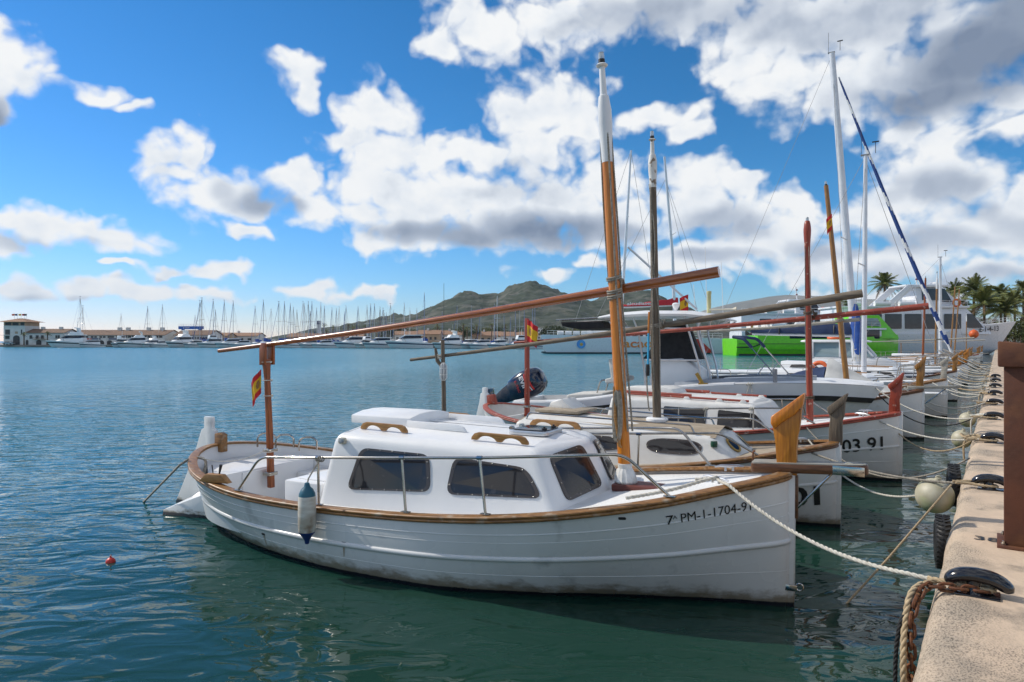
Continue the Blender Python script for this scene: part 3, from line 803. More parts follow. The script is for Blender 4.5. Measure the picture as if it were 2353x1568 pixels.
# --- round fenders hung on ropes
def make_ball(label, s, t, z, r, m):
    c = thing('ball_fender', label, 'fender', group='round fenders hung along the quay')
    mb = MB(); prof = [(.012, -r * 1.06)] + [(r * math.cos(a), r * math.sin(a)) for a in np.linspace(-PI / 2 + .06, PI / 2 - .2, 17)] + [(r * .17, r * 1.06), (r * .13, r * 1.18), (.01, r * 1.2)]
    mb.lathe(prof, n=28); mb.build('body', m, c)
    e = MB(); e.torus((0, 0, r * 1.14), r * .13, r * .045, axis=(1, 0, 0), n=14, k=6); e.build('eye', m, c)
    on_quay(c, s, t, z); c.rotation_euler = (R(10), R(-16), QRZ); return c
make_ball('beige round inflatable fender hanging at the quay edge beside a black tyre', 3.62, .235, .72, .20, BUOY)
make_ball('smaller beige round fender hanging farther along the quay edge', 13.6, .22, .66, .17, BUOY)
make_ball('small beige round fender at the quay edge past the third cleat', 9.9, .20, .64, .17, BUOY)

# --- red mooring float
c = thing('mooring_float', 'small red float on the open water left of the near boat', 'float', tuple(ground(254, 1292)))
mb = MB(); mb.lathe([(.004, -.055)] + [(.052 * math.cos(a), .052 * math.sin(a)) for a in np.linspace(-1.4, 1.35, 12)] + [(.010, .056), (.009, .068)], n=18); mb.build('ball', REDPL, c)
mb = MB(); mb.torus((0, 0, .072), .012, .004, axis=(1, 0, 0), n=12, k=6); mb.build('ring', STEEL, c)

# ================================================================ traditional fishing boats
_GT = [0, .063, .125, .19, .25, .31, .375, .5, .625, .69, .75, .815, .88, .94, .98, 1]
_GB = [.045, .60, .95, 1.17, 1.29, 1.34, 1.365, 1.385, 1.40, 1.40, 1.38, 1.30, 1.13, .82, .48, .03]
_ZT = [0, .0625, .125, .19, .25, .31, .375, .5, .625, .75, .875, 1]
_ZZ = [1.25, 1.15, 1.05, .96, .885, .82, .765, .70, .675, .70, .80, .95]
_WT = [0, .09, .18, .294, .39, .5, .587, .686, .81, .88, .963, 1]
_WB = [.03, .27, .54, .95, 1.22, 1.31, 1.30, 1.19, .92, .68, .30, .02]
def _w(t): return np.arccos(np.clip(1 - 2 * np.asarray(t, float), -1, 1)) / PI

class Hull:
    def __init__(s, L, bs=1.0, zs=1.0):
        s.L, s.bs, s.zs = L, bs, zs
    def gb(s, u): return s.bs * spline(_w(_GT), _GB, _w(u / s.L))
    def gz(s, u): return s.zs * spline(_ZT, _ZZ, u / s.L)
    def wl(s, u): return s.bs * spline(_w(_WT), _WB, _w(u / s.L))
    def b(s, u, z):
        g = s.gz(u)
        if z >= 0:
            q = min(1.0, z / g)
            mid = math.sin(PI * min(max(u / s.L, 0), 1))
            return s.wl(u) + (s.gb(u) - s.wl(u)) * q**.8 + .05 * mid * math.sin(PI * q)
        return s.wl(u) * math.sqrt(max(0, 1 - (z / .55)**2))
    def us(s, n): return [s.L * (1 - math.cos(PI * k / (n - 1))) / 2 for k in range(n)]
    def path(s, frac=1.0, n=70, u0=0.0, u1=None, dz=0.0):
        """loop along the hull at a share of the gunwale height: near side aft, round the stern, far side forward; (point, outward normal)"""
        U = [u for u in s.us(n) if u >= u0 and (u1 is None or u <= u1)]
        a = [V(u, s.b(u, s.gz(u) * frac), s.gz(u) * frac + dz) for u in U]
        full = a + ([p * V(1, -1, 1) for p in a[::-1]] if u1 is None else [])
        nr = []
        for i in range(len(full)):
            t = full[min(i + 1, len(full) - 1)] - full[max(i - 1, 0)]
            q = V(-t[1], t[0], 0); nr.append(q / (np.linalg.norm(q) + 1e-9))
        return full, nr

def sweep(mb, path, prof, closed=True, m=0, flip=1):
    P, N = path
    rings = [[p + nn * o + V(0, 0, z) for o, z in prof] for p, nn in zip(P, N)]
    return mb.rings(rings, closed=closed, cap=closed, m=m)

def hull_mesh(h, parent, m, n=72):
    fr = [1, .9, .8, .7, .6, .5, .4, .3, .2, .1, .04, 0]
    zb = [-.12, -.25, -.4, -.55]
    rings = []
    for u in h.us(n):
        g = h.gz(u)
        side = [(h.b(u, g * f), g * f) for f in fr] + [(h.b(u, z), z) for z in zb]
        ring = [(u, v, z) for v, z in side] + [(u, -v, z) for v, z in side[::-1]]
        rings.append(ring)
    mb = MB(); mb.rings(rings, closed=False, cap=False)
    mb.add(rings[0], [tuple(range(len(rings[0])))])
    return mb.build('hull', m, parent, angle=50)

def window(name, parent, poly, mapf, border=.035, rad=.07, bolts=True, mf=None, mg=None):
    """smoked pane bolted on a wall; poly in wall coordinates, mapf(a, b, out) gives the point"""
    P = rounded(poly, rad, 5)
    c = np.mean(np.array(poly), 0)
    def ins(k):                                           # inset towards the centre
        out = []
        for q in P:
            d = c - np.array(q); L = np.linalg.norm(d); out.append(tuple(np.array(q) + d / L * min(k * 1.25, L * .5)))
        return out
    I = ins(border)
    mb = MB()
    mb.rings([[mapf(*q, -.004) for q in P], [mapf(*q, .010) for q in P], [mapf(*q, .010) for q in I], [mapf(*q, .006) for q in I]], cap=False)
    w = mb.build(name, mf or GLASS_FR, parent, angle=30)
    g = MB(); g.add([mapf(*q, .008) for q in I], [tuple(range(len(I)))]); g.build('pane', mg or GLASS_D, w, smooth=False)
    if bolts:
        bl = MB(); B = ins(border * .5)
        per = sum(math.dist(B[i], B[i - 1]) for i in range(len(B))); N = max(8, int(per / .16)); acc = 0; nxt = 0
        for i in range(len(B)):
            d = math.dist(B[i], B[(i + 1) % len(B)])
            while nxt < acc + d:
                t = (nxt - acc) / max(d, 1e-6); q = np.array(B[i]) * (1 - t) + np.array(B[(i + 1) % len(B)]) * t
                o = V(*mapf(*q, .010)); o2 = V(*mapf(*q, .017)); ax = o2 - o
                bl.lathe([(.0085, 0), (.0075, .004), (.003, .007)], tuple(o), axis=tuple(ax), n=6); nxt += per / N
            acc += d
        bl.build('bolts', STEEL, w, kind='stuff')
    return w

class Cabin:
    """low trunk cabin with a split front; all values in the boat's frame"""
    def __init__(s, parent, h, m, uf0, uf1, ua, tf0, tf1, ta, vbf, vb, vtf, vt, zf, za, camber=.06, bev=.09, roofm=None, zb=None):
        s.h = h
        zd = (lambda u: h.gz(u) - .06) if zb is None else (lambda u: zb)
        s.F0c = V(uf0, 0, zd(uf0) - .0); s.F0s = V(uf1, vbf, zd(uf1) - .03); s.A0 = V(ua, vb, zd(ua) - .10)
        s.F1c = V(tf0, 0, zf + camber); s.F1s = V(tf1, vtf, zf); s.A1 = V(ta, vt, za); s.A1c = V(ta, 0, za + camber)
        s.A0c = V(ua, 0, zd(ua) - .10)
        mi = V(1, -1, 1)
        s.cam = camber
        def outline(F0, F1, A, r):
            return rounded([(F0[0], 0), (F1[0], F1[1]), (A[0], A[1]), (A[0], -A[1]), (F1[0], -F1[1])], r, 4)
        ob = outline(s.F0c, s.F0s, s.A0, .10); ot = outline(s.F1c, s.F1s, s.A1, .10)
        b2, t2 = [], []                                   # long straight edges get points in between so that the twisted walls stay smooth
        for k in range(len(ob)):
            pb, qb, pt2, qt2 = [np.array(x) for x in (ob[k], ob[(k + 1) % len(ob)], ot[k], ot[(k + 1) % len(ot)])]
            m_ = 8 if np.linalg.norm(qb - pb) > .35 else 1
            for i in range(m_): b2.append(tuple(pb + (qb - pb) * i / m_)); t2.append(tuple(pt2 + (qt2 - pt2) * i / m_))
        ob, ot = b2, t2
        def zbase(u): t = (u - uf1) / (ua - uf1); return s.F0s[2] + (s.A0[2] - s.F0s[2]) * t
        def ztop(u): t = (u - tf1) / (ta - tf1); return zf + (za - zf) * t
        nn = len(ot); nrm = []
        for i in range(nn):
            d = np.array(ot[(i + 1) % nn]) - np.array(ot[i - 1]); q = np.array([d[1], -d[0]]); q = q / (np.linalg.norm(q) + 1e-9)
            if np.dot(q, np.array(ot[i]) - np.array([(tf0 + ta) / 2, 0])) > 0: q = -q
            nrm.append(q)
        rad = bev; rings = []
        for drop, inset in [(None, 0)] + [(rad * (1 - math.sin(R(a))), rad * (1 - math.cos(R(a)))) for a in (0, 18, 36, 54, 72, 90)]:
            ring = []
            for k in range(nn):
                pb = np.array(ob[k]); pt_ = np.array(ot[k]); zb_ = zbase(pb[0]); zt_ = ztop(pt_[0]) + camber * .25 * (1 - min(1, abs(pt_[1]) / max(vtf, .01))**2)
                if drop is None: ring.append((pb[0], pb[1], zb_))
                else:
                    z_ = zt_ - drop; f = (z_ - zb_) / (zt_ - zb_); q = pb + (pt_ - pb) * f + nrm[k] * inset; ring.append((q[0], q[1], z_))
            rings.append(ring)
        r0, r1_ = rings[0], rings[1]
        walls = [[tuple(np.array(a) * (1 - f) + np.array(b) * f) for a, b in zip(r0, r1_)] for f in (.33, .66)]
        rings = [r0] + walls + rings[1:]
        edge = rings[-1]
        for k_ in (.75, .5, .25, .02):
            rings.append([(p[0], p[1] * k_, p[2] + camber * (1 - k_ * k_) * min(1, abs(p[1]) / (vt * .8))) for p in edge])
        mb = MB(); mb.rings(rings, cap=False)
        s.o = mb.build('cabin', m, parent, angle=60, weld=True)
        n = np.cross(s.A0 - s.F0s, s.A1 - s.F0s); s.n = n / np.linalg.norm(n)
        if s.n[1] < 0: s.n = -s.n
        s.c = (s.F0s + s.A0 + s.A1 + s.F1s) / 4
    def side(s, u, z, out=0.0, sg=1):
        """point on the near side wall above boat coordinates u, z (the wall is a twisted quad)"""
        a, b = .5, .5
        P = lambda a, b: (s.F0s * (1 - a) + s.A0 * a) * (1 - b) + (s.F1s * (1 - a) + s.A1 * a) * b
        for _ in range(8):
            p = P(a, b); ea = (P(a + .01, b) - p) / .01; eb = (P(a, b + .01) - p) / .01
            M = np.array([[ea[0], eb[0]], [ea[2], eb[2]]]); d = np.linalg.solve(M, [u - p[0], z - p[2]]); a += d[0]; b += d[1]
        n = np.cross(ea, eb); n = n / np.linalg.norm(n)
        if n[1] < 0: n = -n
        p = P(a, b) + n * out
        return (p[0], p[1] * sg, p[2])
    def front(s, a, b, out=0.0, sg=1):
        """front panel: a from the side (0) to the middle (1), b from the deck (0) to the roof (1)"""
        p = (s.F0s * (1 - a) + s.F0c * a) * (1 - b) + (s.F1s * (1 - a) + s.F1c * a) * b
        n = np.cross(s.F0s - s.F0c, s.F1c - s.F0c); n = n / np.linalg.norm(n)
        if n[0] > 0: n = -n
        p = p + n * out
        return (p[0], p[1] * sg, p[2])
    def roof(s, u, v):
        """height of the roof"""
        t = (u - s.F1s[0]) / (s.A1[0] - s.F1s[0]); ze = s.F1s[2] + (s.A1[2] - s.F1s[2]) * t
        vt = s.F1s[1] + (s.A1[1] - s.F1s[1]) * t; zc = s.F1c[2] + (s.A1c[2] - s.F1c[2]) * t
        return zc + (ze - zc) * min(1, abs(v) / vt)

def fit_out(root, h, rail_m, rub_m, deck_m, u_open, inner_m=None, floor=.16, strakes=((.80, .006), (.70, .003), (.50, .024), (.28, .003)), strake_m=None, stem_m=None):
    """gunwale rail, rubbing strake, strakes, stem, decks, inside of the cockpit"""
    mb = MB(); sweep(mb, h.path(1.0, 90), [(-.085, -.006), (.026, -.006), (.033, .006), (.030, .018), (.018, .025), (-.085, .025)]); mb.build('gunwale_rail', rail_m, root, angle=50)
    mb = MB(); sweep(mb, h.path(1.0, 90, dz=-.026), [(-.01, -.018), (.018, -.018), (.029, -.008), (.030, .007), (.020, .018), (-.01, .019)]); mb.build('rub_rail', rub_m, root, angle=50)
    for f, r in strakes:
        mb = MB(); sweep(mb, h.path(f, 80), [(-.02, -r * 1.2), (r * .5, -r), (r * .9, 0), (r * .5, r), (-.02, r * 1.2)]); mb.build('strake', strake_m, root, angle=60)
    mb = MB(); z1 = h.gz(0) + .02
    mb.rings([[(-.035, -.045, -.5), (-.035, .045, -.5), (.09, .075, -.5), (.09, -.075, -.5)], [(-.045, -.05, z1 * .5), (-.045, .05, z1 * .5), (.10, .095, z1 * .5), (.10, -.095, z1 * .5)], [(-.05, -.05, z1), (-.05, .05, z1), (.09, .13, z1), (.09, -.13, z1)]])
    mb.build('stem', stem_m or strake_m, root, bevel=.012)
    # foredeck and side decks
    U = [.06] + list(np.linspace(.2, u_open, 30))
    mb = MB(); rings = []
    for u in U:
        bb = h.gb(u) - .05; g = h.gz(u) - .055
        rings.append([(u, bb * k, g + .05 * (1 - k * k)) for k in (1, .8, .5, .25, 0, -.25, -.5, -.8, -1)])
    mb.rings(rings, closed=False, cap=False); mb.build('deck', deck_m, root, angle=60)
    # cockpit: inner skin, floor
    P, N = h.path(1.0, 90, u0=u_open - .02)
    mb = MB(); rings = []
    for p, nn in zip(P, N):
        q = p - nn * .06
        rings.append([q + V(0, 0, .0), p - nn * .075 + V(0, 0, -.12), np.array([p[0], 0, 0]) * .04 + (p - nn * .16) * .96 * V(1, 1, 0) + V(0, 0, floor)])
    mb.rings(rings, closed=False, cap=False); mb.build('cockpit_lining', inner_m or WHITE, root, angle=60)
    fl = MB(); ring = [r[2] for r in rings]; fl.add([tuple(p) for p in ring], [tuple(range(len(ring)))]); fl.build('cockpit_floor', deck_m, root, smooth=False)

def prow(root, pts, m, th=.13, cap_m=None, cap=None):
    mb = MB(); mb.prism([(p[0], p[1]) for p in pts], ((0, 0, 0), (1, 0, 0), (0, 0, 1)), th); o = mb.build('prow_post', m, root, bevel=.012)
    if cap is not None:
        c = MB(); c.prism(cap, ((0, 0, 0), (1, 0, 0), (0, 0, 1)), th + .035); c.build('prow_cap', cap_m or m, o, bevel=.014)
    return o

def mast(root, base, top, r0, r1, m, white=None, white_m=None, lamp=True, name='mast', heel=True):
    """tapered pole; upper part painted white and swelling like a club, lamp at the truck"""
    b, t = np.array(base, float), np.array(top, float)
    L = np.linalg.norm(t - b); ax = tuple((t - b) / L)
    hw = L if white is None else white
    mb = MB(); pr = [(r0 * .97, 0)] + [(r0 + (r1 - r0) * (k / 10)**1.3, hw * k / 10) for k in range(1, 11)]
    mb.lathe(pr, tuple(b), axis=ax, n=16); o = mb.build(name, m, root)
    if white is not None:
        rest = L - hw
        pr = [(r1 * 1.03, hw - .004), (r1 * 1.12, hw + rest * .18), (r1 * 1.32, hw + rest * .38), (r1 * 1.30, hw + rest * .52), (r1 * .95, hw + rest * .66), (r1 * .70, hw + rest * .67), (r1 * .66, hw + rest * .69), (r1 * .52, hw + rest * .955), (r1 * .95, hw + rest * .960), (r1 * 1.12, hw + rest * .972), (r1 * .9, hw + rest * .985), (r1 * .3, hw + rest * .99)]
        w = MB(); w.lathe(pr, tuple(b), axis=ax, n=16); w.build('mast_head', white_m or MASTW, o, angle=35)
    if lamp:
        k = r1 * (.62 if white is not None else .6)
        a = MB(); a.lathe([(k, L - .002), (k, L + .035), (k * .9, L + .036)], tuple(b), axis=ax, n=12); l = a.build('lamp_base', BLACK, o)
        a = MB(); a.lathe([(k * .9, L + .036), (k * .92, L + .075), (k * .80, L + .11), (k * .2, L + .118)], tuple(b), axis=ax, n=12); a.build('lamp_lens', LENS, l)
    return o

def yard(root, a, b, ra, rb, m, bulge=1.12, name='yard'):
    a, b = np.array(a, float), np.array(b, float)
    n = 16; pts = [a + (b - a) * (i / n) - V(0, 0, .045 * math.sin(PI * i / n)) for i in range(n + 1)]
    rr = [ra + (rb - ra) * (i / n)**.8 for i in range(n + 1)]
    mb = MB(); mb.tube(pts, rr, n=14); return mb.build(name, m, root, angle=50)

def coil(mb, c, r, turns, rr, axis=(0, 0, 1), pitch=None, n=14):
    """turns of rope laid round a pole"""
    q = Vector(axis).normalized().to_track_quat('Z', 'Y'); pitch = pitch or rr * 2.1
    pts = [tuple(q @ Vector((r * math.cos(2 * PI * i / n), r * math.sin(2 * PI * i / n), pitch * (i / n - turns / 2))) + Vector(c)) for i in range(int(turns * n) + 1)]
    mb.tube(pts, rr, n=6)
    return mb

def rod(root, name, pts, r, m, n=8, parent=None):
    mb = MB(); mb.tube(pts, r, n=n); return mb.build(name, m, parent or root)

def bent(pts, rad=.1, k=5):
    """polyline with its corners rounded"""
    P = [np.array(p, float) for p in pts]; out = [P[0]]
    for i in range(1, len(P) - 1):
        a = P[i - 1] - P[i]; b = P[i + 1] - P[i]; la, lb = np.linalg.norm(a), np.linalg.norm(b); q = min(rad, la * .45, lb * .45)
        A = P[i] + a / la * q; B = P[i] + b / lb * q
        for j in range(k + 1):
            t = j / k; out.append((1 - t)**2 * A + 2 * t * (1 - t) * P[i] + t * t * B)
    return out + [P[-1]]

def grab_handle(root, u0, u1, v, zf, name='grab_handle', m=None):
    """wooden roof handle with two finger openings"""
    L = u1 - u0; H = .085
    poly = [(0, 0), (.05, 0)]
    def arch(a, b): return [(a + (b - a) * k / 8, .052 * math.sin(PI * k / 8)**.6) for k in range(9)]
    poly += arch(.07, L * .46) + [(L * .47, 0), (L * .53, 0)] + arch(L * .54, L - .07) + [(L - .05, 0), (L, 0), (L - .005, .03), (L - .04, .07), (L - .09, H), (.09, H), (.04, .07), (.005, .03)]
    mb = MB(); z0 = zf(u0, v); z1 = zf(u1, v); ex = V(L, 0, z1 - z0) / L
    mb.prism(poly, ((u0, v, z0), ex, (0, 0, 1)), .035); return mb.build(name, m or HANDLE, root, bevel=.004)

def spain_flag(root, top, hoist, fly, droop=.5, seed=1, dirv=(1, 0, 0)):
    """red, yellow, red flag hanging in folds from its hoist; top = upper corner at the pole"""
    rng = random.Random(seed); nx, ny = 12, 12
    d = np.array(dirv, float); side = np.cross(V(0, 0, 1), d)
    vs, fs, mi = [], [], []
    for i in range(nx + 1):
        s = i / nx
        for j in range(ny + 1):
            t = j / ny
            x = fly * s * (1 - .55 * droop); z = -hoist * t - fly * s * droop * (.55 + .35 * s)
            y = .10 * fly * math.sin(s * 9 + seed + t * 1.2) * s**.5
            vs.append(np.array(top) + d * x * (1 - .25 * t * droop) + side * y + V(0, 0, z))
    mb = MB(); fm = []
    for i in range(nx):
        for j in range(ny):
            a = i * (ny + 1) + j; fs.append((a, a + ny + 1, a + ny + 2, a + 1)); fm.append(1 if 3 <= j < 9 else 0)
    mb.add(vs, fs); mb.m = fm
    o = mb.build('flag', [FLAGR, FLAGY], root, angle=80, recalc=True)
    e = MB(); k = V(*vs[(nx // 3) * (ny + 1) + ny // 2])
    ring = [V(*vs[i * (ny + 1) + j]) for i, j in ((3, 4), (5, 4), (6, 6), (5, 8), (3, 8), (2, 6))]
    off = side * .006
    e.add([tuple(p + off) for p in ring] + [tuple(p - off) for p in ring], [(0, 1, 2, 3, 4, 5), (11, 10, 9, 8, 7, 6)]); e.build('coat_of_arms', mat('dark_emblem', (.16, .06, .03), (.35, .20, .05), rough=.8, scale=60), o, smooth=False)
    return o

def horn_cleat(root, p, ax=(1, 0, 0), L=.22, m=None):
    a = np.array(ax, float); p = np.array(p, float)
    mb = MB(); mb.tube([p - a * L / 2 + V(0, 0, .045), p - a * L * .3 + V(0, 0, .055), p + V(0, 0, .05), p + a * L * .3 + V(0, 0, .055), p + a * L / 2 + V(0, 0, .045)], [.007, .014, .017, .014, .007], n=8)
    for k in (-.13, .13): mb.tube([p + a * L * k, p + a * L * k + V(0, 0, .05)], .013, n=8)
    return mb.build('deck_cleat', m or ALU, root)

# ---------------------------------------------------------------- the near boat
def boat_frame(name, label, cat, x, y, th, group=None):
    return thing(name, label, cat, (x, y, 0), R(90 + th), group)

def near_boat():
    r = boat_frame('fishing_boat', 'nearest white wooden boat with orange varnished mast and long red brown yard', 'boat', 2.636, 6.473, 62, 'traditional boats moored bow to the quay')
    h = Hull(7.97)
    hull_mesh(h, r, HULL_A)
    fit_out(r, h, TEAK, TEAK, DECKW, 4.93, strake_m=HULL_A)
    cab = Cabin(r, h, WHITE, uf0=1.74, uf1=1.96, ua=4.97, tf0=2.02, tf1=2.30, ta=4.80, vbf=1.00, vb=1.10, vtf=.80, vt=.96, zf=1.42, za=1.45, camber=.07, bev=.12)
    co = cab.o
    side = lambda a, b, o: cab.side(a, b, o)
    # windows given by their corners in (u, z)
    window('side_window', co, [(4.40, 1.30), (3.50, 1.285), (3.43, .905), (4.54, .83)], side, rad=.11)
    window('side_window', co, [(3.20, 1.28), (2.36, 1.235), (2.14, .965), (3.24, .90)], side, rad=.11)
    farw = lambda a, b, o: cab.side(a, b, o, -1)
    window('side_window', co, [(4.40, 1.30), (3.50, 1.285), (3.43, .905), (4.54, .83)], farw, rad=.11, bolts=False)
    window('side_window', co, [(3.20, 1.28), (2.36, 1.235), (2.14, .965), (3.24, .90)], farw, rad=.11, bolts=False)
    for sg in (1, -1):
        fm = lambda a, b, o, sg=sg: cab.front(a / .95, b / .62, o, sg)
        window('windscreen', co, [(.16, .53), (.74, .55), (.82, .12), (.20, .10)], fm, rad=.09)
    # sliding hatch with its runners
    zr = cab.roof
    mb = MB(); z = zr(4.5, .2) - .02
    sec = lambda u, k: [(u, .42, z + .01), (u, .42, z + .105 * k), (u, .22, z + .145 * k), (u, 0, z + .155 * k), (u, -.22, z + .145 * k), (u, -.42, z + .105 * k), (u, -.42, z + .01)]
    mb.rings([sec(4.12, 1), sec(4.5, 1.02), sec(5.02, 1)]); hatch = mb.build('sliding_hatch', WHITE, co, bevel=.012, angle=30)
    for sg in (1, -1):
        mb = MB(); mb.prism([(3.32, z), (4.14, z), (4.14, z + .085), (3.42, z + .075), (3.36, z + .05)], ((0, .445 * sg, 0), (1, 0, 0), (0, 0, 1)), .03); mb.build('hatch_runner', WHITE, co, bevel=.005)
    for (a, b) in ((3.95, 4.62), (2.42, 3.10)):
        for sg in (1, -1):
            grab_handle(co, a, b, .70 * sg, lambda u, v: zr(u, v) + .005)
    # plexiglass deck hatch
    hx, hy = 2.62, .12; hz = zr(hx, hy)
    mb = MB(); pl = rounded([(-.24, -.24), (.24, -.24), (.24, .24), (-.24, .24)], .09)
    mb.prism(pl, ((hx, hy, hz + .018), (1, 0, .0), (0, 1, 0)), .045); fr = mb.build('roof_hatch', ALU, co, bevel=.005)
    mb = MB(); pl = rounded([(-.205, -.205), (.205, -.205), (.205, .205), (-.205, .205)], .08); mb.prism(pl, ((hx, hy, hz + .046), (1, 0, 0), (0, 1, 0)), .012); mb.build('hatch_pane', GLASS_D, fr, bevel=.003)
    for k in (-.12, .12):
        mb = MB(); mb.tube([(hx + .24, hy + k - .03, hz + .05), (hx + .24, hy + k + .03, hz + .05)], .022, n=10); mb.build('hinge', STEEL, fr)
        mb = MB(); mb.lathe([(.03, 0), (.03, .018), (.012, .02), (.012, .034)], (hx - .16, hy + k, hz + .05), n=12); mb.build('latch', BLACK, fr)
    # side lamp
    p = cab.side(4.66, 1.36, .0); q = V(*cab.side(4.66, 1.36, .05)) - V(*p)
    mb = MB(); mb.prism(rounded([(-.05, -.038), (.05, -.038), (.05, .038), (-.05, .038)], .03), (V(*p) + q * .3, (1, 0, 0), (0, -.12, 1)), .035); lamp = mb.build('side_lamp', CREAM, co, bevel=.006)
    mb = MB(); mb.prism(rounded([(-.036, -.026), (.036, -.026), (.036, .026), (-.036, .026)], .02), (V(*p) + q * .75, (1, 0, 0), (0, -.12, 1)), .02); mb.build('lens', LENS, lamp, bevel=.006)
    # companionway door on the after wall
    mb = MB(); mb.box((4.985, 0, .80), (.03, .62, .95)); mb.build('companion_door', TEAK_DK, co, bevel=.006)
    # stanchion rails, both sides
    for sg in (1, -1):
        f = lambda u, dv=-.045: (u, (h.gb(u) + dv) * sg, h.gz(u) + .035)
        top = lambda u, z: (u, (h.gb(u) - .075) * sg, z)
        P = bent([f(5.95), top(5.60, 1.15)] + [top(u, 1.15 + (5.6 - u) * .075) for u in (4.7, 3.6, 2.65)] + [top(1.55, 1.46), top(1.30, 1.475), f(.92)], .12)
        ra = rod(r, 'guard_rail', P, .0155, STEEL, n=10)
        for ut, ub in ((4.70, 4.66), (3.57, 3.50), (2.66, 2.58)):
            t = top(ut, 1.15 + (5.6 - ut) * .075); bpt = f(ub)
            s = rod(r, 'stanchion', [bpt, t], .0145, STEEL, parent=ra)
            mb = MB(); mb.tube([V(*t) - V(.03, 0, -.002), V(*t) + V(.03, 0, -.002)], .021, n=8); mb.build('tee_joint', STEEL, s)
            mb = MB(); mb.box((bpt[0], bpt[1], bpt[2] + .004), (.10, .05, .008)); mb.build('foot', STEEL, s, bevel=.002)
        for ub in (5.95, .92):
            bpt = f(ub); mb = MB(); mb.box((bpt[0], bpt[1], bpt[2] + .004), (.11, .055, .008)); mb.build('foot', STEEL, ra, bevel=.002)
    # mast with its step and boot
    zd = h.gz(1.55) - .02
    mb = MB(); mb.box((1.42, 0, zd + .03), (.62, .30, .075)); mb.build('mast_step', mat('red_brown_step', (.15, .040, .028), (.11, .030, .022), rough=.5, scale=5), r, bevel=.015)
    ms = mast(r, (1.62, 0, zd + .03), (1.89, 0, 5.50), .068, .058, VARN, white=3.46, white_m=MASTW)
    mb = MB(); n = 28
    rings = []
    for rr, z in ((.112, .0), (.120, .02), (.112, .06), (.100, .10), (.082, .14), (.074, .155), (.074, .20), (.068, .205)):
        rings.append([(1.62 + z * .05 + rr * (1 + (.05 if j % 2 else -.03) * (z < .15)) * math.cos(2 * PI * j / n), rr * (1 + (.05 if j % 2 else -.03) * (z < .15)) * math.sin(2 * PI * j / n), zd + .066 + z) for j in range(n)])
    mb.rings(rings); mb.build('mast_boot', CERAMIC, ms, angle=25)
    # yard lashed behind the mast, resting on the after post
    yd = yard(r, (.68, -.125, 3.20), (8.02, -.06, 2.35), .058, .030, VARN_Y)
    def mx(z): return 1.62 + (z - zd) / (5.5 - zd) * .27
    lash = MB()
    for z in (3.17, 3.03, 2.975): coil(lash, (mx(z), -.0, z), .076, 2.2, .0115, axis=(.1, .25, 1), pitch=.022)
    coil(lash, (mx(3.1) - .03, -.125, 3.10), .068, 2.4, .0115, axis=(1, 0, -.1), pitch=.024)
    lash.build('lashing', ROPEG, yd)
    # halyards along the mast
    for dv, du in ((.062, -.045), (.075, .012), (-.01, -.075)):
        pts = [(1.62 + du * .95, dv * .9, 1.55), (mx(2.9) + du, dv, 2.9), (mx(3.6) + du, dv, 3.6), (mx(4.6) + du * .7, dv * .8, 4.72)] if du < 0 else [(mx(3.05) + .055, .02, 3.1), (mx(3.9) + .063, .02, 3.9), (mx(4.7) + .055, .02, 4.75)]
        mb = MB(); rope(mb, curve_pts(pts, 14), .011); mb.build('halyard', ROPEG, ms)
    # coiled fall hung on its cleat
    mb = MB()
    for k in range(9):
        a = k * .7; ox, oy = .020 * math.cos(a), .020 * math.sin(a)
        loop = [(1.62 + .065 + ox + .03 * math.sin(2 * PI * i / 16), .085 + oy, 1.70 + .26 * math.cos(2 * PI * i / 16) + .01 * (k % 3)) for i in range(16)]
        mb.tube(loop, .010, n=5, loop=True)
    mb.build('coiled_fall', ROPEG, ms)
    mb = MB(); mb.tube([(1.64, .075, 1.38), (1.66, .09, 1.40), (1.70, .10, 1.70), (1.72, .095, 2.02)], [.01, .02, .02, .01], n=8); mb.build('belay_cleat', HANDLE, ms)
    # stern post (mizzen crutch) with its fork and flag
    mb = MB(); mb.rings([[(6.86 + a * .5 + k, b * .5, z) for a, b in ((-w, -w), (w, -w), (w, w), (-w, w))] for z, w, k in ((.42, .078, 0), (1.2, .074, .03), (1.95, .066, .075), (2.10, .078, .085), (2.24, .10, .10))])
    post = mb.build('crutch_post', VARN_D, r, bevel=.010)
    for sg in (1, -1):
        mb = MB(); mb.prism([(6.90, 2.16), (7.02, 2.16), (7.02, 2.40), (6.98, 2.47), (6.90, 2.47)], ((0, .072 * sg - .02, 0), (1, 0, 0), (0, 0, 1)), .04); mb.build('fork_cheek', VARN_D, post, bevel=.006)
    for z in (.62, .95):
        mb = MB(); mb.box((6.875, 0, z), (.13, .16, .05)); mb.build('clamp', STEEL, post, bevel=.006)
    for z in (1.72, 1.94, 2.20):
        mb = MB(); coil(mb, (6.93 + (z - 1.8) * .05, 0, z), .070, 1.4, .006, pitch=.012); mb.build('cord', ROPEW, post)
    spain_flag(post, (6.99, .06, 2.10), .34, .30, .75, 2, (.85, .35, 0))
    # rudder, sternpost head and swim fin
    mb = MB(); mb.prism([(8.0, -.35), (8.95, -.40), (8.90, .0), (8.66, .42), (8.43, .85), (8.30, 1.16), (8.24, 1.19), (8.24, 1.36), (8.07, 1.36), (8.07, 1.19), (8.0, 1.16), (7.98, .95)], ((0, 0, 0), (1, 0, 0), (0, 0, 1)), .07); mb.build('rudder', HULL_W, r, bevel=.012)
    mb = MB(); mb.prism([(7.82, .85), (7.98, .85), (7.98, 1.12), (7.90, 1.14), (7.82, 1.11)], ((0, 0, 0), (1, 0, 0), (0, 0, 1)), .11); mb.build('sternpost_head', TEAK, r, bevel=.012)
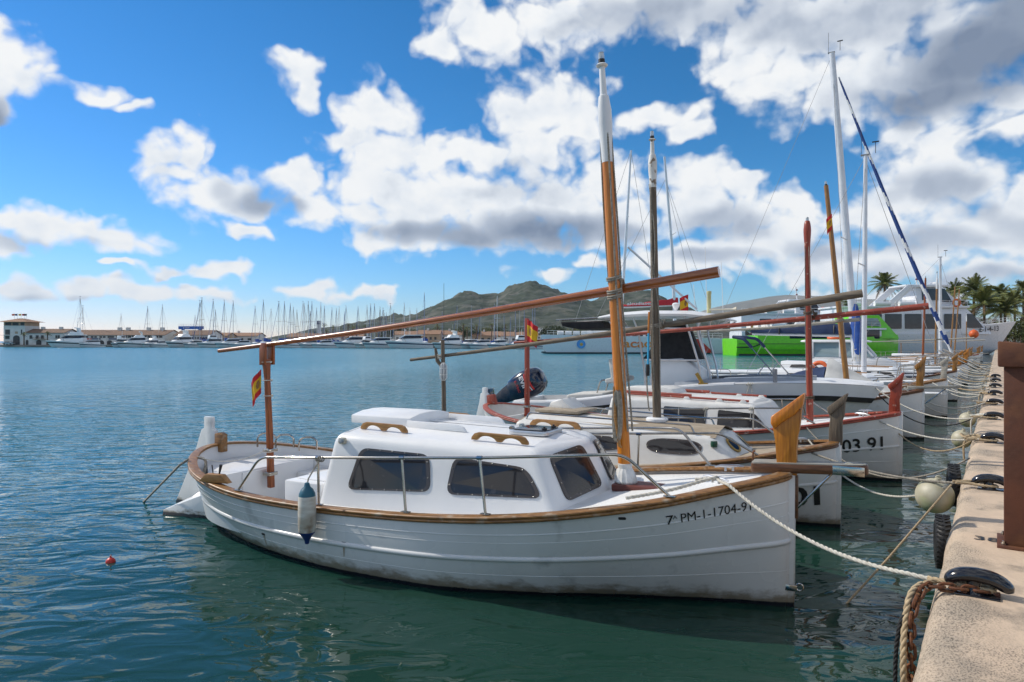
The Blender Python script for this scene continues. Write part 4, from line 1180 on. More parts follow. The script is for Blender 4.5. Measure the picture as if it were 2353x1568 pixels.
    for sg in (1, -1):
        mb = MB(); mb.rings([[(7.40, .46 * sg, -.05), (7.50, .44 * sg, .40), (7.85, .05 * sg, .48)], [(8.34, .66 * sg, -.06), (8.34, .63 * sg, .07), (8.46, .05 * sg, .14)]]); mb.build('stern_fin', HULL_W, r, bevel=.008)
    # swim ladder hoops over the stern quarter
    for u, v in ((7.45, -.45), (7.25, -.62), (6.95, -.80)):
        z = h.gz(u) + .03
        rod(r, 'ladder_hoop', bent([(u - .09, v - .10, z), (u - .09, v - .10, z + .15), (u - .04, v - .05, z + .20), (u + .05, v + .04, z + .20), (u + .09, v + .09, z + .15), (u + .09, v + .09, z)], .08), .014, STEEL)
    # cockpit furniture
    mb = MB(); mb.box((5.28, .62, .50), (.58, .72, .66)); eb = mb.build('engine_box', WHITE, r, bevel=.02)
    mb = MB(); mb.box((5.28, .60, .836), (.44, .50, .012)); mb.build('box_lid', WHITE, eb, bevel=.004)
    mb = MB(); mb.hexa([(5.0, -1.22, .16), (7.0, -.98, .16), (7.0, -.62, .16), (5.0, -.78, .16)], [(5.0, -1.24, .52), (7.0, -1.0, .52), (7.0, -.62, .52), (5.0, -.78, .52)]); mb.build('bench', WHITE, r, bevel=.015)
    mb = MB(); mb.hexa([(7.0, -.95, .16), (7.06, -.95, .16), (7.06, .88, .16), (7.0, .88, .16)], [(7.0, -.98, .70), (7.06, -.98, .70), (7.06, .92, .70), (7.0, .92, .70)]); bk = mb.build('aft_bulkhead', WHITE, r, bevel=.006)
    mb = MB(); mb.box((6.985, .08, .45), (.03, .62, .46)); mb.build('locker_door', WHITE, bk, bevel=.008)
    mb = MB(); mb.hexa([(7.06, -.90, .62), (7.80, -.30, .62), (7.80, .30, .62), (7.06, .86, .62)], [(7.06, -.92, .70), (7.80, -.32, .74), (7.80, .32, .74), (7.06, .88, .70)]); mb.build('aft_deck', WHITE, r, bevel=.01)
    # throttle block on the near gunwale
    u0 = 6.42; zz = h.gz(u0) + .034; vv = h.gb(u0) - .05
    mb = MB(); mb.prism([(-.20, 0), (.22, 0), (.12, .10), (-.10, .10)], ((u0, vv, zz), (1, .22, .02), (0, 0, 1)), .09); tb = mb.build('throttle_block', HANDLE, r, bevel=.008)
    rod(r, 'lever', [(u0 - .02, vv - .03, zz + .10), (u0 - .05, vv - .03, zz + .21)], [.010, .020], BLACK, parent=tb)
    rod(r, 'lever', [(u0 + .08, vv - .02, zz + .09), (u0 + .10, vv - .02, zz + .20)], .007, BLACK, parent=tb)
    # prow post and short bowsprit
    prow(r, [(.125, 1.24), (.11, 1.33), (.125, 1.55), (.15, 1.70), (.10, 1.76), (-.10, 1.86), (-.115, 1.95), (-.085, 1.66), (-.07, 1.60), (-.06, 1.45), (-.065, 1.24)], PROW, th=.13,
         cap=[(.135, 1.665), (.165, 1.715), (.16, 1.785), (.10, 1.83), (-.115, 2.005), (-.135, 2.01), (-.118, 1.90), (-.05, 1.81), (.06, 1.735)], cap_m=VARN)
    mb = MB(); mb.prism(rounded([(.34, -.12), (-.58, -.085), (-.66, -.05), (-.66, .05), (-.58, .085), (.34, .12)], .04, 3), ((0, 0, 1.305), (1, 0, -.05), (0, 1, 0)), .085); sp = mb.build('bowsprit', TEAK_DK, r, bevel=.008)
    mb = MB(); mb.prism(rounded([(.335, -.115), (-.57, -.08), (-.645, -.045), (-.645, .045), (-.57, .08), (.335, .115)], .04, 3), ((0, 0, 1.352), (1, 0, -.05), (0, 1, 0)), .010); mb.build('worn_top_board', TEAK_GREY, sp)
    for sg in (1, -1):
        mb = MB(); mb.box((-.50, .094 * sg, 1.325), (.26, .006, .085)); mb.build('roller_cheek', STEEL, sp, bevel=.002)
    mb = MB(); mb.lathe([(.035, -.03), (.062, -.025), (.062, .025), (.035, .03)], (-.50, 0, 1.33), axis=(0, 1, 0), n=18); mb.build('roller', CREAM, sp)
    mb = MB(); mb.box((-.058, 0, 1.03), (.028, .075, .40)); mb.build('stem_band', TEAK_DK, r, bevel=.006)
    rod(r, 'sprit_stay', [(-.065, .02, .93), (-.36, .03, 1.28)], .012, STEEL)
    rod(r, 'eye_bolt', bent([(.32, .10, 1.36), (.32, .10, 1.44), (.30, .10, 1.45)], .02), .008, RUSTCH)
    # towing eye near the waterline
    mb = MB(); mb.box((.03, .088, .19), (.20, .008, .055)); mb.build('stem_strap', STEEL, r, bevel=.002)
    mb = MB(); mb.torus((-.085, .02, .185), .032, .008, axis=(0, 1, .2), n=18, k=8); mb.build('towing_eye', STEEL, r)
    # deck cleats
    horn_cleat(r, (.62, .34, h.gz(.62) + .03), (1, -.6, 0), .26)
    horn_cleat(r, (.62, -.34, h.gz(.62) + .03), (1, .6, 0), .26)
    # foredeck coaming
    mb = MB(); mb.prism(rounded([(.95, -.42), (1.30, -.50), (1.30, .50), (.95, .42)], .08), ((0, 0, h.gz(1.1) + .005), (1, 0, -.1), (0, 1, 0)), .07); mb.build('deck_locker_lid', WHITE, r, bevel=.012)
    # name on the bow
    def onhull(x, y):
        u = .95 - x; z = .835 + y + .175 * x
        return (u, h.b(u, z) + .007, z)
    lettering('7', onhull, .088, .058, LETTER, r, 'registration', bold=.004); lettering('PM-1-1704-91', lambda x, y: onhull(x + .115, y), .088, .545, LETTER, r, 'registration', bold=0)
    lettering('A', lambda x, y: onhull(.052 + x, .045 + y), .035, .035, LETTER, r, 'registration')
    # scuppers and patches on the flank
    for u, z in ((6.6, .28), (5.55, .26), (4.25, .36), (1.30, .90)):
        mb = MB(); pl = rounded([(-.032, -.014), (.032, -.014), (.032, .014), (-.032, .014)], .013)
        mb.add([(u + a, h.b(u + a, z + b) + .004, z + b) for a, b in pl], [tuple(range(len(pl)))]); mb.build('scupper', BLACK, r, smooth=False)
        if z < .5:
            st = MB(); ks = np.linspace(0, 1, 7); st.rings([[(u + q * (.016 - .012 * k_) + .02 * k_, h.b(u, z - .02 - .13 * k_) + .0035, z - .02 - .13 * k_) for q in (-1, 1)] for k_ in ks], closed=False, cap=False); st.build('rust_streak', mat('rust_streak', (.30, .23, .15), (.52, .48, .42), rough=.6, scale=9, lo=.3, hi=.7), r, smooth=False)
    return r, h
boatA, hullA = near_boat()
def world_of(o, p):
    return V(*(Matrix.LocRotScale(o.location, o.rotation_euler, None) @ Vector(p)))

# ---------------------------------------------------------------- other traditional boats
def spar_lashing(parent, p, r, m=None, turns=3):
    mb = MB(); coil(mb, p, r, turns, .011, axis=(.05, .15, 1), pitch=.024); mb.build('lashing', m or ROPEG, parent)

def second_boat():
    r = boat_frame('fishing_boat', 'second white boat with weathered grey mast, tan roof and oval side window', 'boat', 4.39, 9.21, 57, 'traditional boats moored bow to the quay')
    h = Hull(7.75, .97, .90)
    hull_mesh(h, r, HULL_B)
    fit_out(r, h, TEAK, TEAK_DK, TANROOF, 4.75, inner_m=WHITE_OLD, strake_m=HULL_B, strakes=((.80, .008), (.55, .018)))
    cab = Cabin(r, h, WHITE_OLD, uf0=1.05, uf1=1.18, ua=4.75, tf0=1.42, tf1=1.55, ta=4.62, vbf=.62, vb=1.00, vtf=.50, vt=.86, zf=1.15, za=1.22, camber=.10, bev=.06)
    co = cab.o
    mb = MB(); U = np.linspace(1.50, 4.60, 12); rings = []
    for u in U:
        t = (u - 1.55) / 3.07; vt = .50 + .36 * max(0, t) - .02
        rings.append([(u, vt * k, cab.roof(u, vt * k) + .008 - (.03 if abs(k) == 1 else 0)) for k in (1, .75, .4, 0, -.4, -.75, -1)])
    mb.rings(rings, closed=False, cap=False); mb.build('roof_covering', TANROOF, co, angle=60)
    side = lambda a, b, o: cab.side(a, b, o)
    e = [(2.06 + .40 * math.copysign(abs(math.cos(a))**.7, math.cos(a)), .985 + .105 * math.copysign(abs(math.sin(a))**.8, math.sin(a))) for a in np.linspace(0, 2 * PI, 20, endpoint=False)]
    window('oval_window', co, e, side, rad=.02, border=.028)
    e2 = [(p[0] + 1.15, p[1] - .02) for p in e]; window('oval_window', co, e2, side, rad=.02, border=.028)
    for sg in (1, -1):
        fm = lambda a, b, o, sg=sg: cab.front(a, b, o, sg)
        pt = [(.50 + .17 * math.cos(a), .52 + .26 * math.sin(a)) for a in np.linspace(0, 2 * PI, 18, endpoint=False)]
        window('porthole', co, pt, fm, rad=.01, border=.05, bolts=False, mf=BRASS, mg=GLASS_B)
    # nav lamp
    p = V(*cab.side(1.50, 1.05, .02)); mb = MB(); mb.lathe([(.045, -.04), (.05, 0), (.045, .04)], tuple(p), n=12); mb.build('side_lamp', mat('dark_green_lamp', (.01, .05, .035), (.02, .08, .05), rough=.2), co)
    # sliding hatch, raised
    mb = MB(); mb.box((4.15, 0, 1.345), (.80, .72, .05)); mb.build('sliding_hatch', TANROOF, co, bevel=.012)
    mb = MB(); mb.prism([(4.0, 1.36), (4.5, 1.36), (4.45, 1.46), (4.25, 1.52), (4.2, 1.48)], ((0, -.25, 0), (1, 0, 0), (0, 0, 1)), .5); mb.build('hatch_hood', WHITE_OLD, co, bevel=.015)
    # low chrome rails on the roof and stanchion rails on the side decks
    for sg in (1, -1):
        rod(r, 'roof_rail', bent([(4.5, .70 * sg, 1.24), (4.45, .70 * sg, 1.34), (1.85, .50 * sg, 1.29), (1.8, .50 * sg, 1.18)], .04), .013, STEEL, parent=co)
        f = lambda u: (u, (h.gb(u) - .05) * sg, h.gz(u) + .03)
        P = bent([f(4.9), (4.75, (h.gb(4.75) - .09) * sg, 1.10), (3.0, (h.gb(3.0) - .09) * sg, 1.17), (1.55, (h.gb(1.55) - .10) * sg, 1.26), (1.30, (h.gb(1.3) - .10) * sg, 1.27), f(.85)], .10)
        ra = rod(r, 'guard_rail', P, .0165, STEEL, n=10)
        for u in (3.85, 2.35):
            s = rod(r, 'stanchion', [f(u), (u, (h.gb(u) - .09) * sg, 1.10 + (4.75 - u) * .045)], .0145, STEEL, parent=ra)
            q = (u, (h.gb(u) - .09) * sg, 1.10 + (4.75 - u) * .045)
            mb = MB(); mb.tube([V(*q) - V(.035, 0, 0), V(*q) + V(.035, 0, 0)], .022, n=8); mb.build('tee_joint', STEEL, s)
    # mast through the roof
    zr = cab.roof(2.55, 0)
    mb = MB(); mb.lathe([(.17, 0), (.17, .035), (.15, .05), (.085, .055)], (2.55, 0, zr - .01), n=22); mb.build('mast_collar', WHITE, co)
    ms = mast(r, (2.55, 0, zr), (2.63, 0, 5.66), .066, .052, GREYWOOD_V, white=3.62, white_m=MASTW_OLD)
    yd = yard(r, (-.29, -.115, 3.14), (7.64, -.05, 2.13), .056, .030, GREYWOOD)
    mb = MB(); coil(mb, (2.58, -.03, 2.75), .088, 3.5, .011, axis=(.1, .3, 1), pitch=.024); coil(mb, (2.50, -.115, 2.76), .07, 2, .011, axis=(1, 0, .1), pitch=.03); mb.build('lashing', ROPEG, yd)
    for k, (du, dv) in enumerate(((-.06, .03), (.062, .03), (.02, .07))):
        pts = [(2.55 + du, dv, 1.75), (2.57 + du * 1.05, dv, 2.9), (2.59 + du * (-.5 if k < 2 else 1), .064, 4.0), (2.62 + du * .8, dv * .6, 4.95)]
        mb = MB(); rope(mb, curve_pts(pts, 16), .010); mb.build('halyard', ROPEG, ms)
    mb = MB(); rope(mb, curve_pts([(2.62, .09, 3.0), (2.66, .10, 2.2), (2.68, .10, 1.95), (2.66, .09, 1.55), (2.64, .085, 1.42)], 12), .012); mb.build('hanging_fall', ROPEG, ms)
    mb = MB(); mb.lathe([(.03, -.09), (.034, -.05), (.034, .05), (.03, .09)], (2.665, .095, 2.05), n=8); mb.build('block', BLACK, ms)
    rod(r, 'boat_hook', [(2.66, .10, 2.0), (2.65, .10, 2.62)], .017, mat('sky_blue_paint', (.03, .34, .62), (.05, .42, .70), rough=.4), parent=ms)
    rod(r, 'boat_hook_pole', [(2.65, .10, 2.62), (2.64, .10, 2.95)], .016, VARN, parent=ms)
    # after crutch with a branch and a caged lamp
    po = rod(r, 'crutch_post', [(6.76, 0, .30), (6.77, 0, 1.5), (6.80, 0, 2.52)], [.045, .042, .036], GREYWOOD_V)
    rod(r, 'crutch_branch', [(6.80, .02, 2.02), (6.90, .03, 2.12), (6.95, .03, 2.36)], [.036, .038, .026], GREYWOOD_V, parent=po)
    mb = MB(); coil(mb, (6.85, 0, 2.20), .06, 3, .008, axis=(.2, 0, 1), pitch=.03); mb.build('cord', ROPEW, po)
    lp = (6.70, .10, 1.93)
    mb = MB(); mb.lathe([(.03, -.15), (.052, -.11), (.056, 0), (.052, .10), (.03, .14)], lp, n=12); la = mb.build('cage_lamp', LENS, po)
    cg = MB()
    for k in range(4):
        a = k * PI / 4
        cg.tube([(lp[0] + .066 * math.cos(a) * c, lp[1] + .066 * math.sin(a) * c, lp[2] + z) for c, z in ((.4, -.17), (1, -.12), (1.05, 0), (1, .11), (.4, .16), (-.4, .16), (-1, .11), (-1.05, 0), (-1, -.12), (-.4, -.17))], .0045, n=5, loop=True)
    for z in (-.06, .06): cg.torus((lp[0], lp[1], lp[2] + z), .069, .0045, n=14, k=5)
    cg.build('cage', LETTERW, la)
    prow(r, [(.10, 1.10), (.10, 1.30), (.085, 1.45), (.11, 1.56), (-.10, 1.70), (-.085, 1.50), (-.06, 1.42), (-.06, 1.10)], GREYWOOD_V, th=.11,
         cap=[(.085, 1.50), (.115, 1.545), (.12, 1.60), (.05, 1.66), (-.115, 1.80), (-.13, 1.79), (-.10, 1.69), (-.02, 1.60)], cap_m=GREYWOOD_V)
    def onhull(x, y):
        u = .53 - x; z = .27 + y + .10 * x
        return (u, h.b(u, z) + .012, z)
    lettering('01', lambda x, y: onhull(x, y), .27, .35, LETTER, r, 'registration', bold=.035)
    horn_cleat(r, (.55, .30, h.gz(.55) + .03), (1, -.6, 0)); horn_cleat(r, (.55, -.30, h.gz(.55) + .03), (1, .6, 0))
    mb = MB(); mb.tube([(.60, .05, 1.06), (.60, .05, 1.20)], .03, n=8); mb.tube([(.60, -.06, 1.17), (.60, .16, 1.17)], .02, n=8); mb.build('samson_post', STEEL, r)
    mb = MB(); mb.prism([(7.78, -.35), (8.32, -.38), (8.30, .1), (8.08, .8), (8.0, 1.12), (7.86, 1.12), (7.76, .86)], ((0, 0, 0), (1, 0, 0), (0, 0, 1)), .07); mb.build('rudder', HULL_W, r, bevel=.01)
    return r, h
boatB, hullB = second_boat()

def third_boat():
    r = boat_frame('fishing_boat', 'third white boat with red rails, red mast and black bolted windows', 'boat', 6.94, 12.22, 57, 'traditional boats moored bow to the quay')
    h = Hull(8.95, 1.0, .975)
    hull_mesh(h, r, HULL_B)
    fit_out(r, h, REDP, REDP, DECKW, 5.35, inner_m=WHITE_OLD, strake_m=HULL_B, strakes=((.80, .008), (.52, .020), (.30, .006)))
    cab = Cabin(r, h, WHITE_OLD, uf0=1.85, uf1=2.0, ua=5.35, tf0=2.2, tf1=2.35, ta=5.2, vbf=.98, vb=1.10, vtf=.82, vt=.96, zf=1.30, za=1.34, camber=.08, bev=.07)
    co = cab.o
    for sg in (1, -1):
        sd = lambda a, b, o, sg=sg: cab.side(a, b, o, sg)
        for q in ([(4.05, 1.20), (3.20, 1.185), (3.20, .86), (4.05, .84)], [(2.98, 1.18), (2.30, 1.14), (2.06, .90), (2.98, .86)]):
            window('side_window', co, q, sd, rad=.04, border=.02, mf=GLASS_D, mg=GLASS_D, bolts=(sg == 1))
    for sg in (1, -1):
        z0 = lambda u: cab.roof(u, .72) + .045
        rod(r, 'roof_rail', [(u, .72 * sg, z0(u)) for u in (5.15, 4.2, 3.3, 2.45)], .022, REDP, parent=co)
        rod(r, 'roof_rail', [(u, .60 * sg, z0(u) + .03) for u in (5.15, 4.4, 3.6)], .030, REDP, parent=co)
        for u in (4.95, 4.3, 3.65, 3.0, 2.55):
            mb = MB(); mb.prism([(-.09, -.035), (.09, -.035), (.04, .035), (-.04, .035)], ((u, .72 * sg, z0(u) - .02), (1, 0, 0), (0, 0, 1)), .05); mb.build('rail_chock', WHITE_OLD, co, bevel=.005)
    mb = MB(); z = cab.roof(4.6, .2)
    mb.prism([(4.05, z - .01), (5.25, z - .01), (5.25, z + .10), (4.3, z + .14), (4.12, z + .10)], ((0, -.10, 0), (1, 0, 0), (0, 0, 1)), .78); mb.build('sliding_hatch', WHITE_OLD, co, bevel=.015)
    p = V(*cab.side(5.08, 1.20, .02)); mb = MB(); mb.lathe([(.04, -.035), (.045, 0), (.04, .035)], tuple(p), n=12); mb.build('side_lamp', mat('dark_green_lamp', (.01, .05, .035)), co)
    for sg in (1, -1):
        f = lambda u: (u, (h.gb(u) - .05) * sg, h.gz(u) + .03)
        P = bent([f(5.4), (5.2, (h.gb(5.2) - .09) * sg, 1.13), (3.4, (h.gb(3.4) - .09) * sg, 1.21), (1.95, (h.gb(1.95) - .09) * sg, 1.29), (1.7, (h.gb(1.7) - .09) * sg, 1.29), f(1.25)], .12)
        ra = rod(r, 'guard_rail', P, .017, STEEL, n=10)
        for u in (3.62, 2.25):
            rod(r, 'stanchion', [f(u), (u, (h.gb(u) - .09) * sg, 1.13 + (5.2 - u) * .046)], .0145, STEEL, parent=ra)
    for u in (3.1, 2.28):
        q = V(u, h.gb(u) - .09, 1.13 + (5.2 - u) * .046); mb = MB(); coil(mb, tuple(q), .028, 3, .010, axis=(1, 0, 0), pitch=.03)
        mb.tube([q + V(0, .02, 0), q + V(.01, .03, -.10), q + V(.02, .02, -.22)], .009, n=5); mb.build('knotted_cord', ROPEW, r)
    ms = mast(r, (1.49, 0, h.gz(1.49) - .05), (1.54, 0, 4.20), .064, .050, REDP_V, lamp=False)
    mb = MB(); mb.lathe([(.050, 0), (.056, .2), (.068, .38), (.070, .46), (.060, .56), (.045, .62), (.035, .63)], (1.54, 0, 4.17), n=14); mh = mb.build('mast_head', REDP_V, ms)
    mb = MB(); mb.lathe([(.028, 0), (.028, .05), (.02, .07)], (1.542, 0, 4.80), n=10); mb.build('lamp_lens', LENS, mh)
    yd = yard(r, (-.44, -.12, 3.12), (8.25, -.06, 2.46), .058, .030, REDP)
    mb = MB(); coil(mb, (1.52, -.03, 3.05), .090, 2.5, .013, axis=(.1, .3, 1), pitch=.035); coil(mb, (1.42, -.12, 2.98), .07, 2, .013, axis=(1, 0, .1), pitch=.03); mb.build('lashing', mat('brown_rope', (.12, .09, .06), (.07, .05, .035), rough=.9, scale=30), yd)
    mb = MB(); coil(mb, (1.50, 0, 1.42), .078, 2.5, .013, pitch=.03); mb.tube([(1.57, .06, 1.40), (1.60, .08, 1.25), (1.57, .07, 1.12)], .014, n=6); mb.build('coiled_cord', mat('brown_rope', (.12, .09, .06)), ms)
    for du in (-.055, .05):
        mb = MB(); mb.tube(curve_pts([(1.50 + du, .03, 1.5), (1.52 + du, .04, 3.0), (1.54 + du * .6, .05, 4.3)], 10), .006, n=5); mb.build('halyard', ROPEG, ms)
    mb = MB(); mb.rings([[(7.84 + a * w, b * w, z) for a, b in ((-1, -1), (1, -1), (1, 1), (-1, 1))] for z, w in ((.36, .052), (1.6, .048), (3.05, .045))]); po = mb.build('crutch_post', REDP_V, r, bevel=.008)
    for z in (.60, .92):
        mb = MB(); mb.box((7.84, 0, z), (.135, .15, .05)); mb.build('clamp', STEEL, po, bevel=.005)
    spain_flag(po, (7.80, .06, 3.02), .52, .50, .42, 5, (-.8, .15, 0))
    prow(r, [(.17, 1.20), (.165, 1.42), (.14, 1.58), (.16, 1.66), (-.05, 1.84), (-.03, 1.55), (.0, 1.45), (-.01, 1.20)], REDP_V, th=.13,
         cap=[(.14, 1.62), (.18, 1.665), (.18, 1.72), (.10, 1.78), (-.05, 1.94), (-.075, 1.935), (-.05, 1.80), (.04, 1.70)], cap_m=REDP_V)
    mb = MB(); mb.prism([(8.98, -.3), (9.45, -.35), (9.42, .3), (9.24, .95), (9.20, 1.18), (9.15, 1.2), (9.15, 1.33), (9.02, 1.33), (9.02, 1.2), (8.97, 1.18), (8.95, .90)], ((0, 0, 0), (1, 0, 0), (0, 0, 1)), .08); mb.build('rudder', HULL_W, r, bevel=.012)
    mb = MB(); mb.prism([(8.72, .92), (8.98, .92), (9.0, 1.14), (8.80, 1.18)], ((0, 0, 0), (1, 0, 0), (0, 0, 1)), .12); mb.build('sternpost_head', REDP, r, bevel=.012)
    def onhull(x, y):
        u = 1.24 - x; z = .45 + y + .12 * x
        return (u, h.b(u, z) + .012, z)
    lettering('6-603 91', onhull, .25, 1.0, LETTER, r, 'registration', bold=.015)
    mb = MB(); mb.prism(rounded([(.55, -.34), (1.15, -.60), (1.15, .60), (.55, .34)], .08), ((0, 0, h.gz(.85) + .01), (1, 0, -.1), (0, 1, 0)), .09); mb.build('deck_hatch', WHITE, r, bevel=.015)
    horn_cleat(r, (.58, .34, h.gz(.58) + .03), (1, -.6, 0)); horn_cleat(r, (.58, -.34, h.gz(.58) + .03), (1, .6, 0))
    mb = MB(); mb.hexa([(7.90, -.85, .2), (7.96, -.85, .2), (7.96, .85, .2), (7.90, .85, .2)], [(7.90, -.95, .74), (7.96, -.95, .74), (7.96, .95, .74), (7.90, .95, .74)]); mb.build('aft_bulkhead', WHITE_OLD, r, bevel=.006)
    mb = MB(); mb.box((6.4, -.98, .62), (1.1, .06, .10)); mb.build('thwart_rail', REDP, r, bevel=.01)
    return r, h
boatC, hullC = third_boat()

def plain_boat(label, x, y, th, L, trim, mast_m, mast_u, mast_top, lean=0.0, hull_m=None, yard_span=None, yard_m=None, prow_m=None, cabin=True, white=None, sprit=False, bs=.95, zs=.95, mast_r=.06, prow_s=1.0, group_rail=False):
    """a traditional boat farther down the row"""
    r = boat_frame('fishing_boat', label, 'boat', x, y, th, 'traditional boats moored bow to the quay')
    h = Hull(L, bs, zs); hm = hull_m or HULL_W
    hull_mesh(h, r, hm, n=36)
    fit_out(r, h, trim, trim, DECKW, L * .6, inner_m=WHITE_OLD, strake_m=hm, strakes=((.6, .015),))
    if cabin:
        k = L / 8
        cab = Cabin(r, h, WHITE, uf0=1.9 * k, uf1=2.05 * k, ua=L * .6, tf0=2.2 * k, tf1=2.4 * k, ta=L * .59, vbf=.92 * bs, vb=1.02 * bs, vtf=.78 * bs, vt=.88 * bs, zf=1.30 * zs, za=1.34 * zs, bev=.09)
        for q in ([(4.05 * k, 1.2 * zs), (3.3 * k, 1.19 * zs), (3.3 * k, .92 * zs), (4.05 * k, .90 * zs)], [(3.05 * k, 1.19 * zs), (2.5 * k, 1.17 * zs), (2.3 * k, .95 * zs), (3.05 * k, .92 * zs)]):
            window('side_window', cab.o, q, lambda a, b, o: cab.side(a, b, o), rad=.05, border=.03, bolts=False)
        for sg in (1, -1): rod(r, 'roof_rail', [(L * .57, .6 * sg, cab.roof(L * .57, .6) + .05), (2.6 * k, .55 * sg, cab.roof(2.6 * k, .55) + .05)], .018, HANDLE, parent=cab.o)
    for sg in (1, -1):
        f = lambda u: (u, (h.gb(u) - .05) * sg, h.gz(u) + .03)
        P = bent([f(L * .55), (L * .52, (h.gb(L * .52) - .09) * sg, 1.12), (L * .2, (h.gb(L * .2) - .09) * sg, 1.32), f(L * .12)], .12)
        ra = rod(r, 'guard_rail', P, .016, STEEL, n=7)
        rod(r, 'stanchion', [f(L * .36), (L * .36, (h.gb(L * .36) - .09) * sg, 1.22)], .014, STEEL, parent=ra, n=6)
    if mast_top:
        ms = mast(r, (mast_u, 0, h.gz(mast_u) - .05), (mast_u + lean, 0, mast_top), mast_r, mast_r * .78, mast_m, white=(mast_top - 1.9 if white else None), lamp=True)
    if yard_span:
        a, b = yard_span
        yd = yard(r, a, b, .05, .028, yard_m)
        if mast_top:
            z = a[2] + (b[2] - a[2]) * (mast_u - a[0]) / (b[0] - a[0])
            spar_lashing(yd, (mast_u + lean * .4, -.03, z), mast_r + .03)
        po = rod(r, 'crutch_post', [(L * .86, 0, .3), (L * .86, -.02, b[2] + (a[2] - b[2]) * (b[0] - L * .86) / (b[0] - a[0]) - .02)], .04, mast_m)
    z0 = h.gz(0); s = prow_s
    if group_rail: rod(r, 'pulpit', bent([(1.5, .80 * bs, h.gz(1.5)), (1.35, .80 * bs, z0 + .42), (.25, .16, z0 + .52), (.25, -.16, z0 + .52), (1.35, -.80 * bs, z0 + .42), (1.5, -.80 * bs, h.gz(1.5))], .12), .018, STEEL, n=6)
    prow(r, [(.15, z0 - .04), (.14, z0 + .20 * s), (.12, z0 + .34 * s), (.15, z0 + .44 * s), (-.06, z0 + .58 * s), (-.05, z0 + .30 * s), (-.02, z0 + .22 * s), (-.04, z0 - .04)], prow_m or OCHRE, th=.13,
         cap=[(.13, z0 + .40 * s), (.17, z0 + .44 * s), (.17, z0 + .50 * s), (.08, z0 + .56 * s), (-.07, z0 + .70 * s), (-.09, z0 + .69 * s), (-.06, z0 + .56 * s), (.03, z0 + .47 * s)], cap_m=prow_m or OCHRE)
    if sprit:
        mb = MB(); mb.prism(rounded([(.34, -.12), (-.75, -.08), (-.82, 0), (-.75, .08), (.34, .12)], .04, 3), ((0, 0, z0 + .07), (1, 0, -.05), (0, 1, 0)), .07); sp = mb.build('bowsprit', TEAK_GREY, r, bevel=.008)
        rod(r, 'sprit_stay', [(-.05, .02, z0 - .35), (-.5, .02, z0 + .05)], .014, STEEL, parent=sp)
    return r, h

# ================================================================ motor and sailing boats of the near row
class VHull:
    """hard-chine or round hull with a raked stem; tables over t = share of the length from the bow"""
    def __init__(s, L, beam, gz, rake=.9, flare=.78, tr=.9):
        s.L, s.B, s.gzt, s.rake, s.flare, s.tr = L, beam / 2, gz, rake, flare, tr
    def gz(s, t): return float(spline(np.linspace(0, 1, len(s.gzt)), s.gzt, t))
    def gb(s, t): return s.B * float(spline([0, .05, .12, .22, .35, .5, .75, 1], [.02, .22, .48, .74, .92, 1.0, 1.0, s.tr], t))
    def pt(s, t, f, side=1, out=0.0):
        """f: 1 at the gunwale, 0 at the waterline, negative below"""
        g = s.gz(t); z = g * f if f >= 0 else -.5 * -f
        w = s.flare + (1 - s.flare) * t
        k = (w + (1 - w) * max(0, f)**.8) if f >= 0 else w * (1 + f * .95)
        nb = s.gb(t) * k
        u = t * s.L + s.rake * (1 - t)**3 * (1 - f)
        return V(u, side * (nb + out), z)
    def build(s, root, m, n=26, levels=(1, .85, .7, .5, .3, .15, 0, -.4, -1)):
        ts = [(k / (n - 1))**1.4 for k in range(n)]
        mb = MB(); rings = []
        for t in ts: rings.append([s.pt(t, f) for f in levels] + [s.pt(t, f, -1) for f in levels[::-1]])
        mb.rings(rings, closed=False, cap=False); mb.add(rings[-1], [tuple(range(len(rings[-1])))])
        return mb.build('hull', m, root, angle=45)
    def band(s, root, name, m, f0, f1, out, n=30, t0=0.0):
        ts = [t0 + (1 - t0) * (k / (n - 1))**1.4 for k in range(n)]
        mb = MB()
        for sd in (1, -1):
            mb.rings([[s.pt(t, f0, sd, -.02), s.pt(t, f0, sd, out), s.pt(t, f1, sd, out), s.pt(t, f1, sd, -.02)] for t in ts], cap=True)
        return mb.build(name, m, root, angle=45)
    def deck(s, root, m, dz=-.03, t0=0.0, t1=1.0, inset=.0, camber=.06, name='deck', n=20):
        rings = []
        for t in np.linspace(t0 + 1e-3, t1, n):
            b = max(.01, s.gb(t) - inset); z = s.gz(t) + dz
            rings.append([(t * s.L, b * k, z + camber * (1 - k * k)) for k in (1, .7, .35, 0, -.35, -.7, -1)])
        mb = MB(); mb.rings(rings, closed=False, cap=False); return mb.build(name, m, root, angle=50)

def loft_box(mb, secs, m=0):
    """sections of (u, half width bottom, half width top, z bottom, z top)"""
    rings = []
    for u, b0, b1, z0, z1 in secs: rings.append([(u, b0, z0), (u, b1, z1), (u, -b1, z1), (u, -b0, z0)])
    return mb.rings(rings, m=m)

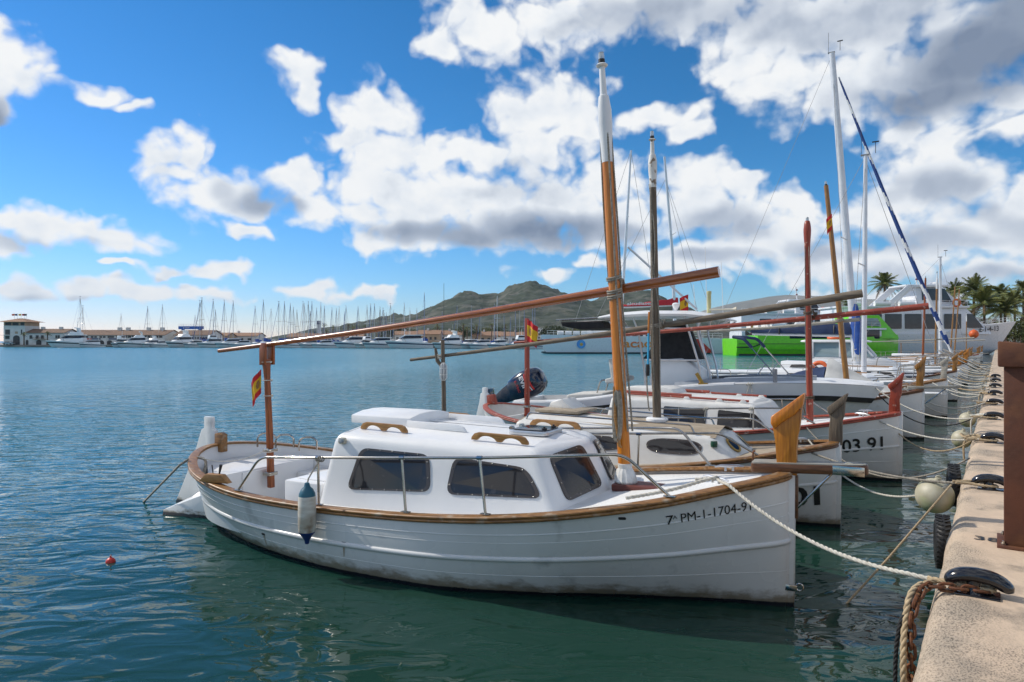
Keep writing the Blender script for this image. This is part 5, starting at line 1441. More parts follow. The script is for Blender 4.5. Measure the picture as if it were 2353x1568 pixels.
def speedboat():
    r = boat_frame('speedboat', 'white centre console speedboat with black rub line and navy outboard motor', 'boat', 8.72, 16.0, 66)
    h = VHull(9.0, 2.5, [1.42, 1.50, 1.50, 1.46, 1.36, 1.20, 1.0, .88, .82], rake=1.0, flare=.62, tr=.92)
    h.build(r, HULL_G)
    h.band(r, 'topside_moulding', WHITE, 1.0, .80, .045)
    h.band(r, 'black_rub_rail', BLACK, .815, .735, .075)
    h.deck(r, WHITE, dz=.012, t1=.40, camber=.10, name='foredeck')
    # coaming and cockpit
    P = []
    mb = MB()
    for sd in (1, -1):
        mb.rings([[h.pt(t, 1, sd, .04) + V(0, 0, -.01), h.pt(t, 1, sd, .03) + V(0, 0, .03), h.pt(t, 1, sd, -.22) + V(0, 0, .05), h.pt(t, 1, sd, -.26) + V(0, 0, -.10)] for t in np.linspace(.36, 1, 16)])
    mb.build('coaming', WHITE, r, angle=40)
    mb = MB(); mb.rings([[V(*(h.pt(t, 1, 1, -.22))) * V(1, 1, 0) + V(0, 0, .35), V(*(h.pt(t, 1, -1, -.22))) * V(1, 1, 0) + V(0, 0, .35)] for t in np.linspace(.3, 1, 12)], closed=False, cap=False); mb.build('cockpit_floor', WHITE_OLD, r, smooth=False)
    mb = MB(); mb.box((8.98, 0, .60), (.12, 2.1, .55)); mb.build('transom', WHITE, r, bevel=.02)
    # grey tinted low screen round the bow cockpit
    mb = MB()
    for sd in (1, -1): mb.rings([[h.pt(t, 1, sd, -.20) + V(0, 0, .03), h.pt(t, 1, sd, -.30) + V(0, 0, .14), h.pt(t, 1, sd, -.34) + V(0, 0, .13), h.pt(t, 1, sd, -.24) + V(0, 0, .02)] for t in np.linspace(.16, .52, 14)])
    mb.build('bow_coaming', mat('grey_vinyl', (.30, .33, .38), (.24, .27, .31), rough=.5), r)
    # console
    mb = MB(); mb.prism([(3.9, .35), (5.25, .35), (5.40, 1.50), (5.28, 2.02), (4.55, 2.06), (4.12, 1.75)], ((0, 0, 0), (1, 0, 0), (0, 0, 1)), 1.15); co = mb.build('console', WHITE, r, bevel=.04, seg=3)
    mb = MB(); mb.prism([(5.285, 1.52), (5.41, 1.52), (5.31, 1.96), (5.26, 1.96)], ((0, 0, 0), (1, 0, 0), (0, 0, 1)), 1.0); mb.build('instrument_panel', BLACK, co, bevel=.01)
    lettering('MAKO', lambda x, y: (4.80 - x, .582, 1.78 + y), .05, .26, LETTER, co, 'console_badge') if False else None
    mb = MB()
    secs = []
    for k in range(9):
        q = k / 8; w = (1 - .64 * q**.85) * (1 if k < 7 else (.86 if k == 7 else .5))
        secs.append([(4.86 + (a * .78 * max(w, .10)) - .10 * q, b * .50 * max(w, .12), 2.03 + .93 * q) for a, b in ((-1, .55), (-.6, 1), (.6, 1), (1, .55), (1, -.55), (.6, -1), (-.6, -1), (-1, -.55))])
    mb.rings(secs); cv = mb.build('screen_cover', BLACKC, co, angle=50)
    rod(r, 'grab_bar', bent([(4.2, .60, 1.98), (4.3, .64, 2.02), (5.2, .64, 2.02), (5.3, .60, 1.98)], .04), .016, STEEL, parent=co)
    # leaning post seat
    mb = MB(); mb.prism(rounded([(6.05, 1.42), (6.60, 1.36), (6.62, 1.48), (6.45, 1.52), (6.52, 2.0), (6.38, 2.06), (6.25, 1.98), (6.22, 1.56), (6.05, 1.54)], .04), ((0, 0, 0), (1, 0, 0), (0, 0, 1)), .95); st = mb.build('seat', CANVASW, r, bevel=.03, seg=3)
    for sd in (1, -1): rod(r, 'seat_leg', bent([(6.1, .42 * sd, .4), (6.2, .42 * sd, 1.42), (6.75, .42 * sd, 1.46), (6.85, .42 * sd, 1.10)], .10), .02, STEEL, parent=st)
    mb = MB(); mb.prism(rounded([(6.5, .36), (7.6, .36), (7.65, 1.05), (6.6, 1.12)], .1), ((0, 0, 0), (1, 0, 0), (0, 0, 1)), 1.3); mb.build('aft_seat', CANVASW, r, bevel=.04, seg=3)
    # hardtop on four pipe legs
    tt = MB()
    rings = []
    for u, hw, z, th in ((3.35, .60, 3.02, .03), (3.6, .95, 3.10, .10), (4.4, 1.08, 3.20, .15), (5.4, 1.10, 3.22, .15), (6.2, 1.08, 3.18, .13), (6.65, 1.0, 3.12, .06)):
        rings.append([(u, hw, z - th * .6), (u, hw + .03, z - th * .2), (u, hw * .9, z + th * .35), (u, 0, z + th * .6), (u, -hw * .9, z + th * .35), (u, -hw - .03, z - th * .2), (u, -hw, z - th * .6)])
    tt.rings(rings); top = tt.build('hardtop', WHITE, r, angle=40)
    mb = MB(); mb.prism([(6.55, 3.02), (7.75, 3.02), (7.70, 2.90), (7.2, 2.80), (6.5, 2.84)], ((0, 0, 0), (1, 0, 0), (0, 0, 1)), 1.7); aw = mb.build('rear_awning', BLACKC, top, bevel=.03)
    for sd in (1, -1):
        rod(r, 'awning_bar', [(6.3, .95 * sd, 3.12), (7.85, .88 * sd, 3.06)], .022, STEEL, parent=top)
        rod(r, 'leg', bent([(5.45, .62 * sd, .40), (5.50, .66 * sd, 1.7), (5.62, .86 * sd, 2.75), (5.75, .92 * sd, 3.10)], .25), .028, ALU, parent=top)
        rod(r, 'leg', bent([(4.02, .62 * sd, .40), (4.10, .66 * sd, 1.8), (4.35, .86 * sd, 2.75), (4.45, .92 * sd, 3.10)], .25), .028, ALU, parent=top)
        rod(r, 'leg', bent([(3.80, .62 * sd, .40), (3.85, .66 * sd, 1.7), (4.15, .86 * sd, 2.75), (4.05, .92 * sd, 3.08)], .25), .026, ALU, parent=top)
        rod(r, 'cross_bar', [(5.5, .66 * sd, 2.02), (4.1, .66 * sd, 2.02)], .022, ALU, parent=top)
        rod(r, 'under_rail', bent([(6.4, .80 * sd, 3.02), (6.3, .80 * sd, 2.86), (3.9, .80 * sd, 2.80), (3.55, .78 * sd, 2.92), (3.4, .7 * sd, 3.0)], .18), .022, ALU, parent=top)
    mb = MB(); mb.lathe([(.02, -.10), (.05, -.06), (.09, .02), (.10, .07), (.06, .10), (.01, .11)], (4.75, .4, 3.38), n=16); mb.build('antenna_dome', WHITE, top)
    mb = MB(); mb.lathe([(.055, 0), (.055, .10), (.045, .11), (.05, .14), (.05, .46), (.058, .47), (.058, .55), (.01, .56)], (3.95, .2, 3.22), n=14); mb.build('light_tube', mat('pale_yellow_tube', (.55, .52, .28), (.48, .45, .22), rough=.4), top)
    mb = MB(); mb.tube([(3.9, .55, 3.28), (3.35, .55, 3.28), (3.25, .55, 3.28)], [.02, .025, .07], n=10); mb.build('horn', CREAM, top)
    for u, v, z1 in ((4.1, -.5, 5.0), (3.7, -.6, 4.6), (4.2, .75, 3.9)):
        rod(r, 'whip_antenna', [(u, v, 3.2), (u + .05, v, z1)], .007, LETTERW, parent=top, n=5)
    ot = rod(r, 'outrigger_pole', [(4.15, .85, 3.28), (5.85, 1.0, 4.9)], .028, ALU_MAST, parent=top)
    spain_flag(top, (4.36, .86, 3.66), .40, .42, .25, 3, (.55, .2, 0))
    # brass rod holder on the coaming, yellow
    mb = MB(); p = h.pt(.44, 1, 1, -.10); mb.tube([p + V(0, 0, .02), p + V(.16, 0, .30)], .045, n=12); mb.box(tuple(p + V(0, 0, .05)), (.22, .10, .04)); mb.build('rod_holder', BRASS, r)
    mb = MB(); p = h.pt(.26, 1, 1, -.10); mb.tube([p + V(0, 0, .02), p + V(.0, 0, .34)], .05, n=12); mb.build('rod_holder', PVCGREY, r)
    # fender cord knotted over the side
    mb = MB(); p = h.pt(.32, 1, 1, .05); coil(mb, tuple(p), .03, 3, .012, axis=(1, 0, 0), pitch=.05); mb.tube([p, p + V(.05, .03, -.15), p + V(.08, .03, -.30)], .012, n=5); mb.tube([p, p + V(-.05, .03, -.15), p + V(-.04, .03, -.32)], .012, n=5); mb.build('fender_cord', ROPEW, r)
    return r, h
boatD, hullD = speedboat()

def outboard():
    """large navy outboard tilted up behind the transom"""
    r = thing('outboard_motor', 'tilted navy outboard motor with white lettering and red stripes on the speedboat', 'outboard motor', boatD.location, boatD.rotation_euler[2])
    o = V(9.12, 0, 1.16); ax = V(.90, 0, -.436); up = V(.436, 0, .90); sd = V(0, 1, 0)        # ax points down the leg
    def pt(a, b, c): return o + ax * a + up * b + sd * c
    prof = [(-.66, .10, .10), (-.64, .22, .20), (-.56, .32, .28), (-.40, .39, .33), (-.15, .41, .34), (.12, .39, .33), (.34, .34, .29), (.42, .28, .24)]
    n = 20; rings = []
    for a, hb, hc in prof:
        rings.append([pt(a, .06 + hb * math.copysign(abs(math.sin(2 * PI * k / n))**.7, math.sin(2 * PI * k / n)), hc * math.copysign(abs(math.cos(2 * PI * k / n))**.7, math.cos(2 * PI * k / n))) for k in range(n)])
    mb = MB(); mb.rings(rings); cw = mb.build('cowling', NAVYGLOSS, r, angle=50)
    mb = MB(); mb.rings([[pt(a, b0, c), pt(a, b1, c), pt(a, b1, -c), pt(a, b0, -c)] for a, b0, b1, c in ((.36, -.22, .30, .22), (.62, -.18, .26, .17), (.95, -.12, .18, .09), (1.25, -.10, .20, .06))]); mb.build('midsection', NAVYGLOSS, r, bevel=.03)
    mb = MB(); mb.prism([(1.12, .50), (1.20, .50), (1.28, .12), (1.42, .10), (1.45, -.10), (1.10, -.12), (.95, -.05)], (o, ax, up), .09); mb.build('gear_case', NAVYGLOSS, r, bevel=.02)
    mb = MB(); mb.prism([(1.10, .16), (1.16, .16), (1.18, .40), (1.0, .42)], (o, ax, up), .34); mb.build('cavitation_plate', NAVYGLOSS, r, bevel=.01)
    mb = MB()
    for k in range(3):
        a = 2 * PI * k / 3 + .4
        mb.prism(rounded([(.05, -.05), (.20, -.09), (.22, .06), (.06, .07)], .03), (pt(1.36, -.16, 0), sd * math.cos(a) + ax * math.sin(a), up * .5 + (ax * math.cos(a) - sd * math.sin(a))), .012)
    mb.lathe([(.05, -.10), (.055, .02), (.03, .10)], tuple(pt(1.34, -.14, 0)), axis=tuple(-up), n=10)
    mb.build('propeller', BLACKG, r)
    mb = MB(); mb.box(tuple(pt(.25, -.36, 0)), (.22, .42, .5)); mb.build('transom_bracket', BLACK, r, bevel=.03)
    # stripes and lettering on the near cheek of the cowling
    def cheek(x, y):        # x along up direction downwards, y along axis
        a, b = y, .36 - x
        q = min(1, abs((b - .06) / .41)); c = .345 * max(0, 1 - q**2.857)**.35
        return tuple(pt(a, b, c + .016))
    for k, (m_, y0, y1) in enumerate(((LETTERR, -.40, -.345), (LETTERW, -.325, -.295), (LETTERR, -.275, -.235))):
        g = MB(); xs = np.linspace(.03, .56, 10)
        g.rings([[cheek(x, y0 + .05 * math.sin(x * 5)), cheek(x, y1 + .05 * math.sin(x * 5))] for x in xs], closed=False, cap=False); g.build('stripe', m_, cw, smooth=False)
    lettering('EVIN', lambda x, y: cheek(.06 + x, -.06 - y), .13, .46, LETTERW, cw, 'maker_lettering', bold=.03)
    lettering('E-TEC', lambda x, y: cheek(.10 + x, .11 - y), .065, .36, LETTERR, cw, 'type_lettering', bold=.02)
    return r
outboard()

# E: boat with ochre mast and bowsprit
boatE, hullE = plain_boat('white boat with ochre mast carrying a small flag, behind the speedboat', 10.48, 17.43, 57, 8.0, TEAK_DK, OCHRE, 1.7, 6.75, lean=.56, yard_span=((1.45, -.1, 3.08), (5.95, -.05, 2.78)), yard_m=PALEPOLE, prow_m=OCHRE, sprit=True, mast_r=.075, prow_s=1.25, zs=1.0)
spain_flag(boatE, (2.10, .08, 5.95), .42, .30, .6, 4, (.7, .35, 0))

def covered_boat():
    r = boat_frame('sailing_dinghy', 'white boat under a pale grey tent cover and a navy tarpaulin', 'boat', 12.98, 20.6, 57)
    h = VHull(8.2, 2.5, [.92, .92, .90, .88, .86, .85], rake=.8, flare=.70)
    h.build(r, HULL_W); h.deck(r, WHITE, t1=1.0); h.band(r, 'rub_rail', WHITE_OLD, 1.0, .90, .03)
    # tent over a ridge: pale part forward, navy part aft
    def tent(name, m, us, seed):
        rng = random.Random(seed); rings = []
        for u, hw, zr in us:
            ring = []
            for k in np.linspace(-1, 1, 13):
                s = abs(k); z = .92 + (zr - .92) * (1 - s**1.1) - .05 * math.sin(PI * s) + rng.uniform(-.012, .012)
                ring.append((u + rng.uniform(-.01, .01), hw * k, z))
            rings.append(ring)
        mb = MB(); mb.rings(rings, closed=False, cap=False); return mb.build(name, m, r, angle=60)
    tent('tent_cover', CANVASW, [(1.2, .55, 1.0), (1.6, .70, 1.14), (2.0, .86, 1.32), (2.4, .98, 1.52), (2.75, 1.06, 1.74), (3.0, 1.1, 1.92), (3.15, 1.12, 1.94), (3.2, 1.14, 1.5)], 1)
    tent('tarpaulin', NAVY, [(3.22, 1.14, 1.66), (3.6, 1.16, 1.60), (4.1, 1.18, 1.46), (4.6, 1.18, 1.26), (5.1, 1.16, 1.02)], 2)
    for sd in (1, -1):
        f = rod(r, 'awning_frame', bent([(4.2, 1.05 * sd, .92), (5.6, .9 * sd, 2.55), (5.95, .85 * sd, 2.62)], .12), .022, STEEL)
        rod(r, 'frame_sleeve', bent([(5.35, .92 * sd, 2.28), (5.62, .9 * sd, 2.58), (6.0, .82 * sd, 2.64)], .10), .055, NAVY, parent=f)
        rod(r, 'frame_brace', [(5.5, 1.0 * sd, .9), (4.9, .98 * sd, 1.75)], .016, STEEL, parent=f)
    rod(r, 'frame_bar', [(5.98, -.84, 2.64), (5.98, .84, 2.64)], .05, NAVY)
    # stern rail, bucket, small outboard
    rod(r, 'stern_rail', bent([(6.6, 1.1, .86), (6.6, 1.1, 1.45), (8.1, .95, 1.45), (8.1, -.95, 1.45), (6.6, -1.1, 1.45), (6.6, -1.1, .86)], .15), .016, STEEL)
    mb = MB(); mb.lathe([(.20, 0), (.24, .35), (.22, .40), (.05, .42)], (5.9, -.2, .92), n=16); mb.build('white_tub', WHITE_OLD, r)
    fl = rod(r, 'flag_staff', [(7.8, .7, .86), (7.95, .75, 1.95)], .014, HANDLE)
    spain_flag(fl, (7.93, .76, 1.85), .45, .35, .85, 9, (-.6, .3, 0))
    # chrome bow rail
    rod(r, 'pulpit', bent([(1.9, .72, .92), (1.8, .72, 1.30), (.15, .10, 1.36), (.15, -.10, 1.36), (1.8, -.72, 1.30), (1.9, -.72, .92)], .1), .016, STEEL)
    return r
covered_boat()

def sloop(label, x, y, th, L, beam, hm, mast_u, lean, ztop, mr, gz, boom=None, jib=None, cover=None, spread=None, stripe=None, group=None, bundle=False):
    r = boat_frame('sailing_yacht', label, 'sailing yacht', x, y, th, group)
    h = VHull(L, beam, gz, rake=.9, flare=.72, tr=.72)
    h.build(r, hm); h.deck(r, WHITE, camber=.08); h.band(r, 'toe_rail', WHITE, 1.0, .93, .02)
    if stripe: h.band(r, 'stripe', stripe, .88, .80, .012)
    mb = MB(); z = gz[2]
    loft_box(mb, [(mast_u - 1.5, .25, .15, z, z + .05), (mast_u - .6, .6, .5, z, z + .28), (mast_u + 1.5, .8, .68, z - .05, z + .40), (mast_u + 3.2, .8, .7, z - .05, z + .42)]); co = mb.build('coachroof', WHITE, r, bevel=.05, seg=2)
    for u0, u1 in ((mast_u + .1, mast_u + 1.2), (mast_u + 1.5, mast_u + 2.8)):
        mb = MB(); zz = lambda u: z + .17
        mb.add([(u0, .775, z + .12), (u1, .80, z + .12), (u1 - .1, .745, z + .27), (u0 + .15, .70, z + .27)], [(0, 1, 2, 3)]); mb.build('cabin_window', GLASS_D, co, smooth=False)
    b = V(mast_u, 0, z + .2); t = V(mast_u + lean, 0, ztop)
    mb = MB(); mb.tube([b, b + (t - b) * .5, t], [mr, mr * .95, mr * .72], n=12, flat=(1, 1.3)); ms = mb.build('mast', ALU_MAST, r)
    mh = MB(); mh.box(tuple(t + V(.02, 0, .03)), (.30, .10, .05)); mhd = mh.build('masthead', PVCGREY, ms)
    rod(r, 'wind_vane', bent([t + V(-.35, 0, .05), t + V(-.35, 0, .50)], .02), .012, BLACK, parent=mhd, n=5)
    rod(r, 'wind_cups', [t + V(-.47, 0, .50), t + V(-.23, 0, .50)], .028, BLACK, parent=mhd, n=5)
    rod(r, 'aerial', [t + V(.15, 0, .05), t + V(.15, 0, 1.0)], .008, BLACK, parent=mhd, n=5)
    pm = lambda q: b + (t - b) * q
    if spread:
        for q in spread:
            for sd in (1, -1): rod(r, 'spreader', [pm(q), pm(q) + V(.15, .75 * sd, .05)], .025, ALU_MAST, parent=ms, n=6)
    for sd in (1, -1):
        q0 = pm(spread[0]) + V(.15, .75 * sd, .05) if spread else None
        rod(r, 'shroud', [pm(.97), q0, (mast_u + .3, beam / 2 * .9 * sd, gz[2])] if q0 is not None else [pm(.97), (mast_u + .3, beam / 2 * .9 * sd, gz[2])], .009, PVCGREY, parent=ms, n=4)
    rod(r, 'backstay', [pm(.995), (L - .1, 0, gz[-1])], .008, PVCGREY, parent=ms, n=4)
    if jib:
        a, c = jib
        N = 60; P = [np.array(a) + (np.array(c) - np.array(a)) * k / N - V(0, 0, .25 * math.sin(PI * k / N)) for k in range(N + 1)]
        rr = [.03 + .075 * (k / N)**.5 if k < N - 2 else .05 for k in range(N + 1)]
        mb = MB(); mb.tube(P, rr, n=10)
        # spiral of the rolled sail: navy strip with white edge showing
        fm = []
        for k in range(N):
            for j in range(10): fm.append(1 if ((j + k * (2 if k > N * .8 else 1)) % 10) < (3 if k > N * .12 and k < N * .8 else 5) else 0)
        mb.m = fm + [0, 0]
        mb.build('furled_jib', [mat('navy_sail_edge', (.012, .045, .19), (.016, .06, .23), rough=.7), LETTERW], r, recalc=False)
    else:
        rod(r, 'forestay', [pm(.98), (.1, 0, gz[0])], .009, PVCGREY, parent=ms, n=4)
    if boom:
        u1, zb, m_ = boom
        bo = rod(r, 'boom', [(mast_u + .2, 0, zb), (u1, 0, zb + .12)], .075, ALU_MAST)
        rings = []
        for k, q in enumerate(np.linspace(0, 1, 14)):
            u = mast_u + .05 + (u1 - mast_u) * q; hh = .58 * (1 - .45 * q) + .03 * math.sin(k * 2.1); w = .15 + .02 * math.sin(k * 1.7)
            rings.append([(u, -w, zb + .05 + .12 * q), (u, -w * 1.1, zb + .25 + .1 * q), (u, -.05, zb + .05 + hh), (u, .05, zb + .05 + hh), (u, w * 1.1, zb + .25 + .1 * q), (u, w, zb + .05 + .12 * q)])
        mb = MB(); mb.rings(rings); sc = mb.build('sail_cover', m_, bo, angle=60)
        for q in (.2, .45, .72):
            u = mast_u + (u1 - mast_u) * q; mb = MB(); mb.tube([(u, -.19, zb + .06), (u, -.18, zb + .35), (u, 0, zb + .60 - .2 * q), (u, .18, zb + .35), (u, .19, zb + .06)], .03, n=6); mb.build('cover_strap', BLACK, sc)
    if bundle:
        mb = MB(); mb.tube(curve_pts([(mast_u - .02, .03, z + .75), (mast_u - .06, .05, z + 1.15), (mast_u - .10, .04, z + 1.6), (mast_u - .02, .02, z + 2.1), (mast_u + .05, 0, z + 2.5), (mast_u + .08, 0, z + 3.1)], 16), [.10, .15, .16, .17, .24, .28, .30, .30, .28, .30, .27, .22, .20, .18, .15, .10], n=12); bd = mb.build('mast_bundle', BLUEC, ms)
        for zz in (1.0, 1.3, 1.65, 2.2, 2.7):
            mb = MB(); coil(mb, (mast_u - .02, .02, z + zz), .24 if zz > 1.4 else .17, 1.2, .012, axis=(.3, .1, 1), pitch=.08); mb.build('tie_cord', ROPEW, bd)
        mb = MB()
        for k in range(8):
            a = 2 * PI * k / 8; mb.tube([(mast_u + .10 * math.cos(a), .10 * math.sin(a), z + .85), (mast_u + .20 * math.cos(a + .4), .20 * math.sin(a + .4), z + .45)], .018, n=5)
        mb.build('halyard_tails', ROPEW, ms, kind='stuff')
    rod(r, 'pulpit', bent([(1.7, .62, gz[0]), (1.6, .62, gz[0] + .55), (-.1, .08, gz[0] + .62), (-.1, -.08, gz[0] + .62), (1.6, -.62, gz[0] + .55), (1.7, -.62, gz[0])], .1), .018, STEEL)
    for sd in (1, -1):
        tb = .35
        for k in range(4):
            t_ = .2 + .22 * k; p = h.pt(t_, 1, sd, -.05); s = rod(r, 'stanchion', [p, p + V(0, 0, .60)], .013, STEEL, n=6)
        for dz in (.35, .60):
            rod(r, 'lifeline', [h.pt(t_, 1, sd, -.05) + V(0, 0, dz) for t_ in (.18, .42, .64, .86, .98)], .006, STEEL, n=4)
    return r

G6 = sloop('navy blue sailing yacht with very tall mast and blue striped furled jib', 19.35, 29.5, 57, 11.5, 3.3, HULL_NAVY, 4.0, 1.05, 16.1, .135, [1.24, 1.20, 1.12, 1.05, 1.0, 1.0], boom=(8.7, 2.75, NAVY), jib=((4.75, 0, 14.9), (.28, 0, 1.95)), spread=(.40,), stripe=WHITE, group='sailing yachts in the near row', bundle=True)
for a, b in (((-.95, 0, 1.25), (.6, .45, 2.15)), ((-.75, -.3, 1.2), (.8, .1, 2.1))):
    rod(G6, 'bow_ladder_rail', [a, b], .03, STEEL)
F2 = sloop('small white sailing yacht with plain white mast beside the tall masted one', 16.26, 25.38, 57, 7.6, 2.5, HULL_W, 2.84, -.06, 9.8, .075, [1.0, .98, .92, .88, .85, .85], spread=(.5,), group='sailing yachts in the near row')
mb = MB(); mb.torus((4.3, 1.0, 1.35), .30, .085, axis=(.2, 1, .1), n=24, k=10); lb = mb.build('lifebuoy', ORANGE, F2)
mb = MB()
for k in range(4):
    a = PI / 4 + k * PI / 2; mb.torus((4.3 + .30 * math.cos(a), 1.0, 1.35 + .30 * math.sin(a)), .09, .014, axis=(-math.sin(a), 0, math.cos(a)), n=12, k=5)
mb.build('lifebuoy_bands', LETTERW, lb, kind='stuff')

def wheelhouse_boat():
    p = Q(33.5, 1.6, 0)
    r = boat_frame('cabin_cruiser', 'white cabin boat with raked windscreen and orange lifebuoy on its roof', 'boat', p[0], p[1], 57)
    h = VHull(8.6, 2.8, [1.25, 1.2, 1.12, 1.05, 1.0, 1.0], rake=.9); h.build(r, HULL_W); h.deck(r, WHITE); h.band(r, 'rub_rail', BLACK, .92, .86, .03)
    mb = MB(); loft_box(mb, [(1.6, .5, .3, 1.1, 1.2), (2.6, 1.0, .85, 1.1, 1.62), (3.4, 1.1, .95, 1.08, 1.72), (6.0, 1.1, .98, 1.02, 1.72)]); co = mb.build('cabin', WHITE, r, bevel=.05)
    mb = MB(); loft_box(mb, [(3.1, .95, .80, 1.68, 1.75), (3.75, 1.0, .82, 1.68, 2.45), (6.0, 1.0, .86, 1.68, 2.45)]); wh = mb.build('wheelhouse', GLASS_C, co, bevel=.02)
    mb = MB(); loft_box(mb, [(3.3, .75, .75, 2.44, 2.50), (3.6, .98, .95, 2.43, 2.56), (6.2, 1.02, 1.0, 2.43, 2.58), (6.5, .9, .88, 2.45, 2.52)]); rf = mb.build('roof', WHITE, wh, bevel=.03, seg=3)
    for u in (3.85, 4.6, 5.9):
        for sd in (1, -1):
            mb = MB(); mb.box((u, .93 * sd, 2.06), (.10, .16, .80)); mb.build('window_post', WHITE, wh, bevel=.01)
    for sd in (1, -1): rod(r, 'screen_post', [(3.12, .88 * sd, 1.72), (3.72, .84 * sd, 2.46)], .045, WHITE, parent=wh)
    rod(r, 'screen_post', [(3.08, 0, 1.74), (3.70, 0, 2.46)], .035, WHITE, parent=wh)
    mb = MB(); mb.torus((4.9, .3, 2.66), .34, .075, n=22, k=8); mb.build('lifebuoy', ORANGE, rf)
    rod(r, 'bow_rail', bent([(3.0, 1.05, 1.1), (2.9, 1.05, 1.7), (.1, .1, 1.85), (.1, -.1, 1.85), (2.9, -1.05, 1.7), (3.0, -1.05, 1.1)], .15), .02, STEEL)
    return r
wheelhouse_boat()

_row = [  # s along the quay, label, trim, mast material, mast_u, top, lean, white, prow, yard?
 (20.9, 'white boat with a small stained prow just past the covered boat', TEAK, OCHRE, 0, 0, 0, False, PALEPOLE, None),
 (28.3, 'low white boat beside the navy yacht with a light wood prow', TEAK_DK, OCHRE, 0, 0, 0, False, OCHRE, None),
 (37.6, 'white boat with brown mast in front of the ferry windows', TEAK, VARN_D, 1.75, 5.9, -.15, False, PROW, None),
 (41.5, 'white boat with oak prow and no mast in the far row', TEAK_DK, OCHRE, 0, 0, 0, False, PROW, None),
 (46.3, 'white boat whose brown mast has a white top, far down the row', TEAK, OCHRE, 1.6, 6.9, -.1, True, OCHRE, ((-.5, -.1, 2.7), (7.5, -.05, 2.4))),
 (51.0, 'white boat with a broad varnished prow, far down the row', TEAK, OCHRE, 0, 0, 0, False, PROW, None),
 (60.5, 'white boat with thin ochre mast, left one of a far pair', TEAK, OCHRE, 1.3, 6.9, -.35, False, OCHRE, None),
 (65.5, 'white boat with thin ochre mast, right one of a far pair', TEAK, OCHRE, 1.3, 7.0, -.40, False, OCHRE, None),
 (72.0, 'small white boat with red hull stripe in the far row', REDP, OCHRE, 0, 0, 0, False, OCHRE, ((-.5, -.1, 2.6), (7, -.05, 2.3))),
 (82.0, 'small white boat near the far end of the row', TEAK, OCHRE, 0, 0, 0, False, OCHRE, None),
 (94.0, 'last white boat of the row with a short white topped pole', TEAK, OCHRE, 1.6, 5.9, 0, True, OCHRE, None),
]
for (s, lab, trim, mm, mu, mt, ln, wh, pm, ys) in _row:
    p = Q(s, 1.2 + random.uniform(-.2, .3), 0)
    plain_boat(lab, p[0], p[1], 55 + random.uniform(-2, 2), 7.4, trim, mm, mu, mt, lean=ln, prow_m=pm, white=wh, yard_span=ys, yard_m=PALEPOLE, zs=1.0, prow_s=1.1, cabin=(s < 70), group_rail=(s > 25 and s < 70), sprit=(int(s * 10) % 3 == 0))
p = Q(56.0, 1.3, 0)
sloop('white sailing yacht with slim white mast far down the row', p[0], p[1], 55, 9, 2.9, HULL_W, 1.9, 0, 8.9, .09, [1.2, 1.15, 1.1, 1.05, 1.0, 1.0], group='sailing yachts in the near row')

# ================================================================ mooring lines
def line(label, pts, r, m, twist=True, group='mooring ropes to the quay'):
    mb = MB(); rope(mb, pts, r, twist=twist); o = mb.build('mooring_rope', m, None, angle=80); return tag(o, label, 'rope', group)
WA = lambda *p: world_of(boatA, p); WB = lambda *p: world_of(boatB, p); WC = lambda *p: world_of(boatC, p); WD = lambda *p: world_of(boatD, p); WE = lambda *p: world_of(boatE, p)
zb = hullA.gz(.62) + .05
a0 = Q(-.30, .16, .93)
line('thick white rope from the near boat to the foreground cleat', [WA(.80, .40, zb + .01), WA(.62, .36, zb + .03), WA(.54, .46, zb + .02)] + sag(WA(.46, hullA.gb(.46) + .02, hullA.gz(.46) + .045), a0, .12, 30) + [Q(-.34, .02, .93)], .0165, ROPEW)
line('frayed white rope doubled along the near boat bow rail', curve_pts([WA(1.35, .80, hullA.gz(1.35) + .04), WA(1.0, .62, hullA.gz(1.0) + .05), WA(.72, .44, zb + .01), WA(.60, .38, zb + .045), WA(.66, .30, zb)], 14), .018, ROPEW)
line('white rope from the second boat to the cleat behind the beige fender', sag(WB(.50, .28, hullB.gz(.5) + .06), Q(3.35, -.12, .95), .12, 26), .015, ROPEG)
line('slack white rope of the second boat hanging below the bowsprit', sag(WB(.40, -.22, hullB.gz(.4) + .06), Q(3.42, .04, .93), .42, 30), .0135, ROPEW)
line('thin tan rope from the beige fender down into the water', [Q(3.30, .06, .92), Q(2.2, .55, .30), Q(1.45, .86, -.05)], .011, ROPETAN)
line('white rope from the red boat to the third cleat', sag(WC(.50, .30, hullC.gz(.5) + .06), Q(7.45, -.12, .95), .16, 26), .015, ROPEW)
line('slack grey rope of the red boat drooping to the quay', sag(WC(1.4, 1.05, hullC.gz(1.4) + .02), Q(5.4, -.05, .93), .55, 30), .013, ROPEG)
line('thin rope of the red boat going down beside the quay wall', sag(WC(.30, -.1, hullC.gz(.3)), Q(7.6, -.05, .93), .40, 24), .012, ROPETAN)
line('grey rope from the speedboat bow to the quay', sag(WD(.25, .12, 1.46), Q(11.35, -.1, .95), .30, 24), .016, ROPEW)
line('black rope from the speedboat to the quay', sag(WD(.25, -.12, 1.40), Q(12.2, -.1, .95), .55, 24), .014, ROPEBLACK, False)
line('slack rope from the bowsprit boat to the quay', sag(WE(.4, .2, 1.30), Q(15.2, -.1, .95), .30, 20), .016, ROPEW)
line('second slack rope from the bowsprit boat to the quay', sag(WE(.4, -.2, 1.30), Q(15.5, -.1, .95), .50, 20), .015, ROPEW)
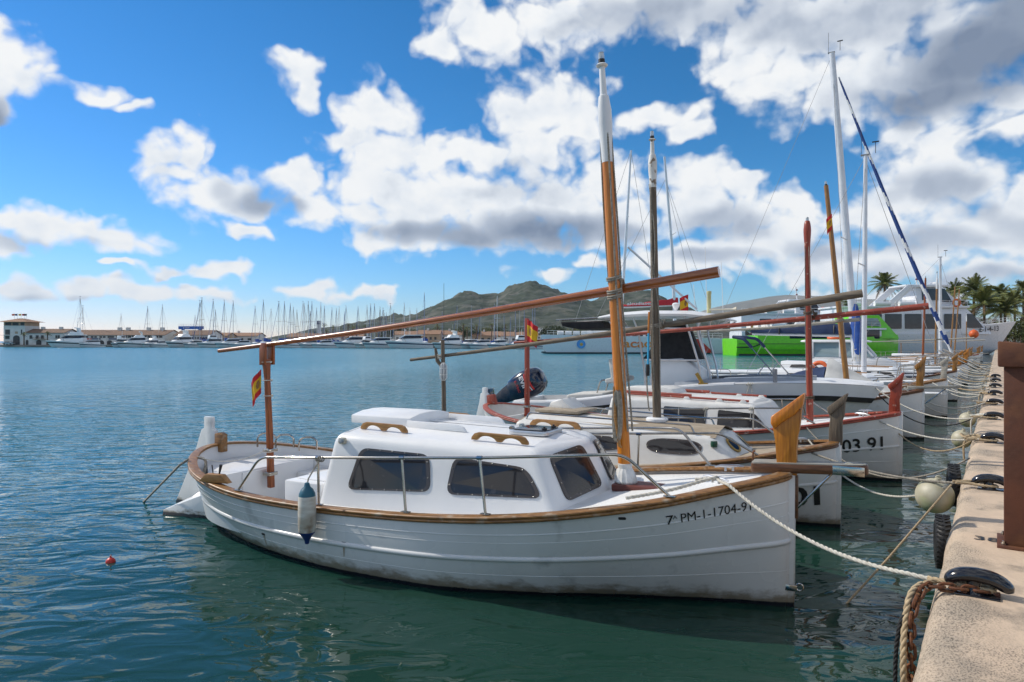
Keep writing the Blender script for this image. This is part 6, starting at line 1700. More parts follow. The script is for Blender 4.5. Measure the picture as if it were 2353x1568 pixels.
for s in (19, 21, 23, 25, 27, 29, 31.5, 35.5, 38, 42, 46.5, 51, 56):
    for k in (0, 1):
        a = Q(s + 1.2 + .6 * k, 1.35, 1.15); b = Q(s + .2 + k * .8, -.15, .94)
        line('pale slack rope in the tangle between the far bows and the quay', sag(a, b, .16 + .16 * k, 12), .016, ROPEW if (int(s) + k) % 3 else ROPETAN, False)
line('knotted stern rope of the near boat running down into the water', [WA(7.42, .90, hullA.gz(7.42) + .05), WA(7.50, .98, .84)] + [np.array(WA(7.50, .98, .84)) * (1 - k) + np.array(ground(326, 1158, -.05)) * k for k in (.35, .7, 1.0)], .017, ROPEG)
mb = MB(); rope(mb, curve_pts([WA(7.62, .70, .90), WA(7.45, .62, .86), WA(7.35, .72, .70), WA(7.4, .74, .58)], 10), .02); tag(mb.build('mooring_rope', ROPEG, None), 'rope end hung inside the near boat stern', 'rope', 'mooring ropes to the quay')
line('thin white cord slung across the near boat cockpit', sag(WA(7.5, .72, .92), WA(6.86, .06, .98), .12, 18), .006, ROPEW, False)
# foreground cleat: turns of rope, rusty chain, black and frayed ends hanging over the lip
mb = MB(); rope(mb, curve_pts([Q(-.34, .02, .935), Q(-.40, -.10, .95), Q(-.42, -.20, .945), Q(-.40, -.32, .94), Q(-.34, -.33, .935), Q(-.31, -.24, .935), Q(-.33, -.12, .935), Q(-.38, .0, .93), Q(-.44, .06, .90)], 30), .017)
tag(mb.build('mooring_rope', ROPETAN, None), 'tan rope wound round the foreground cleat', 'rope', 'mooring ropes to the quay')
ch = thing('mooring_chain', 'rusty chain running from the foreground cleat over the quay edge', 'chain', (0, 0, 0))
cp = curve_pts([Q(-.40, -.30, .93), Q(-.44, -.20, .935), Q(-.46, -.08, .93), Q(-.50, .02, .92), Q(-.58, .06, .86), Q(-.66, .09, .74), Q(-.72, .085, .58), Q(-.74, .08, .40), Q(-.75, .07, .18)], 60)
seg = [np.linalg.norm(np.array(cp[i + 1]) - np.array(cp[i])) for i in range(len(cp) - 1)]; cum = np.concatenate([[0], np.cumsum(seg)])
link = MB(); link.tube([(x, y, 0) for x, y in [(.030 * math.cos(a) + (.018 if math.cos(a) > 0 else -.018), .024 * math.sin(a)) for a in np.linspace(0, 2 * PI, 12, endpoint=False)]], .0105, n=6, loop=True)
lk0 = link.build('link', RUSTCH, ch)
nl = int(cum[-1] / .062)
for k in range(nl):
    s = (k + .5) * .062; p = V(*[np.interp(s, cum, np.array(cp)[:, j]) for j in range(3)]); p2_ = V(*[np.interp(min(s + .02, cum[-1]), cum, np.array(cp)[:, j]) for j in range(3)])
    d = Vector(p2_ - p).normalized()
    o = lk0 if k == 0 else lk0.copy()
    if k: COL.objects.link(o); o.parent = ch
    q = d.to_track_quat('X', 'Z'); q = q @ Matrix.Rotation(R(90 if k % 2 else 12), 3, 'X').to_quaternion()
    o.location = tuple(p); o.rotation_mode = 'QUATERNION'; o.rotation_quaternion = q
line('frayed tan rope hanging over the quay edge below the chain', curve_pts([Q(-.44, .05, .92), Q(-.56, .10, .88), Q(-.68, .12, .74), Q(-.78, .12, .52), Q(-.84, .11, .25), Q(-.9, .10, -.1)], 26), .020, ROPETAN)
line('black rope hanging over the quay edge in the foreground', curve_pts([Q(-.60, .10, .84), Q(-.70, .15, .70), Q(-.72, .17, .45), Q(-.74, .16, .1), Q(-.74, .15, -.1)], 20), .014, ROPEBLACK)
# shackle and chain at the second cleat, knotted rope
mb = MB(); rope(mb, curve_pts([Q(3.36, .05, .95), Q(3.40, -.12, .965), Q(3.42, -.26, .955), Q(3.36, -.36, .94), Q(3.33, -.24, .94), Q(3.34, -.10, .95), Q(3.30, .02, .95)], 24), .016)
tag(mb.build('mooring_rope', ROPETAN, None), 'tan rope wound round the second cleat', 'rope', 'mooring ropes to the quay')
for k in (2, 3, 4):
    s, t = CLEATS[k]; mb = MB(); rope(mb, curve_pts([Q(s, .08, .94), Q(s + .04, -.12, .96), Q(s + .05, -.28, .955), Q(s - .02, -.36, .94), Q(s - .05, -.22, .94), Q(s - .04, -.05, .95), Q(s - .10, .05, .93)], 20), .018)
    tag(mb.build('mooring_rope', ROPETAN, None), 'rope wound round cleat number %s from the foreground' % ('three', 'four', 'five')[k - 2], 'rope', 'mooring ropes to the quay')

# cylinder fender on the near boat's rail
def cyl_fender():
    p = WA(4.66, hullA.gb(4.66) + .13, .66)
    c = thing('cylinder_fender', 'grimy white cylinder fender with blue ends hanging on the near boat', 'fender', tuple(p), boatA.rotation_euler[2])
    mb = MB(); mb.lathe([(.084, -.205), (.092, -.19), (.095, 0), (.092, .17), (.086, .185)], n=22); mb.build('body', FEND_W, c)
    mb = MB(); mb.lathe([(.012, -.335), (.022, -.33), (.03, -.29), (.055, -.25), (.084, -.215), (.088, -.20)], n=22); mb.build('lower_end', FEND_B, c)
    mb = MB(); mb.lathe([(.088, .18), (.084, .21), (.062, .255), (.035, .28), (.024, .32), (.012, .325)], n=22); mb.build('upper_end', FEND_T, c)
    mb = MB(); mb.tube([(.0, 0, .30), (.01, -.03, .36), (.0, -.10, .45), (0, -.19, .53)], .009, n=6); coil(mb, (0, -.20, .545), .026, 3, .008, axis=(1, 0, 0), pitch=.03); mb.build('lanyard', ROPEG, c)
    return c
cyl_fender()

# ================================================================ larger vessels across the basin
def gx(x, d): return (x - CXP) / FPX * d
def gzv(y, d): return EYE - (y - CYP) / FPX * d

def slab(root, name, m, u0, u1, v0, v1, z0, z1, bevel=.05, parent=None):
    mb = MB(); mb.box(((u0 + u1) / 2, (v0 + v1) / 2, (z0 + z1) / 2), (u1 - u0, v1 - v0, z1 - z0)); return mb.build(name, m, parent or root, bevel=bevel)

def rail_run(root, pts, h, posts, m=None, r=.03, rails=(1.0, .55)):
    """railing along a polyline: posts and bars joined in one part"""
    mb = MB(); P = [np.array(p, float) for p in pts]
    for q in rails: mb.tube([p + V(0, 0, h * q) for p in P], r, n=5)
    for i in range(len(P) - 1):
        for k in range(posts + 1):
            p = P[i] + (P[i + 1] - P[i]) * k / posts; mb.tube([p, p + V(0, 0, h)], r, n=5)
    return mb.build('railing', m or LETTERW, root)

def catamaran():
    d = 133.0; x0, x1 = gx(1243, d), gx(1668, d); L = x1 - x0
    r = thing('catamaran', 'large white excursion catamaran with round blue emblem and red boom cover', 'catamaran', (x0, d, 0), 0)
    gray = hull_mat('cool_white_hull', (.70, .73, .75), (.62, .65, .68), gz=.05, foul=(.02, .035, .045))
    for v in (0, 8.5):
        mb = MB(); rings = []
        for t in np.linspace(0, 1, 24):
            zt = 3.75 - .75 * t; w = 1.1 * min(1, (t * 9 + .03))**.5 * (1 if t < .9 else 1 - (t - .9) * 2)
            u = t * L + (.9 * (1 - t)**6)
            rings.append([(u - .6 * (1 - t)**6, v - w, zt), (u, v - w * .92, .6), (u + .3, v - w * .8, -.3), (u + .3, v + w * .8, -.3), (u, v + w * .92, .6), (u - .6 * (1 - t)**6, v + w, zt)])
        mb.rings(rings); mb.build('hull', gray, r, angle=45)
        mb = MB(); mb.rings([[(t * L + .25, v - 1.1 * min(1, (t * 9 + .03))**.5 * .93 - .03, z) for z in (.05, .34)] for t in np.linspace(0.005, .9, 20)], closed=False, cap=False); mb.build('boot_stripe', mat('slate_boot_top', (.03, .05, .06)), r, smooth=False)
    slab(r, 'bridge_deck', WHITE, 4, L - 1, .6, 8, 2.2, 3.1)
    dk = slab(r, 'coachroof', WHITE, 9, L - 8, 1.2, 7.4, 3.0, 4.5, bevel=.35)
    for k in range(7): slab(r, 'cabin_window', GLASS_B, 10.2 + k * 2.6, 12.3 + k * 2.6, 1.12, 1.22, 3.45, 4.1, parent=dk)
    rail_run(r, [(1.2, -.4, 3.6), (10, -.8, 3.4), (22, -.9, 3.2), (L - 1, -.9, 3.0)], .95, 7)
    for k in range(4):
        mb = MB(); mb.tube([(3.2 + k * 1.55, 0, 4.05), (4.4 + k * 1.55, 0, 4.05)], .42, n=12); mb.build('liferaft_canister', WHITE, r)
    # sails: mast, boom with red cover
    bm = 27.2
    ms = rod(r, 'mast', [(bm, 4.2, 3), (bm - .6, 4.2, 20), (bm - 2.2, 4.2, gzv(360, d + 4))], [.34, .32, .22], ALU_MAST)
    for q in (14, 24): rod(r, 'spreader', [(bm - .4, 2.4, q), (bm - .4, 6.0, q)], .08, ALU_MAST, parent=ms)
    for e in ((L - 1, .5), (9, 1.5), (L - 2, 8)): rod(r, 'shroud', [(bm - 2.0, 4.2, 35), (e[0], e[1], 3.1)], .035, PVCGREY, parent=ms, n=4)
    zb0, zb1 = gzv(703, d), gzv(694, d)
    bo = rod(r, 'boom', [(15.5, 4.2, zb0 - .1), (bm, 4.2, zb1 - .4)], .22, ALU_MAST)
    mb = MB(); rings = []
    for k, q in enumerate(np.linspace(0, 1, 16)):
        u = 15.6 + (bm + .5 - 15.6) * q; zt = zb0 + .4 + (1.5) * q**1.5 + .12 * math.sin(k * 1.9); z0 = zb0 + (zb1 - .4 - zb0) * q
        rings.append([(u, 3.85, z0), (u, 3.8, (z0 + zt) / 2), (u, 4.1, zt), (u, 4.3, zt), (u, 4.6, (z0 + zt) / 2), (u, 4.55, z0)])
    mb.rings(rings); cv = mb.build('boom_cover', REDC, bo, angle=60)
    lettering('alcudiasea', lambda x, y: (17.4 + x, 3.74, zb0 + .28 + y + .03 * x), .62, 5.2, LETTERW, cv, 'cover_lettering', bold=.02)
    # emblem and name on the near hull
    mb = MB(); cx = gx(1334, d) - x0; cz = gzv(791, d)
    mb.lathe([(.01, 0), (.85, .0), (.85, .03)], (cx, -1.13, cz), axis=(0, -1, 0), n=28); em = mb.build('round_emblem', mat('emblem_blue', (.06, .25, .62), (.10, .38, .72), rough=.4, scale=.8), r)
    mb = MB(); mb.lathe([(.01, 0), (.32, 0), (.10, .02)], (cx + .05, -1.17, cz - .05), axis=(0, -1, 0), n=12); mb.build('emblem_figure', mat('emblem_gold', (.62, .42, .08), (.45, .20, .06), rough=.5, scale=3), em)
    u0 = gx(1430, d) - x0
    lettering('acaona', lambda x, y: (u0 + x, -1.14, gzv(799, d) + y), 1.15, 8.6, LETTERO, r, 'name_lettering', bold=.02)
    mb = MB(); mb.prism([(30.5, 2.9), (33.4, .25), (30.2, .25), (28.8, 2.9)], ((0, -1.1, 0), (1, 0, 0), (0, 0, 1)), .08); mb.build('red_flash', LETTERR, r)
    return r
catamaran()

def green_boat():
    d = 120.0; x0 = gx(1676, d); L = gx(2062, d) - x0
    r = thing('excursion_boat', 'bright green glass bottom excursion boat with white upper deck', 'boat', (x0, d, 0), 0)
    mb = MB(); rings = []
    for t in np.linspace(0, 1, 16):
        w = 4.0 if t < .7 else 4.0 * (1 - ((t - .7) / .3)**2 * .95); zt = 2.9 + .9 * max(0, t - .6) * 2
        rings.append([(t * L, -w, zt), (t * L, -w - .12, 1.9), (t * L, -w, 1.1), (t * L, -w * .93, .25), (t * L, -w * .9, -.3), (t * L, w * .9, -.3), (t * L, w, 1.9), (t * L, w, zt)])
    mb.rings(rings); mb.build('hull', GREEN, r, angle=30)
    for z0, z1, m_ in ((1.98, 2.06, BLACK), (1.02, 1.08, GREEND), (.02, .30, BLACK)):
        mb = MB(); mb.box((L * .35, -4.1, (z0 + z1) / 2), (L * .68, .16, z1 - z0)); mb.build('hull_stripe', m_, r)
    slab(r, 'step_bulwark', GREEN, .1, 3.6, -3.9, 3.9, 2.6, 2.95)
    slab(r, 'stern_block', GREEN, 3.6, 9, -4.0, 4.0, 2.7, 3.45)
    rod(r, 'exhaust_guard', bent([(-.1, -4.2, 1.45), (2.6, -4.25, 1.45), (4.0, -4.2, 2.0)], .4), .09, BLACK)
    sal = slab(r, 'saloon', GLASS_B, 4, L - 5, -3.6, 3.6, 2.9, 4.4)
    slab(r, 'upper_deck', WHITE, 2.5, L - 4, -3.9, 3.9, 4.4, 4.7)
    rail_run(r, [(2.6, -3.8, 4.7), (12, -3.8, 4.7), (L - 5, -3.8, 4.7)], 1.1, 8, m=STEEL)
    for k in range(9):
        slab(r, 'bench', WHITE_OLD, 4 + k * 1.6, 4.5 + k * 1.6, -3, 3, 4.7, 5.4)
    x = gx(1936, d) - x0
    mb = MB(); loft_box(mb, [(x + 8.6, 2.6, 2.2, 2.9, 3.2), (x + 5.0, 3.2, 2.8, 2.9, 6.9), (x, 3.4, 3.0, 2.9, 6.9)]); wh = mb.build('wheelhouse', GREEN, r, bevel=.12)
    mb = MB(); mb.prism([(x + .6, 5.2), (x + 5.1, 5.0), (x + 4.4, 6.4), (x + .6, 6.4)], ((0, -3.22, 0), (1, 0, 0), (0, 0, 1)), .1); mb.build('wheelhouse_window', GLASS_C, wh)
    mb = MB(); mb.torus((x + .4, -3.4, 4.6), .6, .16, axis=(0, 1, 0), n=20, k=8); mb.build('lifebuoy', ORANGE, wh)
    slab(r, 'safety_sign', WHITE, x + 3.2, x + 5.0, -3.5, -3.4, 3.3, 4.3, parent=wh)
    # tall white tubs of rafts on the upper deck
    for k in range(3):
        mb = MB(); mb.tube([(6 + k * 4.2, -3.4, 5.2), (8.4 + k * 4.2, -3.4, 5.2)], .5, n=12); mb.build('liferaft_canister', WHITE, r)
    st = rod(r, 'flag_staff', [(3.2, -3.4, 2.9), (3.0, -3.5, 6.2)], .05, LETTERW); spain_flag(st, (2.95, -3.5, 5.9), 1.6, 1.5, .5, 6, (-.5, -.2, 0))
    return r
green_boat()

def ferry(label, d, xa, xb, ybow, ytop, text=None, wl_y=None, buoy=True):
    x0 = gx(xa, d); L = gx(xb, d) - x0
    r = thing('ferry', label, 'ferry', (x0, d, 0), 0, 'white passenger ferries across the basin')
    zb = gzv(ybow, d); zt = gzv(ytop, d); z1 = zb * .62; 
    fm = hull_mat('ferry_white', (.74, .75, .77), (.66, .67, .70), gz=.05)
    mb = MB(); rings = []
    for t in np.linspace(0, 1, 18):
        k = max(0, (t - .62) / .38); w = 4.2 * (1 - k**1.8 * .97); zz = z1 + (zb - z1) * k**.8
        rk = .16 * L * k**1.5
        rings.append([(t * L * .86 + rk, -w, zz), (t * L * .86 + rk * .4, -w * .95, 1.2), (t * L * .86, -w * .8, -.3), (t * L * .86, w * .8, -.3), (t * L * .86 + rk * .4, w * .95, 1.2), (t * L * .86 + rk, w, zz)])
    mb.rings(rings); mb.build('hull', fm, r, angle=40)
    dk = (zt - z1)
    za = z1 + dk * .52
    mb = MB(); loft_box(mb, [(0, 3.8, 3.8, z1 - .1, za), (L * .68, 3.8, 3.6, z1 - .1, za), (L * .84, 2.4, 2.0, z1 - .1, z1 + .4)]); sal = mb.build('saloon', fm, r, bevel=.12)
    n = 5
    for k in range(n):
        u0 = L * (.14 + .105 * k); mb = MB(); mb.prism(rounded([(u0, z1 + dk * .10), (u0 + L * .088, z1 + dk * .10), (u0 + L * .088, z1 + dk * .40), (u0, z1 + dk * .40)], .15), ((0, -3.82, 0), (1, 0, 0), (0, 0, 1)), .12); mb.build('saloon_window', GLASS_B, sal)
    mb = MB(); mb.prism([(L * .68, z1 + dk * .12), (L * .77, z1 + dk * .12), (L * .71, z1 + dk * .40), (L * .68, z1 + dk * .40)], ((0, -3.60, 0), (1, 0, 0), (0, 0, 1)), .3); mb.build('front_window', GLASS_B, sal)
    slab(r, 'upper_deck', fm, -.3, L * .69, -4.0, 4.0, za, za + .35)
    rail_run(r, [(0, -3.9, za + .3), (L * .35, -3.9, za + .3), (L * .68, -3.9, za + .3)], 1.05, 7, r=.04)
    mb = MB(); loft_box(mb, [(L * .43, 2.8, 2.6, za + .3, zt - .5), (L * .57, 2.8, 2.5, za + .3, zt - .5), (L * .69, 2.4, 2.0, za + .3, za + .6)]); wh = mb.build('wheelhouse', fm, r, bevel=.1)
    mb = MB(); mb.prism([(L * .46, za + dk * .16), (L * .62, za + dk * .13), (L * .58, zt - .75), (L * .46, zt - .75)], ((0, -2.72, 0), (1, 0, 0), (0, 0, 1)), .2); mb.build('wheelhouse_window', GLASS_B, wh)
    # raked arch and roof wing
    mb = MB(); mb.prism([(L * .25, za + .3), (L * .30, za + .3), (L * .41, zt - .55), (L * .61, zt - .40), (L * .61, zt - .05), (L * .38, zt - .05)], ((0, -2.9, 0), (1, 0, 0), (0, 0, 1)), .3); mb.build('roof_arch', fm, r, bevel=.06)
    mb = MB(); mb.prism([(L * .25, za + .3), (L * .30, za + .3), (L * .41, zt - .55), (L * .61, zt - .40), (L * .61, zt - .05), (L * .38, zt - .05)], ((0, 2.9, 0), (1, 0, 0), (0, 0, 1)), .3); mb.build('roof_arch', fm, r, bevel=.06)
    slab(r, 'roof_wing', fm, L * .37, L * .615, -2.9, 2.9, zt - .30, zt, bevel=.08)
    rm = rod(r, 'radar_mast', [(L * .48, 0, zt), (L * .47, 0, zt + 3.0)], .12, LETTERW)
    for z in (1.2, 2.2): rod(r, 'mast_lamp', [(L * .475, 0, zt + z), (L * .475, -.4, zt + z)], .16, mat('dark_red_lamp', (.12, .02, .03)), parent=rm)
    mb = MB(); mb.lathe([(.7, 0), (.85, .3), (.5, .6), (.05, .65)], (L * .56, -.8, zt), n=14); mb.build('radar_dome', WHITE, r)
    if buoy:
        mb = MB(); mb.torus((L * .62, -4.02, za + .9), .62, .17, axis=(0, 1, 0), n=22, k=8); mb.build('lifebuoy', ORANGE, r)
    for k in range(3):
        mb = MB(); mb.tube([(L * (.06 + .13 * k), -3.8, za + .75), (L * (.14 + .13 * k), -3.8, za + .75)], .45, n=10); mb.build('liferaft_canister', WHITE, r)
    rail_run(r, [(L * .74, -2.6, z1 + (zb - z1) * .45), (L * .88, -1.6, z1 + (zb - z1) * .8), (L * 1.0, -.3, zb)], .9, 5, r=.035)
    if text:
        uu = gx(2246, d) - x0
        uu = gx(2246, d - 2.5) - x0; lettering(text, lambda x, y: (uu + x, -3.16 + .27 * x, gzv(764, d) + y + .05 * x), 1.0, 4.3, LETTER, r, 'registration', bold=.02)
    return r
ferry('white passenger ferry with dark saloon windows and raised bow on the right', 128.0, 1905, 2326, 739, 657, text='E-1-4-13')
ferry('white passenger ferry with arched radar frame behind the green boat', 150.0, 1690, 1985, 735, 690, buoy=True)
mb = MB(); mb.lathe([(.01, -.9)] + [(.75 * math.cos(a), .75 * math.sin(a)) for a in np.linspace(-1.4, 1.4, 10)] + [(.05, .85)], tuple(at(2238, 768, 118)), n=16); o = mb.build('orange_buoy', ORANGE, None); tag(o, 'round orange fender buoy hanging at the ferry bow', 'buoy')

def tall_mast_yacht():
    d = 150.0; x0 = gx(1300, d)
    r = thing('sailing_yacht', 'white sailing yacht with a tall raked mast behind the catamaran', 'sailing yacht', (x0, d, 0), 0)
    h = VHull(22, 5, [2.2, 2.1, 2.0, 1.9, 1.9, 1.9], rake=2.0); h.build(r, HULL_W); h.deck(r, WHITE)
    b = V(gx(1424, d) - x0, 0, 2); t = V(gx(1450, d) - x0, 0, gzv(346, d))
    ms = rod(r, 'mast', [b, b + (t - b) * .5, t], [.34, .32, .2], ALU_MAST)
    for q in (.35, .65): rod(r, 'spreader', [b + (t - b) * q + V(0, -2, 0), b + (t - b) * q + V(0, 2, 0)], .08, ALU_MAST, parent=ms)
    for u in (.5, 21): rod(r, 'stay', [t, (u, 0, 2)], .04, PVCGREY, parent=ms, n=4)
    mb = MB(); loft_box(mb, [(5, 1.2, .9, 1.9, 2.2), (8, 1.6, 1.3, 1.9, 2.9), (15, 1.7, 1.4, 1.9, 2.9)]); mb.build('coachroof', WHITE, r, bevel=.1)
tall_mast_yacht()

# ================================================================ far shore
SHORE_M = mat('pale_quay_stone', (.36, .32, .27), (.26, .23, .20), rough=.9, scale=.3, detail=6)
mb = MB(); pts = [(-420, 292), (-60, 285), (30, 250), (75, 232), (160, 190), (420, 150), (420, 900), (-420, 900)]
mb.rings([[(x, y, -1) for x, y in pts], [(x, y, .9) for x, y in pts]]); struct(mb.build('far_shore', SHORE_M, None, smooth=False))
WALLW = mat('whitewashed_wall', (.72, .71, .68), (.62, .61, .58), rough=.85, scale=.5, detail=6)
WALLO = mat('ochre_trim', (.50, .36, .24), (.42, .30, .20), rough=.85, scale=.5)
TILE = mat('terracotta_roof', (.24, .15, .10), (.15, .095, .065), rough=.9, scale=1.6, stretch=(6, 1, 1), detail=5, bump=.08, bscale=3)
TILE2 = mat('pale_terracotta', (.36, .21, .13), (.25, .145, .09), rough=.9, scale=1.6, stretch=(6, 1, 1), detail=5, bump=.08, bscale=3)  # paler terracotta tiles of the tower and the low houses
DARKW = mat('dark_opening', (.035, .035, .04), (.06, .055, .05), rough=.5, scale=.8)
WFRAME = mat('window_frame', (.22, .15, .10), (.18, .12, .08), rough=.6)

def win(parent, m, x0, x1, z0, z1, y, name='window', arch=False):
    poly = [(x0, z0), (x1, z0), (x1, z1), (x0, z1)]
    if arch:
        r_ = (x1 - x0) / 2; c = (x0 + x1) / 2; poly = [(x0, z0), (x1, z0)] + [(c + r_ * math.cos(a), z1 - r_ * .8 + r_ * .8 * math.sin(a)) for a in np.linspace(0, PI, 9)]
    mb = MB(); mb.prism([(p[0], p[1]) for p in poly], ((0, y, 0), (1, 0, 0), (0, 0, 1)), .10); w = mb.build(name, m, parent)
    if not arch and name == 'window':
        mb = MB(); mb.box(((x0 + x1) / 2, y - .08, z0 - .05), (x1 - x0 + .3, .2, .12)); mb.build('sill', WALLW, w)
    return w

def gable(root, x0, x1, y0, y1, ze, zr, m, over=.5, hip=False):
    ym = (y0 + y1) / 2; i = 3.0 if hip else 0
    mb = MB(); t = .18
    a = [(x0 - over, y0 - over, ze), (x1 + over, y0 - over, ze), (x1 + over - i, ym, zr), (x0 - over + i, ym, zr)]
    b = [(x1 + over, y1 + over, ze), (x0 - over, y1 + over, ze), (x0 - over + i, ym, zr), (x1 + over - i, ym, zr)]
    for q in (a, b): mb.rings([[(p[0], p[1], p[2]) for p in q], [(p[0], p[1], p[2] + t) for p in q]])
    if hip:
        for q in ([(x0 - over, y1 + over, ze), (x0 - over, y0 - over, ze), (x0 - over + i, ym, zr)], [(x1 + over, y0 - over, ze), (x1 + over, y1 + over, ze), (x1 + over - i, ym, zr)]): mb.rings([q, [(p[0], p[1], p[2] + t) for p in q]])
    o = mb.build('roof', m, root, smooth=False)
    return o

def gable_wall(mb, x0, x1, y0, y1, z0, ze, zr):
    ym = (y0 + y1) / 2
    mb.rings([[(x, y0, z0), (x, y1, z0), (x, y1, ze), (x, ym, zr), (x, y0, ze)] for x in (x0, x1)])

def buildings():
    d = 290.0; B = .9
    k = d / FPX
    X = lambda x: (x - CXP) * k
    Z = lambda y: EYE - (y - CYP) * k
    # harbour tower
    r = thing('harbour_tower', 'square white harbour tower with tiled roof and flags on top', 'tower', (X(8), d, B), 0)
    W = X(57) - X(8); H = Z(749) - B; H2 = Z(740) - B
    mb = MB(); mb.box((W / 2, W / 2, H / 2), (W, W, H)); mb.build('wall', WALLW, r, smooth=False)
    mb = MB(); mb.box((W / 2, W / 2, (H + H2) / 2 + .02), (W * .99, W * .99, H2 - H)); lan = mb.build('lantern_storey', WALLO, r, smooth=False)
    for a, b in ((.08, .36), (.42, .70), (.80, .97)): win(lan, DARKW, W * a, W * b, H + .1, H2 - .3, -.0)
    mb = MB(); ov = 1.6; zc = H2 + 1.6
    mb.rings([[(-ov, -ov, H2), (W + ov, -ov, H2), (W + ov, W + ov, H2), (-ov, W + ov, H2)], [(W * .42, W * .42, zc), (W * .58, W * .42, zc), (W * .58, W * .58, zc), (W * .42, W * .58, zc)]]); mb.build('roof', TILE2, r, smooth=False)
    win(r, DARKW, W * .08, W * .30, H * .53, H * .80, -.03); win(r, DARKW, W * .08, W * .28, H * .30, H * .46, -.03); win(r, DARKW, W * .82, W * .87, H * .55, H * .80, -.03)
    win(r, DARKW, W * .45, W * .76, 0, H * .50, -.03, name='entrance_arch', arch=True); win(r, WALLO, W * .54, W * .67, H * .58, H * .70, -.03, name='plaque')
    mb = MB(); mb.box((W * .15, -.9, H * .50), (W * .32, 1.8, .12)); mb.build('balcony', WALLW, r)
    for i, (f, m_) in enumerate(((.22, ORANGE), (.36, FEND_B), (.54, FLAGY), (.70, FLAGR), (.80, BLACK))):
        p = rod(r, 'flag_pole', [(W * f, W * .4, H2 + .5), (W * f, W * .4, H2 + 3.8)], .05, LETTERW, n=5)
        mb = MB(); mb.prism([(0, 0), (-1.1, .1), (-1.15, .75), (0, .85)], ((W * f, W * .4 - .05, H2 + 2.7), (1, 0, 0), (0, 0, 1)), .05); mb.build('flag', m_, p)
    # office wing with palms in front
    r = thing('harbour_office', 'low white building with brown roof, chimneys and archways beside the tower', 'building', (X(57), d, B), 0)
    W = X(147) - X(57); H = Z(766) - B; HR = Z(757) - B
    mb = MB(); gable_wall(mb, 0, W, 0, 10, 0, H, HR); mb.build('wall', WALLW, r, smooth=False)
    ro = gable(r, 0, W, 0, 10, H, HR + .1, TILE)
    for f in (.26, .73):
        mb = MB(); mb.box((W * f, 5, HR + .5), (1.2, 1.2, 1.3)); mb.build('chimney', WALLW, ro)
    for a, b in ((.12, .19), (.28, .35), (.41, .48), (.78, .83), (.84, .89)): win(r, DARKW, W * a, W * b, H * .52, H * .82, -.03)
    for a, b in ((.02, .09), (.29, .42), (.55, .68), (.79, .91)): win(r, DARKW, W * a, W * b, 0, H * .42, -.03, name='archway', arch=True)
    mb = MB(); mb.box((W * .40, -.6, H * .47), (W * .32, 1.2, .15)); bl = mb.build('balcony', WALLO, r)
    rail_run(r, [(W * .24, -1.1, H * .48), (W * .56, -1.1, H * .48)], .9, 9, m=WFRAME, r=.05)
    # long arcaded hall
    r = thing('arcade_hall', 'long white hall with brown tiled roof and a row of arches', 'building', (X(150), d + 2, B), 0)
    W = X(372) - X(150); H = Z(771) - B; HR = Z(759) - B
    mb = MB(); gable_wall(mb, 0, W, 0, 16, 0, H, HR); mb.build('wall', WALLW, r, smooth=False)
    ro = gable(r, 0, W, 0, 16, H, HR + .1, TILE)
    for f in (.43, .52, .74, .885):
        mb = MB(); mb.box((W * f, 7.6, HR + .6), (1.5, 1.2, 1.5)); mb.build('chimney', WALLW, ro)
    for i in range(3):
        for j in range(2): win(r, DARKW, W * (.145 + i * .09 + j * .035), W * (.145 + i * .09 + j * .035) + W * .026, H * .74, H * .92, -.03)
    win(r, DARKW, W * .41, W * .475, H * .74, H * .93, -.03)
    for i in range(12): win(r, DARKW, W * (.50 + i * .0405), W * (.50 + i * .0405) + W * .033, H * .74, H * .97, -.03)
    for i in range(10): win(r, DARKW, W * (.05 + i * .088), W * (.05 + i * .088) + W * .058, 0, H * .48, -.03, name='archway', arch=True)
    for f in (.13, .225, .315, .40): 
        mb = MB(); mb.box((W * f, -.1, H * .5), (.25, .2, H)); mb.build('pilaster', WALLW, r)
    for f, m_ in ((.15, LETTERR), (.24, FEND_B), (.42, FEND_B), (.50, LETTERR)):
        mb = MB(); mb.box((W * f + 2, -.08, H * .62), (4.0, .08, .5)); mb.build('shop_sign', m_, r)
    # third hall under the boat hoist
    r = thing('boat_shed', 'short white hall with brown roof below the blue boat hoist', 'building', (X(391), d + 4, B), 0)
    W = X(470) - X(391); H = Z(771) - B; HR = Z(759.5) - B
    mb = MB(); gable_wall(mb, 0, W, 0, 14, 0, H, HR); mb.build('wall', WALLW, r, smooth=False); gable(r, 0, W, 0, 14, H, HR + .1, TILE)
    for i in range(7): win(r, DARKW, W * (.42 + i * .08), W * (.42 + i * .08) + W * .05, H * .60, H * .85, -.03)
    for i in range(3): win(r, DARKW, W * (.06 + i * .1), W * (.06 + i * .1) + W * .07, H * .55, H * .82, -.03)
    # boat hoist
    r = thing('boat_hoist', 'blue gantry boat hoist with white lettering above the roofs', 'gantry', (X(411), d + 40, B), 0)
    k2 = (d + 40) / FPX; z1 = EYE - (750 - CYP) * k2 - B; z0 = EYE - (757 - CYP) * k2 - B; Wd = (467 - 411) * k2
    r.location.x = (411 - CXP) * k2
    BLUEP = mat('hoist_blue', (.015, .10, .42), (.02, .13, .48), rough=.4)
    mb = MB(); mb.box((Wd / 2, 0, (z0 + z1) / 2), (Wd, 1.2, z1 - z0)); bmx = mb.build('beam', BLUEP, r)
    for f in (.14, .20, .83, .90):
        mb = MB(); mb.box((Wd * f, 0, z0 / 2), (.55, .8, z0)); mb.build('leg', BLUEP, r)
    lettering('ALCUDIAMAR', lambda x, y: (Wd * .20 + x, -.63, z0 + .35 + y), .75, Wd * .26, LETTERW, bmx, 'hoist_lettering')
